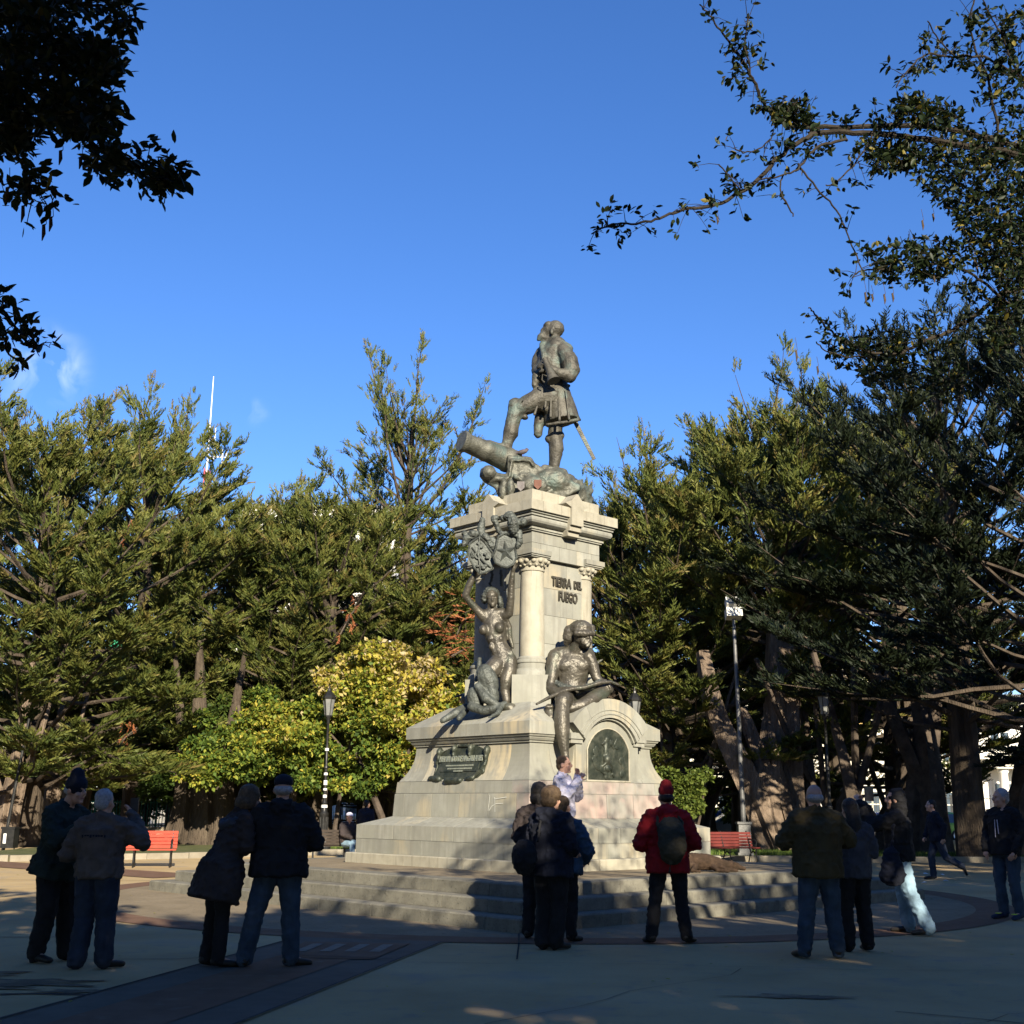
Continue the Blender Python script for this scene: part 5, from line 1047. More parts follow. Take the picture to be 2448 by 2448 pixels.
def leafy(name, label, x, y, clumps, nleaf, size, m, seed, tintf, stems, cat='tree', group=None, tpl=None, bark=BARKD, sub=9):
    """clumps: list of (centre, radii) in metres relative to the base"""
    g = np.random.default_rng(seed); root = empty(name, (x, y, 0), 0, label, cat, group)
    if sub:
        cl2 = []
        for c, r in clumps:
            cl2.append((c, tuple(q*.58 for q in r)))
            for _ in range(sub):
                v = g.normal(size=3); v /= np.linalg.norm(v); f_ = g.uniform(.16,.40); cl2.append((tuple(np.array(c)+v*np.array(r)*g.uniform(.7,1.25)), tuple(np.array(r)*f_)))
        clumps = cl2
    w_ = np.array([r[0]*r[1]*r[2] for _, r in clumps])**.8; w_ /= w_.sum(); pos = []; dr = []; tin = []
    for (c, r), q in zip(clumps, w_):
        k = int(nleaf*q)+1; v = g.normal(size=(k,3)); v /= np.linalg.norm(v, axis=1, keepdims=True); rad = g.uniform(.35,1.08,(k,1))**.5
        lump = 1+.22*np.sin(v[:, :1]*7+c[0])*np.cos(v[:, 2:]*6+c[2])
        p = v*rad*lump*np.array(r)+np.array(c); pos.append(p); dr.append(v*.6+g.normal(0,.7,(k,3))+np.array([0,0,-.15])); tin.append(np.clip(tintf(p, g), 0, 1))
    pos = np.concatenate(pos); dr = np.concatenate(dr); tin = np.concatenate(tin); n = len(pos)
    V, F, T = scatter([tpl or quad_tpl()], pos, dr, np.tile([0,0,1.0],(n,1))+g.normal(0,.5,(n,3)), g.uniform(.55,1.4,n)*size, tin, g)
    o = link('crown', np_mesh('crown', V, F, T), m, root); o['kind'] = 'stuff'
    for pts, rad in stems:
        pp = smooth_path(pts, 3); trunk_mb(pp, list(np.interp(np.linspace(0,1,len(pp)), [0,1], rad)), 8, .08, seed).build('trunk', bark, root, smooth=True)
    return root, len(F)
def clump_at(pts, x, Y):   # (px, py [1932 scale], rx, rz, dY)
    out = []
    for px, py, rx, rz, dY in pts:
        v = W(px*1.2671, py*1.2671, Y+dY); k = (Y+dY)/FPX*1.2671; out.append(((v.x-x, dY, v.z), (rx*k, max(rx,rz)*k*.8, rz*k)))
    return out
Y = 43.0
def golden(x0): return lambda p, g: .62+.10*(p[:,2]-5)/2 + .22*np.sin(p[:,0]*.9+x0)*np.cos(p[:,2]*1.3+x0) + g.normal(0,.16,len(p))
x0 = dx(735, Y)
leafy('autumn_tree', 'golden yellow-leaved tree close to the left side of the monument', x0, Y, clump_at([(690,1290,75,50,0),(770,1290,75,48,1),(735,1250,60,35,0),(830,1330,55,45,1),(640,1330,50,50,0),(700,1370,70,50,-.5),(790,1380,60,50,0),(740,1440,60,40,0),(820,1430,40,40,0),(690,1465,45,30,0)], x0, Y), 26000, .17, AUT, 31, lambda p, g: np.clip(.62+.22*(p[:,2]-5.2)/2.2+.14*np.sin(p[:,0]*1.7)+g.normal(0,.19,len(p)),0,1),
      [([(0,0,0),(-.3,.1,1.2),(-1.2,.2,3.2),(-1.6,.2,5)],(.16,.05)), ([(.1,0,0),(.3,.2,1.4),(.5,.2,3),(.9,.1,5)],(.17,.05)), ([(.2,.2,0),(.9,.3,1.5),(1.5,.3,3.0),(2,.3,4.8)],(.13,.04)), ([(-.2,.2,0),(-.9,.3,1.1),(-.9,.3,2.4),(-2.2,.2,4)],(.12,.04)), ([(.3,0,0),(1.1,-.1,.9),(1.3,-.1,2.2),(1.0,0,3.5)],(.11,.04))], group='autumn trees left of the monument')
x0 = dx(500, Y)
leafy('autumn_tree', 'green and yellow leafed tree behind the leaning woman', x0, Y, clump_at([(520,1350,80,45,0),(600,1340,60,45,0),(450,1390,70,40,0),(560,1410,80,45,-1),(490,1440,70,38,-1),(400,1440,55,30,-1),(620,1430,50,45,0),(380,1470,40,22,-1),(580,1470,60,30,-1)], x0, Y), 26000, .16, AUT, 32, lambda p, g: np.clip(.36+.22*np.sin(p[:,0]*.9+1.2)*np.cos(p[:,2]*1.5)+g.normal(0,.17,len(p)),0,1),
      [([(0,0,0),(-.3,.1,1.5),(-.9,.2,3.4),(-1.2,.2,5)],(.2,.06)), ([(.9,.2,0),(.9,.1,1.6),(1.6,.2,4.6)],(.16,.05)), ([(1.8,.4,0),(2.0,.3,1.6),(2.1,.2,4.2)],(.12,.05)), ([(2.4,0,0),(2.5,.3,1.6),(2.9,.2,4)],(.09,.04))], group='autumn trees left of the monument')
x0 = dx(400, 46)
leafy('autumn_tree', 'darker green leafy tree behind the red bench', x0, 46, clump_at([(400,1360,60,50,0),(330,1430,60,50,0),(440,1450,60,50,0),(300,1480,50,30,0)], x0, 46), 12000, .17, GREENL, 33, lambda p, g: np.clip(.45+.2*np.sin(p[:,0]*.8)+g.normal(0,.18,len(p)),0,1), [([(0,0,0),(.2,.1,2),(-.2,0,5)],(.3,.1)), ([(.5,0,0),(1,.1,2),(1.5,0,5)],(.25,.08))], group='autumn trees left of the monument')
x0 = dx(1270, 38.5)
leafy('shrub', 'bright green shrub just right of the monument base', x0, 38.5, clump_at([(1270,1480,35,22,0),(1300,1500,35,28,0),(1255,1470,22,16,0),(1320,1465,18,14,0),(1290,1525,30,20,0)], x0, 38.5), 6500, .13, GREENL, 34, lambda p, g: np.clip(.8+g.normal(0,.2,len(p)),0,1), [([(0,.3,0),(.1,.3,1),(.3,.2,2)],(.08,.03)), ([(.3,.3,0),(.8,.3,1),(1,.2,2)],(.07,.03))], cat='shrub')
# trunks standing at left under the canopy
for px, Y_, wtd, lab in ((78,47,.36,'pale forked trunk at far left behind the man in the beanie'),(6,44,.42,'thick trunk cut by the left edge'),(385,45.5,1.1,'massive fluted dark trunk behind the leaning woman'),(140,52,.3,'slender pale trunk beside the forked one')):
    xx = dx(px, Y_); root = empty('old_tree', (xx, Y_, 0), 0, lab, 'tree', 'bare trunks under the left canopy')
    forks = [([(0,0,0),(-.1,0,1.2),(-.9,0,3.6),(-1.3,0,7.5)],(wtd,.06)), ([(.1,0,0),(.15,0,1.6),(.35,0,3.8),(.4,.2,7.5)],(wtd*.95,.07)), ([(.3,.1,0),(.5,.1,2),(1.0,.1,4),(1.5,.3,7)],(wtd*.5,.04))]
    if wtd > 1: forks = [([(0,0,0),(0,0,1.6),(-.3,0,3.6),(-.6,0,7.6)],(.85,.08)), ([(.8,-.4,0),(.7,-.2,1.8),(.8,0,4),(1.2,0,7.6)],(.5,.06)), ([(-.9,-.3,0),(-.7,-.2,1.6),(-1.0,0,4),(-1.6,0,7.6)],(.45,.05))]
    for pts, rad in forks: pp = smooth_path(pts, 3); trunk_mb(pp, list(np.interp(np.linspace(0,1,len(pp)), [0,.25,1], [rad[0]*1.15, rad[0]*.78, rad[1]])), 16, .16, px).build('trunk', BARK if wtd < .5 else BARKM, root, smooth=True)
# twisted dark stems under the right canopy
g = np.random.default_rng(5)
for i, (px, Y_) in enumerate(((1290,46),(1330,52),(1560,44),(1600,41),(1680,45),(1745,42),(1880,40),(1240,50))):
    xx = dx(px, Y_); root = empty('old_tree', (xx, Y_, 0), 0, ['thin dark trunk nearest the green shrub','slanting dark trunk behind the floodlight pole','dark trunk behind the bald man','thick dark trunk behind the woman in grey blue','dark trunk forking behind the tablet','thick shaded trunk between hooded man and walker','dark trunk behind the far right man','slim dark trunk right behind the base'][i], 'tree', 'dark trunks under the right canopy')
    wd = [.18,.16,.28,.34,.25,.75,.42,.15][i]
    for q in range(4 if wd > .4 else 3):
        sx_ = g.uniform(-1,1)*(.4+wd*.4); e = g.uniform(-1,1)*3; pp = smooth_path([(sx_,0,-.05),(sx_+e*.1,0,1.4),(sx_+e*.45,g.uniform(-.4,.4),3.4),(sx_+e*1.0,g.uniform(-1,1),6.8)], 3)
        trunk_mb(pp, list(np.linspace(wd*(.9 if q == 0 else .45), wd*.3, len(pp))), 10, .12, i+q).build('trunk', BARKD, root, smooth=True)
# ------------------------------------------------------------------ broad-leaved trees round the camera: their crowns are shaped to shade the foreground and hide sky, their outer branches hang into view
LEAFN = leafmat('dull green leaves', [(0,(0.007,0.014,0.005)),(.5,(0.018,0.030,0.010)),(.85,(0.045,0.057,0.015)),(1,(0.180,0.144,0.024))], .5, .22)
def shade_tree(label, x, y, clumps, n, seed, stems, size=.31):
    return leafy('leafy_tree', label, x, y, clumps, n, size, LEAFN, seed, lambda p, g: np.clip(.45+g.normal(0,.2,len(p)),0,.97), stems, group='leafy trees round the viewpoint', sub=14)[0]
left_tree = shade_tree('leafy tree at upper left whose dark branches hang into the sky', -5.2, -2.0, [((1.2,-1.5,6.8),(3.4,2.6,2.5)),((3.8,-2.6,6.1),(2.9,2.4,2.9)),((.4,-1,5.2),(3.2,2.5,2.2)),((3.5,-1.2,4.6),(3,2,1.8)),((-.4,1.2,6.4),(1.6,1.4,1.6)),((3.6,2.6,6.5),(3.3,2.4,1.0)),((.6,3.6,6.9),(3.2,2.6,1.5)),((3.0,-.8,3.9),(2.5,1.5,1.1))], 24000, 51,
    [([(0,0,0),(.1,0,2.4),(.8,-.6,4.4),(1.6,-1.2,7)],(.32,.10)), ([(.1,0,2.2),(2,-1.4,4.4),(3.6,-2.4,6.6)],(.18,.06))])
shade_tree('leafy tree behind the viewpoint in the middle', 4.4, -5.5, [((-.4,.4,7.0),(3.4,2.4,2.8)),((2.4,.6,7.1),(3.2,2.4,2.7)),((-2.4,.2,6.2),(2.6,2,3.0)),((1,0,4.8),(4.4,2,2.0)),((4,.4,6.0),(2.2,2,3)),((0,.4,3.9),(4.4,1.8,1.1)),((-1.5,4.5,7.1),(2.6,2.2,.9))], 32000, 52,
    [([(0,0,0),(.2,0,2.6),(-.6,.3,4.4),(-1,.3,7)],(.34,.1)), ([(.1,0,2.4),(1.6,.3,4.4),(2.4,.5,7)],(.2,.06))])
right_tree = shade_tree('large leafy tree at upper right reaching over the plaza with long branches', 9.6, 1.0, [((1.4,-3.4,6.9),(2.2,2.2,1.7)),((3.8,-1.0,6.8),(2.6,2.4,3.2)),((-1.6,-3.6,6.8),(2.4,2.0,3.1)),((1.0,-4,10.2),(1.4,1,.6)),((-1.6,-3.8,9.0),(1.5,1.2,.9)),((2.2,-3.0,4.8),(4.0,2.2,2.0)),((4.6,1.5,7.5),(3,3,3)),((1.5,2.2,8.2),(2.6,2.4,1.8)),((4.5,6,8.5),(3.4,4,3.4)),((-1,-3.8,4.2),(2.4,1.8,1.3))], 27000, 53,
    [([(0,0,0),(-.1,.2,2.4),(.2,.2,4.6),(.8,0,8)],(.38,.12)), ([(0,0,2.2),(-.8,1.6,4.0),(-2.6,4.4,5.3),tuple(W(1350+2100*.5683,680*.5683,8.1)-Vector((9.6,1,0)))],(.20,.035)), ([(-.9,1.8,4.1),(-2.2,4.6,4.2),tuple(W(1350+2050*.5683,1150*.5683,8.6)-Vector((9.6,1,0)))],(.10,.028)), ([(-1.4,2.4,4.6),(-2.4,4.0,6.6),tuple(W(1350+2000*.5683,420*.5683,8.0)-Vector((9.6,1,0)))],(.10,.02)), ([(0,0,2.6),(2,-1,4.6),(3.8,-1,7)],(.2,.06))])
shade_tree('leafy tree right of the viewpoint behind the large one', 16.5, -3.5, [((0,0,7.2),(3.4,3,3.2)),((-2.6,.4,5.4),(1.6,2,2.0)),((2.5,1,6.2),(3,2.6,3))], 10000, 54, [([(0,0,0),(.1,0,3),(0,0,7)],(.34,.1))])
shade_tree('unseen leafy tree left of the viewpoint, added to cut skylight', -9.6, 7.0, [((0,0,7.5),(3.2,3.4,3.6)),((1.2,-2,5),(2.6,2.4,2))], 8000, 55, [([(0,0,0),(.1,0,3),(0,0,8)],(.34,.1))])  # side trees out of view, added to hide sky and deepen foreground shade
shade_tree('unseen leafy tree farther along the left side, added to cut skylight', -14.5, 15.5, [((0,0,7.5),(3.6,3.8,4.0)),((0,-3,5),(2.6,2.4,2))], 8000, 56, [([(0,0,0),(.1,0,3),(0,0,8)],(.34,.1))])
shade_tree('unseen leafy tree on the right side of the plaza, added to cut skylight', 14.8, 14.0, [((0,0,8.5),(3.6,3.8,4.4)),((1,-3,5.5),(2.6,2.4,2.4))], 8500, 57, [([(0,0,0),(.1,0,3),(0,0,8)],(.34,.1))])
LF = leaf_tpl(1); lv, lf_ = LF; lv = lv*np.array([1,.92,1])
def one_leaf_mesh(t, m):
    me = np_mesh('leaf', lv, lf_, np.full(len(lv), t)); me.materials.append(m); return me
LM = [one_leaf_mesh(t, LEAFN) for t in (.25,.45,.6,.8,.97)]
POD = noisy('dry seed pod', [(.3,(.03,.02,.012)),(.7,(.09,.06,.035))], 10, .8)
def hanging(root, lines, conv, fills, size, per, seed, twig=.16, yel=.06, fill_tri=3, up=.0, nobj=300, pods=()):
    """branches given as polylines (x, y, depth) in a window of the photograph, leaves in tufts along them"""
    g = np.random.default_rng(seed); loc = Vector(root.location); tufts = []
    tw = MB()
    for pts, r0, dens in lines:
        P = smooth_path([conv(*p) - loc for p in pts], 5); n = len(P)
        mb = MB(); mb.tube([tuple(p+Vector(g.normal(0,.004,3))) for p in P], list(np.linspace(r0*.72, .0045, n)), 7); mb.build('branch', BARKN, root, smooth=True)
        for i in range(n-1):
            L = (P[i+1]-P[i]).length; k = g.poisson(L*dens*2.6)
            for _ in range(k):
                c = P[i].lerp(P[i+1], g.random()); d = Vector((g.normal(0,.8), g.normal(0,.8), g.normal(up,.8))).normalized(); l = twig*g.uniform(.25,1.2)
                e = c+d*l; tw.tube([c, c.lerp(e,.5)+Vector((0,0,.01)), e], [.003,.0022,.0016], 4); tufts.append((e, d))
    for poly, n, (d0, d1) in fills:
        n = int(n*1.5)
        c = 0; xs = [q[0] for q in poly]; ys = [q[1] for q in poly]
        while c < n:
            x = g.uniform(min(xs), max(xs)); y = g.uniform(min(ys), max(ys)); ins = False; j = len(poly)-1
            for i in range(len(poly)):
                if (poly[i][1] > y) != (poly[j][1] > y) and x < (poly[j][0]-poly[i][0])*(y-poly[i][1])/(poly[j][1]-poly[i][1])+poly[i][0]: ins = not ins
                j = i
            if not ins: continue
            e = conv(x, y, g.uniform(d0, d1)) - loc; d = Vector(g.normal(0,1,3)).normalized(); tw.tube([e, e-d*twig*.5], [.0015,.0025], 4); tufts.append((e, d)); c += 1
    pos = []; dr = []
    for e, d in tufts:
        for _ in range(g.poisson(per)+2):
            q = (Vector(d)*.5+Vector((g.normal(0,.7), g.normal(0,.7), g.normal(-.15,.6)))).normalized(); pos.append(tuple(e+Vector(g.normal(0,size*.35,3)))); dr.append(tuple(q))
    pos = np.array(pos); dr = np.array(dr); n = len(pos); scl = g.uniform(.7,1.25,n)*size; tin = np.clip(g.normal(.42,.16,n),0,.9); tin[g.random(n) < yel] = .98
    world = pos+np.array(loc); dist = np.linalg.norm(world-np.array([0,0,1.5]), axis=1); order = np.argsort(dist/scl); big, rest = order[:nobj], order[nobj:]
    up_ = np.tile([0,0,1.0],(n,1))+g.normal(0,.6,(n,3))
    for i in big:
        me = LM[int(np.clip(np.digitize(tin[i], [.35,.52,.7,.93]),0,4))]; o = bpy.data.objects.new('leaf', me); COL.objects.link(o); o.parent = root
        xax = Vector(dr[i]); yax = Vector(up_[i]).cross(xax).normalized(); zax = xax.cross(yax); M = Matrix((xax, yax, zax)).transposed()
        o.location = pos[i]; o.rotation_euler = M.to_euler(); o.scale = (scl[i],)*3
    V, F, T = scatter([(lv, lf_)], pos[rest], dr[rest], up_[rest], scl[rest], tin[rest], g)
    o = link('foliage', np_mesh('foliage', V, F, T), LEAFN, root); o['kind'] = 'stuff'
    o = tw.build('twigs', BARKN, root); o['kind'] = 'stuff'
    for x, y, Y in pods:
        c = conv(x, y, Y)-loc; l = g.uniform(.10,.20); mb = MB(); mb.tube([c, c+Vector((.01,0,-l*.5)), c+Vector((0,0,-l*.55)), c+Vector((.004,0,-l*.8)), c+Vector((0,0,-l))], [.0015,.0015,.007,.008,.002], 5); mb.build('seed_pod', POD, root)
def RZ(x, y, Y): return W(1350+x*.5683, y*.5683, Y)
def LZ(x, y, Y): return W(x*.466, y*.466, Y)
D7 = 7.2
def dl(pts, d0, d1): return [(x, y, d0+(d1-d0)*i/(len(pts)-1)) for i, (x, y) in enumerate(pts)]
hanging(right_tree, [
 (dl([(2100,660),(1932,620),(1700,560),(1500,530),(1300,530),(1050,535),(930,520),(870,480),(820,400),(790,330),(740,240),(680,160),(620,80),(570,20)], 8.2, 7.0), .034, 9),
 (dl([(2100,720),(1850,640),(1600,600),(1400,570),(1250,560),(1080,560),(1000,590),(900,660),(830,740),(740,810),(640,860),(500,880),(400,915),(300,940),(200,945),(110,985)], 8.0, 6.8), .036, 8),
 (dl([(1190,585),(1100,605),(1040,640),(990,700),(920,735),(830,755)], 7.4, 7.0), .016, 2),
 (dl([(980,690),(1060,790),(1140,880),(1180,960),(1250,1135)], 7.2, 7.2), .010, 3),
 (dl([(920,735),(905,790),(935,860),(960,910)], 7.1, 7.1), .008, 8),
 (dl([(1900,1300),(1820,1240),(1740,1170),(1650,1125),(1560,1110),(1400,1130),(1250,1140),(1210,1170)], 8.4, 7.4), .017, 9),
 (dl([(2050,1150),(1932,1200),(1820,1250),(1700,1350),(1600,1400),(1500,1440),(1400,1490),(1280,1480),(1180,1440),(1110,1380),(1050,1320),(1030,1290)], 8.6, 7.8), .028, 9),
 (dl([(1300,1500),(1180,1500),(1090,1470),(1060,1440)], 8.0, 7.8), .008, 6),
 (dl([(1830,560),(1800,450),(1780,330),(1730,220),(1700,100),(1720,0),(1730,-80)], 8, 7.6), .016, 9),
 (dl([(2000,420),(1930,330),(1860,290),(1760,240),(1640,240),(1520,230),(1440,300),(1390,370)], 8, 7.2), .016, 9),
 (dl([(1950,400),(1870,230),(1840,150),(1790,70),(1760,0)], 8, 7.6), .012, 10),
 (dl([(1640,235),(1560,150),(1530,90)], 7.5, 7.3), .008, 12),
 (dl([(790,330),(760,200),(770,90)], 7.1, 7.1), .007, 14),
 (dl([(1300,560),(1250,650),(1150,760),(1100,780)], 7.6, 7.3), .010, 9),
 (dl([(880,560),(830,620),(760,640),(720,630)], 7.1, 7.0), .007, 10),
 (dl([(740,800),(690,740),(650,690)], 7.1, 7.0), .007, 12),
 ], RZ, [
 ([(1480,600),(1932,560),(2050,600),(2050,1000),(1932,1200),(1800,1180),(1750,1080),(1690,1000),(1640,930),(1560,840),(1450,740),(1380,680)], 430, (7.4, 9.2)),
 ([(1720,40),(1980,20),(1980,640),(1860,560),(1780,420),(1820,200),(1700,120)], 70, (7.4, 8.6)),
 ([(2060,250),(2450,150),(2900,300),(2900,900),(2500,1150),(2060,1200)], 300, (7.8, 9.6)),
 ([(1250,590),(1480,600),(1480,700),(1300,720)], 70, (7.2, 7.8)),
 ([(820,440),(1040,400),(1040,520),(900,520)], 40, (7.0, 7.3)), ([(1400,410),(1620,430),(1640,520),(1380,520)], 60, (7.2, 7.6)),
 ([(1250,1060),(1500,1000),(1650,1000),(1700,1080),(1560,1200),(1300,1180)], 90, (7.4, 8)),
 ([(1650,900),(1960,900),(1960,1480),(1800,1480),(1750,1350),(1850,1230),(1700,1080)], 170, (8.0, 9.4)),
 ([(1080,1400),(1300,1420),(1500,1460),(1720,1560),(1700,1700),(1300,1620),(1160,1560)], 110, (7.8, 8.8)),
 ], .052, 4.6, 61, pods=[(640,880,7.1),(1500,880,7.6),(1545,860,7.6),(1550,1130,7.5),(1290,1200,7.4),(1340,1190,7.4),(1375,1190,7.4),(1260,1180,7.4),(970,1420,7.9),(1060,1500,7.9),(1720,1050,8),(1730,1080,8)])
hanging(left_tree, [
 (dl([(-300,200),(0,300),(240,350),(330,450),(380,640),(480,740),(600,810),(700,850),(800,880),(900,900),(940,890)], 5.0, 4.3), .018, 16),
 (dl([(-200,600),(0,700),(90,790),(150,920),(160,1050)], 4.6, 4.3), .009, 10), (dl([(150,920),(200,940),(260,970),(310,1000)], 4.3, 4.3), .006, 18),
 (dl([(-200,0),(200,10),(450,20),(600,60),(700,110)], 4.8, 4.4), .012, 20),
 (dl([(0,200),(250,250),(420,310),(560,290)], 4.8, 4.4), .014, 18), (dl([(240,350),(255,420),(270,480)], 4.6, 4.6), .008, 8), (dl([(260,470),(420,560),(560,590)], 4.6, 4.4), .010, 18),
 (dl([(-300,1500),(-60,1560),(60,1660),(140,1760),(190,1790)], 4.9, 4.6), .009, 17), (dl([(-60,1560),(-10,1540),(30,1550)], 4.7, 4.6), .005, 14), (dl([(40,1680),(30,1790),(90,1850)], 4.6, 4.6), .005, 14),
 (dl([(-80,900),(-10,900),(20,950)], 4.5, 4.5), .006, 14),
 ], LZ, [
 ([(-40,-20),(640,-20),(600,30),(330,40),(330,110),(430,140),(330,340),(0,420),(-40,400)], 120, (4.2, 5.6)),
 ([(350,180),(620,260),(620,400),(520,430),(380,380)], 60, (4.2, 4.8)),
 ([(170,430),(560,480),(590,620),(500,690),(350,680),(200,650)], 85, (4.2, 4.8)),
 ([(-20,380),(160,420),(200,700),(60,800),(-20,790)], 80, (4.3, 4.8)),
 ([(480,760),(640,780),(660,900),(540,930),(460,880)], 16, (4.2, 4.5)), ([(800,840),(920,830),(930,960),(820,1010)], 14, (4.2, 4.4)),
 ], .056, 3.4, 62, twig=.09, yel=.01, pods=[(320,690,4.4),(420,740,4.4),(130,960,4.4),(50,860,4.5),(580,150,4.4),(490,80,4.4),(235,1060,4.4),(270,1030,4.4)])

# ------------------------------------------------------------------ street furniture
IRON = noisy('dark painted iron', [(.3,(.018,.018,.018)),(.7,(.045,.045,.044))], 6, .38, .5, bump=.3, bscale=30)
IRONG = noisy('grey painted iron', [(.3,(.10,.10,.10)),(.7,(.17,.17,.165))], 6, .45, .4)
GLASSY = noisy('cloudy lantern glass', [(.3,(0.130,0.135,0.130)),(.7,(0.210,0.215,0.205))], 5, .25, 0, .5, bump=0)
def lamp(x, y, label, z=.13, m=IRON):
    t = empty('street_lamp', (x, y, z), 0, label, 'street lamp', 'old lantern posts round the plaza')
    mb = MB(); mb.lathe([(.27,0),(.27,.10),(.24,.14),(.22,.30),(.19,.40),(.165,.46)], n=8); mb.build('base', m, t, smooth=True)
    mb = MB(); mb.lathe([(.145,.46),(.13,1.05),(.155,1.10),(.155,1.16),(.12,1.2),(.10,1.32),(.075,1.45),(.095,1.5),(.07,1.56)], n=16)
    for k in range(8): a = k*math.pi/4; mb.tube([(.14*math.cos(a),.14*math.sin(a),.5),(.13*math.cos(a),.13*math.sin(a),1.04)], .018, 5)
    mb.build('fluted_drum', m, t, smooth=True)
    mb = MB(); mb.lathe([(.06,1.56),(.055,2.6),(.08,2.63),(.08,2.68),(.05,2.72),(.042,4.1),(.06,4.13),(.05,4.2),(.09,4.3),(.10,4.36)], n=12); mb.build('post', m, t, smooth=True)
    l = empty('lantern', (0,0,0)); l.parent = t
    def ringz(r, z): return [(r*math.cos(k*math.pi/3), r*math.sin(k*math.pi/3), z) for k in range(6)]
    mb = MB(); mb.lathe([(.11,4.38),(.20,4.95)], n=6); mb.build('glass', GLASSY, l)
    mb = MB()
    for a, c in zip(ringz(.118,4.37), ringz(.21,4.96)): mb.tube([a, c], .012, 5)
    mb.lathe([(.125,4.34),(.125,4.39)], n=6); mb.lathe([(.235,4.94),(.245,4.99),(.22,5.02),(.12,5.16),(.09,5.20),(.06,5.21),(.05,5.28),(.02,5.33),(.012,5.42)], n=6); mb.build('cap', m, l)
    return t
lp = W(608*1.2671, 2040, 41.2); L1 = lamp(lp.x, 41.2, 'lantern post with white stickers in front of the golden tree')
STK = noisy('torn paper stickers', [(.3,(.55,.55,.53)),(.7,(.8,.8,.78))], 20, .8)
for i, (z, h) in enumerate(((1.66,.10),(1.90,.07),(2.08,.15),(2.40,.08),(3.2,.09),(1.34,.09))):
    mb = MB(); mb.lathe([(.066 if z > 1.5 else .11,z),(.064 if z > 1.5 else .10,z+h)], n=12); mb.build('sticker', STK, L1)
for px, Y, lab in ((275,58,'thin lantern post behind the red bench'),(198,70,'distant lantern under the left canopy, left of two'),(222,76,'farthest lantern under the left canopy, right of two'),(1201,41,'lantern rising behind the right shoulder of the base'),(1566,38.8,'lantern post above the bald man'),(1835,44,'shaded lantern between the dark trunks at right')):
    lamp(dx(px, Y), Y, lab)
# floodlight pole
Y = 39.2; fx = dx(1402, Y); t = empty('floodlight_pole', (fx, Y, .13), 0, 'tall grey pole carrying a boxy white floodlight', 'floodlight')
mb = MB(); mb.box(-.19,.19,-.19,.19,0,.95); mb.box(-.23,.23,-.23,.23,.95,1.02); mb.box(-.24,.24,-.24,.24,0,.08); mb.build('pedestal', IRONG, t)
mb = MB(); mb.tube([(0,0,1.0),(-.03,0,4.2),(-.08,0,7.5)], [.085,.07,.055], 12); mb.build('pole', IRONG, t, smooth=True)
WM = noisy('white lamp housing', [(.3,(0.451,0.451,0.410)),(.7,(0.590,0.582,0.541))], 3, .5)
mb = MB(); M = Matrix.Translation((-.08,-.05,7.62)) @ Matrix.Rotation(-.25, 4, 'X'); mb.box(-.26,.26,-.2,.2,-.10,.22,M); mb.build('housing', WM, t)
mb = MB(); M2 = Matrix.Translation((-.12,-.1,8.0)) @ Matrix.Rotation(-.7, 4, 'X'); mb.box(-.22,.20,-.14,.14,-.16,.18,M2); mb.build('lamp_head', WM, t)
mb = MB(); mb.box(-.18,.16,-.155,-.142,-.12,.14,M2); mb.build('lens', GLASSY, t)
# benches
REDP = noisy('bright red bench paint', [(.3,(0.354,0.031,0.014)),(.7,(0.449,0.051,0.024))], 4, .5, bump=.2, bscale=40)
REDD = noisy('shade-darkened red paint', [(.3,(0.099,0.014,0.011)),(.7,(0.144,0.023,0.018))], 4, .6)  # bench red with its shade mixed into the colour
DWOOD = noisy('dark bench slats', [(.3,(.02,.014,.01)),(.7,(.05,.035,.025))], 4, .7)
def bench(x, y, rz, label, m=REDP, L=2.0, z=0):
    t = empty('park_bench', (x, y, z), rz, label, 'bench', 'slatted park benches')
    for i in range(5):
        mb = MB(); zz = .46+i*.085; yy = .22+i*.028; mb.box(-L/2, L/2, yy-.014, yy+.014, zz, zz+.072, None); mb.build('back_slat', m, t)
    for i in range(4): mb = MB(); mb.box(-L/2, L/2, -.22+i*.105, -.22+i*.105+.088, .415, .445); mb.build('seat_slat', m, t)
    for sx in (-L/2+.12, 0, L/2-.12):
        l = MB()
        l.tube([(sx,-.20,0),(sx,-.24,.12),(sx,-.16,.26),(sx,-.20,.41)], .022, 6); l.tube([(sx,.26,0),(sx,.20,.14),(sx,.12,.28),(sx,.18,.42),(sx,.25,.6),(sx,.37,.9)], .022, 6); l.tube([(sx,-.16,.26),(sx,0,.33),(sx,.12,.27)], .018, 6)
        if sx: l.tube([(sx,.30,.68),(sx,.1,.66),(sx,-.12,.66),(sx,-.22,.6),(sx,-.18,.45)], .02, 6); l.tube([(sx+.0,-.05,.60),(sx,-.12,.54),(sx,-.05,.49),(sx,.02,.54),(sx,-.05,.60)], .012, 6)
        l.build('iron_leg', IRON, t, smooth=True)
    return t
q = W(310, 2073, 30.6); bench(q.x, 30.9, R(12), 'bright red slatted bench with iron legs in the sun at left')
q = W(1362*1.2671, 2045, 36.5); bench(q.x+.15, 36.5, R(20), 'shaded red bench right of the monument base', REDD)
q = W(378*1.2671, 2020, 46); bench(q.x, 46, R(6), 'dark bench in the shade behind the bright red one', DWOOD, z=.13)
bench(W(830,2010,35.0).x-.1, 35.25, R(190), 'dark bench under the man in the cap', DWOOD)
q = W(640*1.2671, 2010, 50); bench(q.x, 50, R(-5), 'distant dark bench beyond the stickered lamp', DWOOD, z=.13)
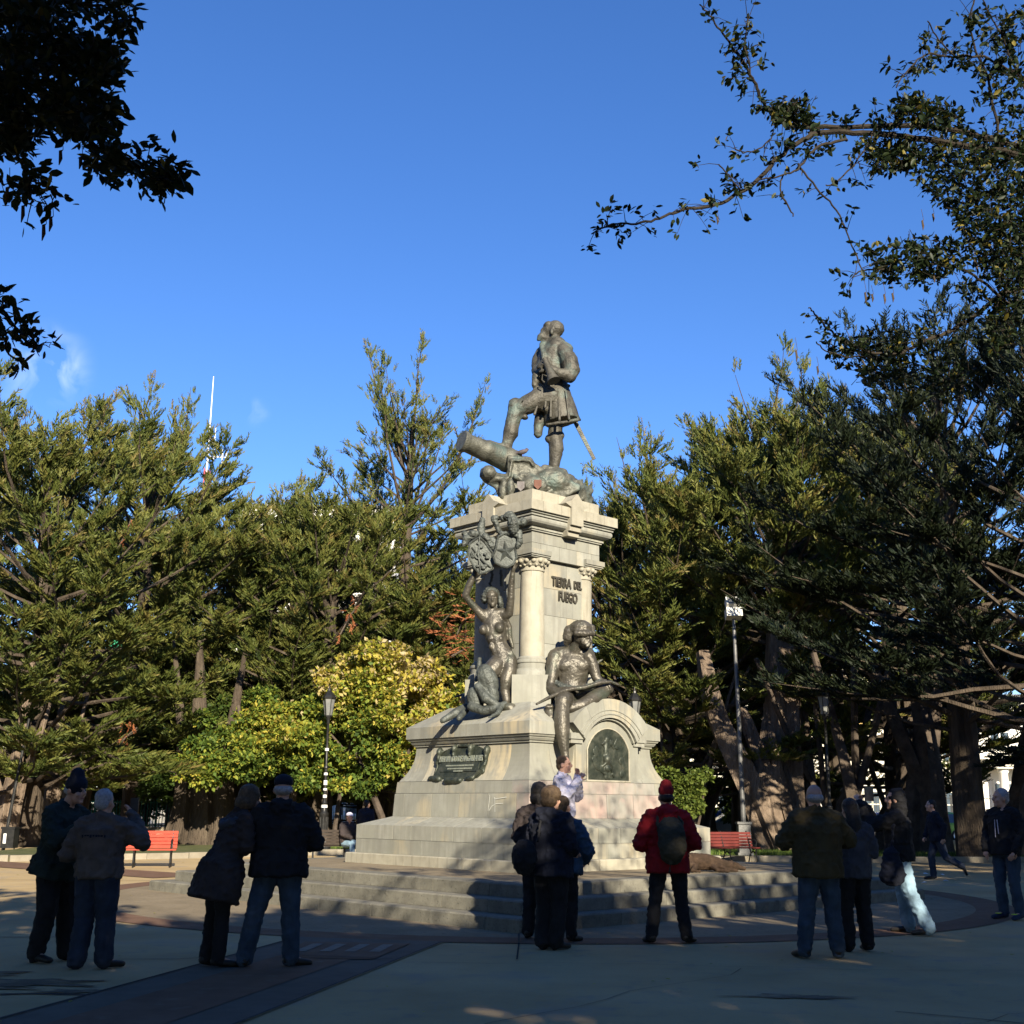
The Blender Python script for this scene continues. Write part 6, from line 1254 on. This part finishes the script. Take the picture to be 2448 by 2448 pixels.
# litter bin and leaning posts at far left
t = empty('litter_bin', (W(20, 2035, 39).x, 39, 0), 0, 'black bin on two legs at the far left edge', 'bin')
mb = MB(); mb.box(-.20,.20,-.2,.2,.16,.76); mb.box(-.22,.22,-.22,.22,.74,.80); mb.build('body', IRON, t)
for sx in (-.17,.17): mb = MB(); mb.tube([(sx,0,0),(sx,0,.2)], .02, 6); mb.build('leg', IRON, t)
mb = MB(); mb.box(-.12,-.03,-.212,-.202,.3,.6); mb.build('notice', STK, t)
t = empty('sign_post', (W(6, 2040, 39.5).x, 39.5, 0), 0, 'slim leaning dark post beside the bin', 'post'); mb = MB(); mb.tube([(0,0,0),(.18,0,2.0),(.40,0,4.2)], [.06,.05,.04], 8); mb.build('pole', IRON, t, smooth=True)
# low wall and green fence at left, iron fence at right
GRN = noisy('green fence paint', [(.3,(.01,.09,.06)),(.7,(.02,.17,.11))], 4, .5)
SAND = noisy('sandstone wall', [(.3,(.30,.25,.18)),(.7,(.42,.36,.27))], 3, .9, bump=.5)
def fence(x0, x1, y, z0, z1, m, label, wallz, step=.14, lean=0, spear=False, wallm=SAND):
    t = empty('iron_fence', (x0, y, 0), 0, label, 'fence'); n = int((x1-x0)/step)
    if wallz:
        k = int((x1-x0)/2.2)
        for i in range(k): mb = MB(); a = (x1-x0)/k; mb.box(i*a+.01, (i+1)*a-.01, -.14, .14, 0, wallz); mb.build('wall_stone', wallm, t)
    mb = MB()
    for i in range(n):
        x = i*step; mb.box(x-.014, x+.014, -.014, .014, z0, z1)
        if spear: mb.tube([(x,0,z1),(x,0,z1+.05),(x,0,z1+.16)], [.01,.035,.003], 4)
    o = mb.build('bars', m, t); o['kind'] = 'stuff'
    for zz in (z0+.12, z1-.12): mb = MB(); mb.box(0, x1-x0, -.025, .025, zz-.02, zz+.02); mb.build('rail', m, t)
    for i in range(int((x1-x0)/2.8)+1): mb = MB(); mb.box(i*2.8-.04, i*2.8+.04, -.04, .04, 0, z1+.08); mb.build('post', m, t)
fence(-30, -14.4, 56, .5, 1.75, GRN, 'bright green railing on a low sandstone wall at left', .55)
fence(-14.2, -3, 58.5, .5, 1.95, GRN, 'shaded green railing behind the autumn tree', .45)
CREAM = noisy('cream rendered wall', [(.3,(0.589,0.551,0.437)),(.7,(0.722,0.684,0.570))], 1.2, .85)
fence(12, 52, 80.2, .6, 2.5, IRON, 'black spear-topped railing in front of the cream building', .5, .22, spear=True, wallm=CREAM)
# ------------------------------------------------------------------ buildings
WHITE = noisy('white wall', [(.3,(.70,.67,.60)),(.7,(.80,.77,.70))], .8, .85); YELW = noisy('ochre band', [(.3,(.62,.42,.14)),(.7,(.72,.50,.20))], 1, .85)
WIN = noisy('window glass', [(.3,(.02,.03,.04)),(.7,(.08,.11,.14))], .7, .12, 0, .6, bump=0); PINKW = noisy('pinkish wall', [(.3,(.62,.45,.36)),(.7,(.70,.53,.43))], 1, .85)
ROOFM = noisy('grey roof', [(.3,(.12,.12,.12)),(.7,(.2,.2,.2))], 1, .8); GREENP = noisy('green fascia', [(.3,(.02,.22,.10)),(.7,(.04,.32,.15))], 1, .6); REDROOF = noisy('rust red roof', [(.3,(.25,.05,.03)),(.7,(.35,.09,.05))], 1, .8)
def building(label, x0, x1, y, d, floors, fh, wm, nwin, band=None, base=.13, roof=ROOFM, cornice=True, ww=.42, name='building'):
    t = empty(name, (x0, y, base), 0, label, 'building'); Wd = x1-x0; Hh = floors*fh
    mb = MB(); mb.box(0, Wd, 0, d, 0, Hh); mb.build('wall', wm, t)
    mb = MB(); mb.box(-.3, Wd+.3, -.3, d+.3, Hh+.02, Hh+.35); mb.build('roof', roof, t)
    for f in range(floors):
        z0 = f*fh
        if cornice: mb = MB(); mb.box(-.12, Wd+.12, -.16, -.002, z0+fh-.30, z0+fh-.06); mb.build('string_course', band if band and f == floors-2 else wm, t)
        for i in range(nwin):
            cx_ = Wd*(i+.5)/nwin; hw = Wd/nwin*ww/2
            w_ = empty('window', (cx_, 0, z0+fh*.28)); w_.parent = t
            mb = MB(); mb.box(-hw, hw, -.03, -.004, 0, fh*.45); mb.build('pane', WIN, w_)
            mb = MB()
            for a in (-hw, 0, hw): mb.box(a-.05, a+.05, -.09, -.032, 0, fh*.45)
            for zz in (0, fh*.22, fh*.45): mb.box(-hw-.05, hw+.05, -.10, -.034, zz-.04, zz+.04)
            mb.build('frame', wm, w_)
            mb = MB(); mb.box(-hw-.15, hw+.15, -.22, -.004, -.14, -.05); mb.build('sill', wm, w_)
    return t
building('cream corner building with an ochre upper band behind the right trunks', 11, 31, 84, 12, 3, 3.7, CREAM, 8, YELW)
b2 = building('bright cream columned building farther right', 33, 62, 86, 14, 2, 4.6, WHITE, 9, YELW)
for i in range(10): mb = MB(); mb.lathe([(.42,0),(.42,.3),(.34,.4),(.30,4.0),(.40,4.15),(.40,4.3)], (1.2+i*2.9,-1.2,0), 12); mb.build('column', WHITE, b2, smooth=True)
mb = MB(); mb.box(0,29,-1.8,-.01,4.32,5.0); mb.build('portico_beam', CREAM, b2)
b3 = building('plain white building with a dark doorway left of the monument', -16, -4.5, 83, 10, 2, 3.2, WHITE, 3)
mb = MB(); mb.box(2.6,3.7,-.05,-.003,0,2.9); mb.build('door', DWOOD, b3)
building('pinkish house beside the white one', -4.2, 3, 84, 10, 2, 3.6, PINKW, 3)
building('tall pale hotel block rising behind the left cypresses', W(520,1944,112).x, W(925,1944,112).x, 112, 16, 9, 3.25, WHITE, 9, None, .1, ww=.5)
b5 = building('small building with a green roof edge and yellow sills at far left', W(235,1944,92).x, W(330,1944,92).x, 92, 8, 4, 3.2, CREAM, 2, YELW)
mb = MB(); mb.box(-.4, 4, -.4, -.31, 12.6, 13.8); mb.build('fascia', GREENP, b5)
building('white house at the far left edge behind the cypress', -52, -34, 88, 10, 3, 3.2, WHITE, 6)
building('low house with a rust red roof behind the right canopy', 55, 75, 82, 12, 2, 3.3, CREAM, 5, None, .13, REDROOF)
# antenna mast
Y = 118; top = W(403*1.2671, 710*1.2671, Y); t = empty('antenna_mast', (top.x, Y, 0), 0, 'white and red antenna mast above the left cypresses', 'antenna')
MW = mat('white mast paint', (.78,.78,.78), .6); MR = mat('red mast paint', (.5,.06,.04), .6)
H_ = top.z
for i in range(8):
    z0, z1 = 24+i*2.2, 24+(i+1)*2.2
    if z1 > H_-9: break
    mb = MB()
    for a in (0, 2.1, 4.2): mb.tube([(.35*math.cos(a),.35*math.sin(a),z0),(.35*math.cos(a),.35*math.sin(a),z1)], .05, 5)
    for k in range(3):
        zz = z0+k*(z1-z0)/3
        for a in (0, 2.1, 4.2): mb.tube([(.35*math.cos(a),.35*math.sin(a),zz),(.35*math.cos(a+2.1),.35*math.sin(a+2.1),zz+.73)], .03, 4)
    mb.build('lattice_section', MR if i % 2 == 0 else MW, t)
mb = MB(); mb.tube([(0,0,0),(0,0,26)], .3, 8); mb.build('lower_mast', MW, t)
mb = MB(); mb.tube([(0,0,H_-11),(0,0,H_-5),(0,0,H_)], [.10,.07,.04], 8); mb.build('whip_aerial', MW, t)
for dx_, z0, z1 in ((.6,H_-9.0,H_-5.6),(1.5,H_-9.4,H_-8.0),(1.9,H_-9.4,H_-8.2)):
    mb = MB(); mb.tube([(dx_,0,z0),(dx_,0,z1)], .055, 6); mb.tube([(0,0,(z0+z1)/2),(dx_,0,(z0+z1)/2)], .04, 5); mb.build('aerial', MW, t)
# ------------------------------------------------------------------ cars
TYRE = mat('tyre rubber', (.015,.015,.015), .8); RIM = mat('alloy rim', (.45,.45,.46), .35, .7); TAIL = mat('tail light', (.5,.02,.02), .3); HEADL = mat('head lamp glass', (.6,.6,.58), .15)
def paint(name, c): m = mat(name, c, .28, .1, .5); m.node_tree.nodes['Principled BSDF'].inputs['Coat Weight'].default_value = .6; return m
def car(x, y, rz, label, c, L=4.2, Wd=1.75, H=1.48, kind='hatch'):
    t = empty('parked_car', (x, y, .006), rz, label, 'car', 'cars parked along the street'); pm = paint('car paint', c)
    if kind == 'van': low = [(-.5,.30),(-.5,.62),(-.47,.80),(-.33,.92),(.5,.95),(.505,.35),(.5,.22),(-.48,.22)]; cab = [(-.34,.92),(-.22,1.38),(-.16,1.44),(.47,1.48),(.495,.95)]
    else: low = [(-.5,.30),(-.5,.55),(-.485,.68),(-.27,.86),(.44,.92),(.49,.80),(.505,.45),(.49,.22),(-.48,.22)]; cab = [(-.28,.85),(-.12,1.32),(-.04,1.44),(.20,1.48),(.38,1.40),(.47,.90)]
    k = H/1.48
    def loft(poly, w0, w1, z0, z1):
        b = MB(); ws = []
        for s in (-1, 1):
            for px, pz in poly: f = min(1, max(0, (pz*k-z0)/(z1-z0))); ws.append((px*L, s*(w0+(w1-w0)*f), pz*k))
        n = len(poly); b.add(ws, [tuple(range(n)), tuple(range(2*n-1, n-1, -1))]+[(i, i+n, (i+1)%n+n, (i+1)%n) for i in range(n)]); return b
    o = loft(low, Wd/2, Wd/2*.97, .2, .9).build('body', pm, t); md = o.modifiers.new('b','BEVEL'); md.width = .05; md.segments = 3; o.data.shade_smooth(); o.data.set_sharp_from_angle(angle=R(45))
    o = loft(cab, Wd/2*.95, Wd/2*.74, .85*k, 1.46*k).build('cabin', pm, t); md = o.modifiers.new('b','BEVEL'); md.width = .05; md.segments = 3; o.data.shade_smooth(); o.data.set_sharp_from_angle(angle=R(45))
    c0 = [(px*.0+px*L, pz*k) for px, pz in cab]; mx = sum(p[0] for p in c0)/len(c0); mz = .5*(max(p[1] for p in c0)+min(p[1] for p in c0))
    for s in (-1, 1):
        for a, b_ in ((0.0,.48),(.52,1.0)):
            xs0 = min(p[0] for p in c0)+.28; xs1 = max(p[0] for p in c0)-.22; xa = xs0+(xs1-xs0)*a; xb = xs0+(xs1-xs0)*b_; z0 = .93*k; z1 = 1.36*k
            def yy(z): return s*(Wd/2*(.95+(.74-.95)*min(1,(z-.85*k)/(.61*k)))+.012)
            xt0 = xa+(.42 if a == 0 else 0); xt1 = xb-(.26 if b_ == 1 else 0)
            mb = MB(); v = [(xa,yy(z0),z0),(xb,yy(z0),z0),(xt1,yy(z1),z1),(xt0,yy(z1),z1)]; v2 = [(p[0],p[1]-s*.03,p[2]) for p in v]; mb.add(v+v2, [(0,1,2,3),(7,6,5,4),(0,4,5,1),(1,5,6,2),(2,6,7,3),(3,7,4,0)]); mb.build('side_window', WIN, t)
    for (xa, za), (xb, zb), nm in ((cab[0], cab[1], 'windscreen'), (cab[-1], cab[-2], 'rear_window')):
        sgn = -1 if nm == 'windscreen' else 1; p0 = Vector((xa*L+sgn*.02, 0, za*k+.05)); p1 = Vector((xb*L+sgn*.02, 0, zb*k-.04)); w0, w1 = Wd*.42, Wd*.36
        mb = MB(); v = [p0+Vector((0,-w0,0)), p0+Vector((0,w0,0)), p1+Vector((0,w1,0)), p1+Vector((0,-w1,0))]; v2 = [q-Vector((sgn*.04,0,0)) for q in v]; mb.add(v+v2, [(0,1,2,3),(7,6,5,4),(0,4,5,1),(1,5,6,2),(2,6,7,3),(3,7,4,0)]); mb.build(nm, WIN, t)
    for wx in (-.31*L, .31*L):
        for s in (-1, 1):
            w_ = empty('wheel', (wx, s*(Wd/2-.08), .31)); w_.parent = t; w_.rotation_euler = (math.pi/2,0,0)
            mb = MB(); mb.lathe([(.24,-.10),(.31,-.09),(.315,0),(.31,.09),(.24,.10)], n=20); mb.build('tyre', TYRE, w_, smooth=True)
            mb = MB(); mb.lathe([(.21,-.105),(.22,-.11),(.22,.11),(.21,.105)], n=16)
            mb.build('rim', RIM, w_, smooth=True)
    for s in (-1, 1):
        mb = MB(); mb.box(.485*L,.507*L,*sorted((s*Wd*.36,s*Wd*.47)),.62*k,.84*k); mb.build('tail_light', TAIL, t)
        mb = MB(); mb.box(-.505*L,-.475*L,*sorted((s*Wd*.30,s*Wd*.46)),.52*k,.66*k); mb.build('headlight', HEADL, t)
    mb = MB(); mb.box(-.508*L,-.49*L,-Wd*.44,Wd*.44,.25*k,.42*k); mb.box(.49*L,.508*L,-Wd*.44,Wd*.44,.25*k,.42*k); mb.build('bumper', TYRE, t)
    return t
car(W(2222,1944,65.5).x, 65.5, 0, 'lime green hatchback parked behind the striding man', (.16,.34,.03), 3.6, 1.6, 1.52)
car(W(1755,1944,66).x, 66, 0, 'silver beige estate car seen past the right end of the base', (.38,.36,.32), 4.3)
car(W(1700,1944,70.5).x, 71.5, 0, 'blue car partly hidden behind the silver one', (.03,.06,.16), 4.2)
car(W(2085,1944,67).x, 67.5, 0, 'dark blue saloon left of the green hatchback', (.03,.08,.24), 4.3)
car(W(1990,1944,66).x, 66, 0, 'dark grey car behind the woman in the grey knit', (.05,.05,.055), 4.2)
car(W(2440,1944,66).x, 66, 0, 'red car at the right edge beyond the plaza', (.45,.03,.02), 4.2)
car(W(20,1944,47).x, 47.5, R(100), 'white van seen from behind at the left edge', (.75,.75,.74), 4.4, 1.8, 1.75, 'van')
car(W(560,1944,68).x, 68, 0, 'dark car beyond the autumn tree', (.04,.04,.05), 4.2)
# hedges and bushes beyond the left fence
for i, (px, Y, rx, rz_, zc, lab) in enumerate(((20,62,3.4,3.2,3.4,'sunlit yellow-green bush behind the green railing'),(110,64,3.0,3.0,3.2,'sunlit bush between the pale trunks'),(230,66,3.2,2.6,3.0,'mid green bush beside the small green-edged building'),(330,63,3.6,2.8,2.8,'dark green bush behind the thin lantern post'),(440,66,3.8,2.8,2.8,'dark bush behind the massive trunk'),(1120,60,3.5,2.5,2.5,'dark bush hidden behind the monument base'),(1420,62,2.6,1.4,1.4,'low dark bush behind the leaning trunks'))):
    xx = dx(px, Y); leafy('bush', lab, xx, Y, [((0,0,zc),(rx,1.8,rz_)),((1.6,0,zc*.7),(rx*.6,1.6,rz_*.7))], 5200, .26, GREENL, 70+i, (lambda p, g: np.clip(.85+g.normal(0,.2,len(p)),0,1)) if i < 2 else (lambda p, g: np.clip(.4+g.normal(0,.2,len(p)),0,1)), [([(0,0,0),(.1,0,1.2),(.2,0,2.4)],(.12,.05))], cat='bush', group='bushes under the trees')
# grass along the kerbs
def grass(poly_x, y0, y1, n, seed):
    g = np.random.default_rng(seed); x = g.uniform(*poly_x, n); y = g.uniform(y0, y1, n); h = g.uniform(.05,.14,n); a = g.uniform(0, 6.28, n); z = np.full(n, .13)
    V = np.stack([np.stack([x-np.cos(a)*.012, y-np.sin(a)*.012, z],1), np.stack([x+np.cos(a)*.012, y+np.sin(a)*.012, z],1), np.stack([x+g.normal(0,.04,n), y+g.normal(0,.04,n), z+h],1)],1).reshape(-1,3)
    o = link('grass', np_mesh('grass', V, np.arange(3*n).reshape(-1,3), np.repeat(g.random(n),3)), GRASSM); tag(o, 'grass growing inside the garden kerb', 'grass', None, 'stuff')
grass((-9,-2.2), 41.9, 45, 16000, 81); grass((3.2,22), 39.2, 43, 22000, 82)
# red-covered vendor's table at the lower right corner
q = W(2340, 2446, 4.25); t = empty('souvenir_table', (q.x+.02, 4.15, 0), 0, 'red-covered table set with small metal trinkets at the lower right corner', 'table')
CLOTHR = cloth('deep red cloth', (.16,.008,.03)); TW_, TD_, TZ = .30, .25, q.z-.02
mb = MB(); mb.box(-TW_, TW_+.5, -TD_, TD_-.15, TZ-.025, TZ); mb.build('cloth_top', CLOTHR, t)
mb = MB(); n = 40
P = [(-TW_-.002+(2*TW_+.5)*i/n, (TD_-.148)+.012*math.sin(i*1.7), 0) for i in range(n+1)]
mb.add([(x, y, TZ) for x, y, _ in P]+[(x, y+.03*math.sin(i*1.3), TZ-.45) for i, (x, y, _) in enumerate(P)], [(i, i+1, n+2+i, n+1+i) for i in range(n)]); mb.build('cloth_skirt', CLOTHR, t, smooth=True)
for sx in (-TW_+.03, TW_+.45):
    for sy in (-TD_+.03, TD_-.2): mb = MB(); mb.box(sx-.015, sx+.015, sy-.015, sy+.015, 0, TZ-.03); mb.build('leg', IRON, t)
SILV = noisy('cast pewter', [(.3,(.10,.10,.11)),(.7,(.26,.26,.28))], 30, .4, .8)
for i, (u, v) in enumerate(((-.13,.02),(-.10,.05),(-.07,.03),(.04,.05),(.075,.03),(.10,.05),(.13,.04),(-.03,-.02),(.02,.0))):
    b = Blob(); b.e((0,0,.008), (.010,.010,.009)); b.e((0,0,.020), (.006,.006,.008)); b.t([(0,0,.01),(.010,0,.024)], .003, 6); b.t([(0,0,.01),(-.010,.004,.022)], .003, 6)
    me = b.mesh('trinket', vox=.0022, smooth=1); o = link('trinket', me, SILV); o.location = (t.location.x+u, t.location.y+v, TZ); o.rotation_euler = (0,0,i*1.1)
    tag(o, 'tiny pewter figure, %s of nine on the red-covered table' % ['first from the left','second from the left','third from the left','fourth from the left','sixth from the left','seventh from the left','rightmost','nearest and leftmost','nearest and central'][i], 'trinket', 'pewter trinkets on the red table')
# fallen litter and leaves on the plaza
g = np.random.default_rng(9)
n = 260; pos = np.stack([g.uniform(-12,14,n), g.uniform(8,36,n), np.full(n,.016)],1); m_ = (np.abs(pos[:,0]-CX)+np.abs(pos[:,1]-CY)) > 7.2; pos = pos[m_]; n = len(pos)
V, F, T = scatter([(lv, lf_)], pos, np.stack([g.normal(size=n), g.normal(size=n), np.zeros(n)],1), np.tile([0,0,1.0],(n,1)), g.uniform(.04,.07,n), g.uniform(.5,1,n), g)
tag(link('fallen_leaves', np_mesh('fl', V, F, T), AUT), 'scattered dry fallen leaves on the plaza paving', 'leaves', None, 'stuff')
for i, (px, py) in enumerate(((2213,2090),(2254,2093),(2262,2108),(2210,2112),(2160,2102))):
    q = W(px, py, 1); d = q-Vector((0,0,1.5)); k = 1.5/-d.z; x, y = d.x*k, d.y*k
    mb = MB(); mb.add([(-.06,-.04,0),(.07,-.03,.0),(.05,.05,.012),(-.05,.04,.02),(0,0,.035)], [(0,1,4),(1,2,4),(2,3,4),(3,0,4),(3,2,1,0)]); o = mb.build('paper_scrap', STK); o.location = (x, y, .01); o.rotation_euler = (0,0,i)
    tag(o, 'white paper scrap on the paving, %s of the striding man\'s feet' % ['just left','just right and behind','just right and in front','in front','well left'][i], 'litter', 'paper scraps near the striding man')
# ------------------------------------------------------------------ thin cloud wisps in the sky
geo = nt.nodes.new('ShaderNodeTexCoord'); acc = None
for px, py, rad, amt in ((120,868,.040,.22),(150,900,.03,.14),(612,985,.016,.10),(40,925,.03,.08)):
    d = (W(px, py, 10)-Vector((0,0,1.5))).normalized()
    vm = nt.nodes.new('ShaderNodeVectorMath'); vm.operation = 'DISTANCE'; nt.links.new(geo.outputs['Generated'], vm.inputs[0]); vm.inputs[1].default_value = d
    mr = nt.nodes.new('ShaderNodeMapRange'); mr.interpolation_type = 'SMOOTHERSTEP'; mr.inputs[1].default_value = rad; mr.inputs[2].default_value = 0; mr.inputs[3].default_value = 0; mr.inputs[4].default_value = amt; nt.links.new(vm.outputs['Value'], mr.inputs[0])
    if acc is None: acc = mr.outputs[0]
    else: ma = nt.nodes.new('ShaderNodeMath'); ma.operation = 'ADD'; nt.links.new(acc, ma.inputs[0]); nt.links.new(mr.outputs[0], ma.inputs[1]); acc = ma.outputs[0]
nz = nt.nodes.new('ShaderNodeTexNoise'); nz.inputs['Scale'].default_value = 38; nz.inputs['Detail'].default_value = 7; nz.inputs['Distortion'].default_value = .6; nt.links.new(geo.outputs['Generated'], nz.inputs['Vector'])
mr = nt.nodes.new('ShaderNodeMapRange'); mr.inputs[1].default_value = .42; mr.inputs[2].default_value = .68; nt.links.new(nz.outputs[0], mr.inputs[0])
mu = nt.nodes.new('ShaderNodeMath'); mu.operation = 'MULTIPLY'; nt.links.new(acc, mu.inputs[0]); nt.links.new(mr.outputs[0], mu.inputs[1])
mx = nt.nodes.new('ShaderNodeMix'); mx.data_type = 'RGBA'; nt.links.new(mu.outputs[0], mx.inputs[0]); nt.links.new(mx_.outputs[2], mx.inputs[6]); mx.inputs[7].default_value = (12, 12.7, 14, 1); nt.links.new(mx.outputs[2], bg.inputs[0])
bpy.data.scenes.remove(TMP)
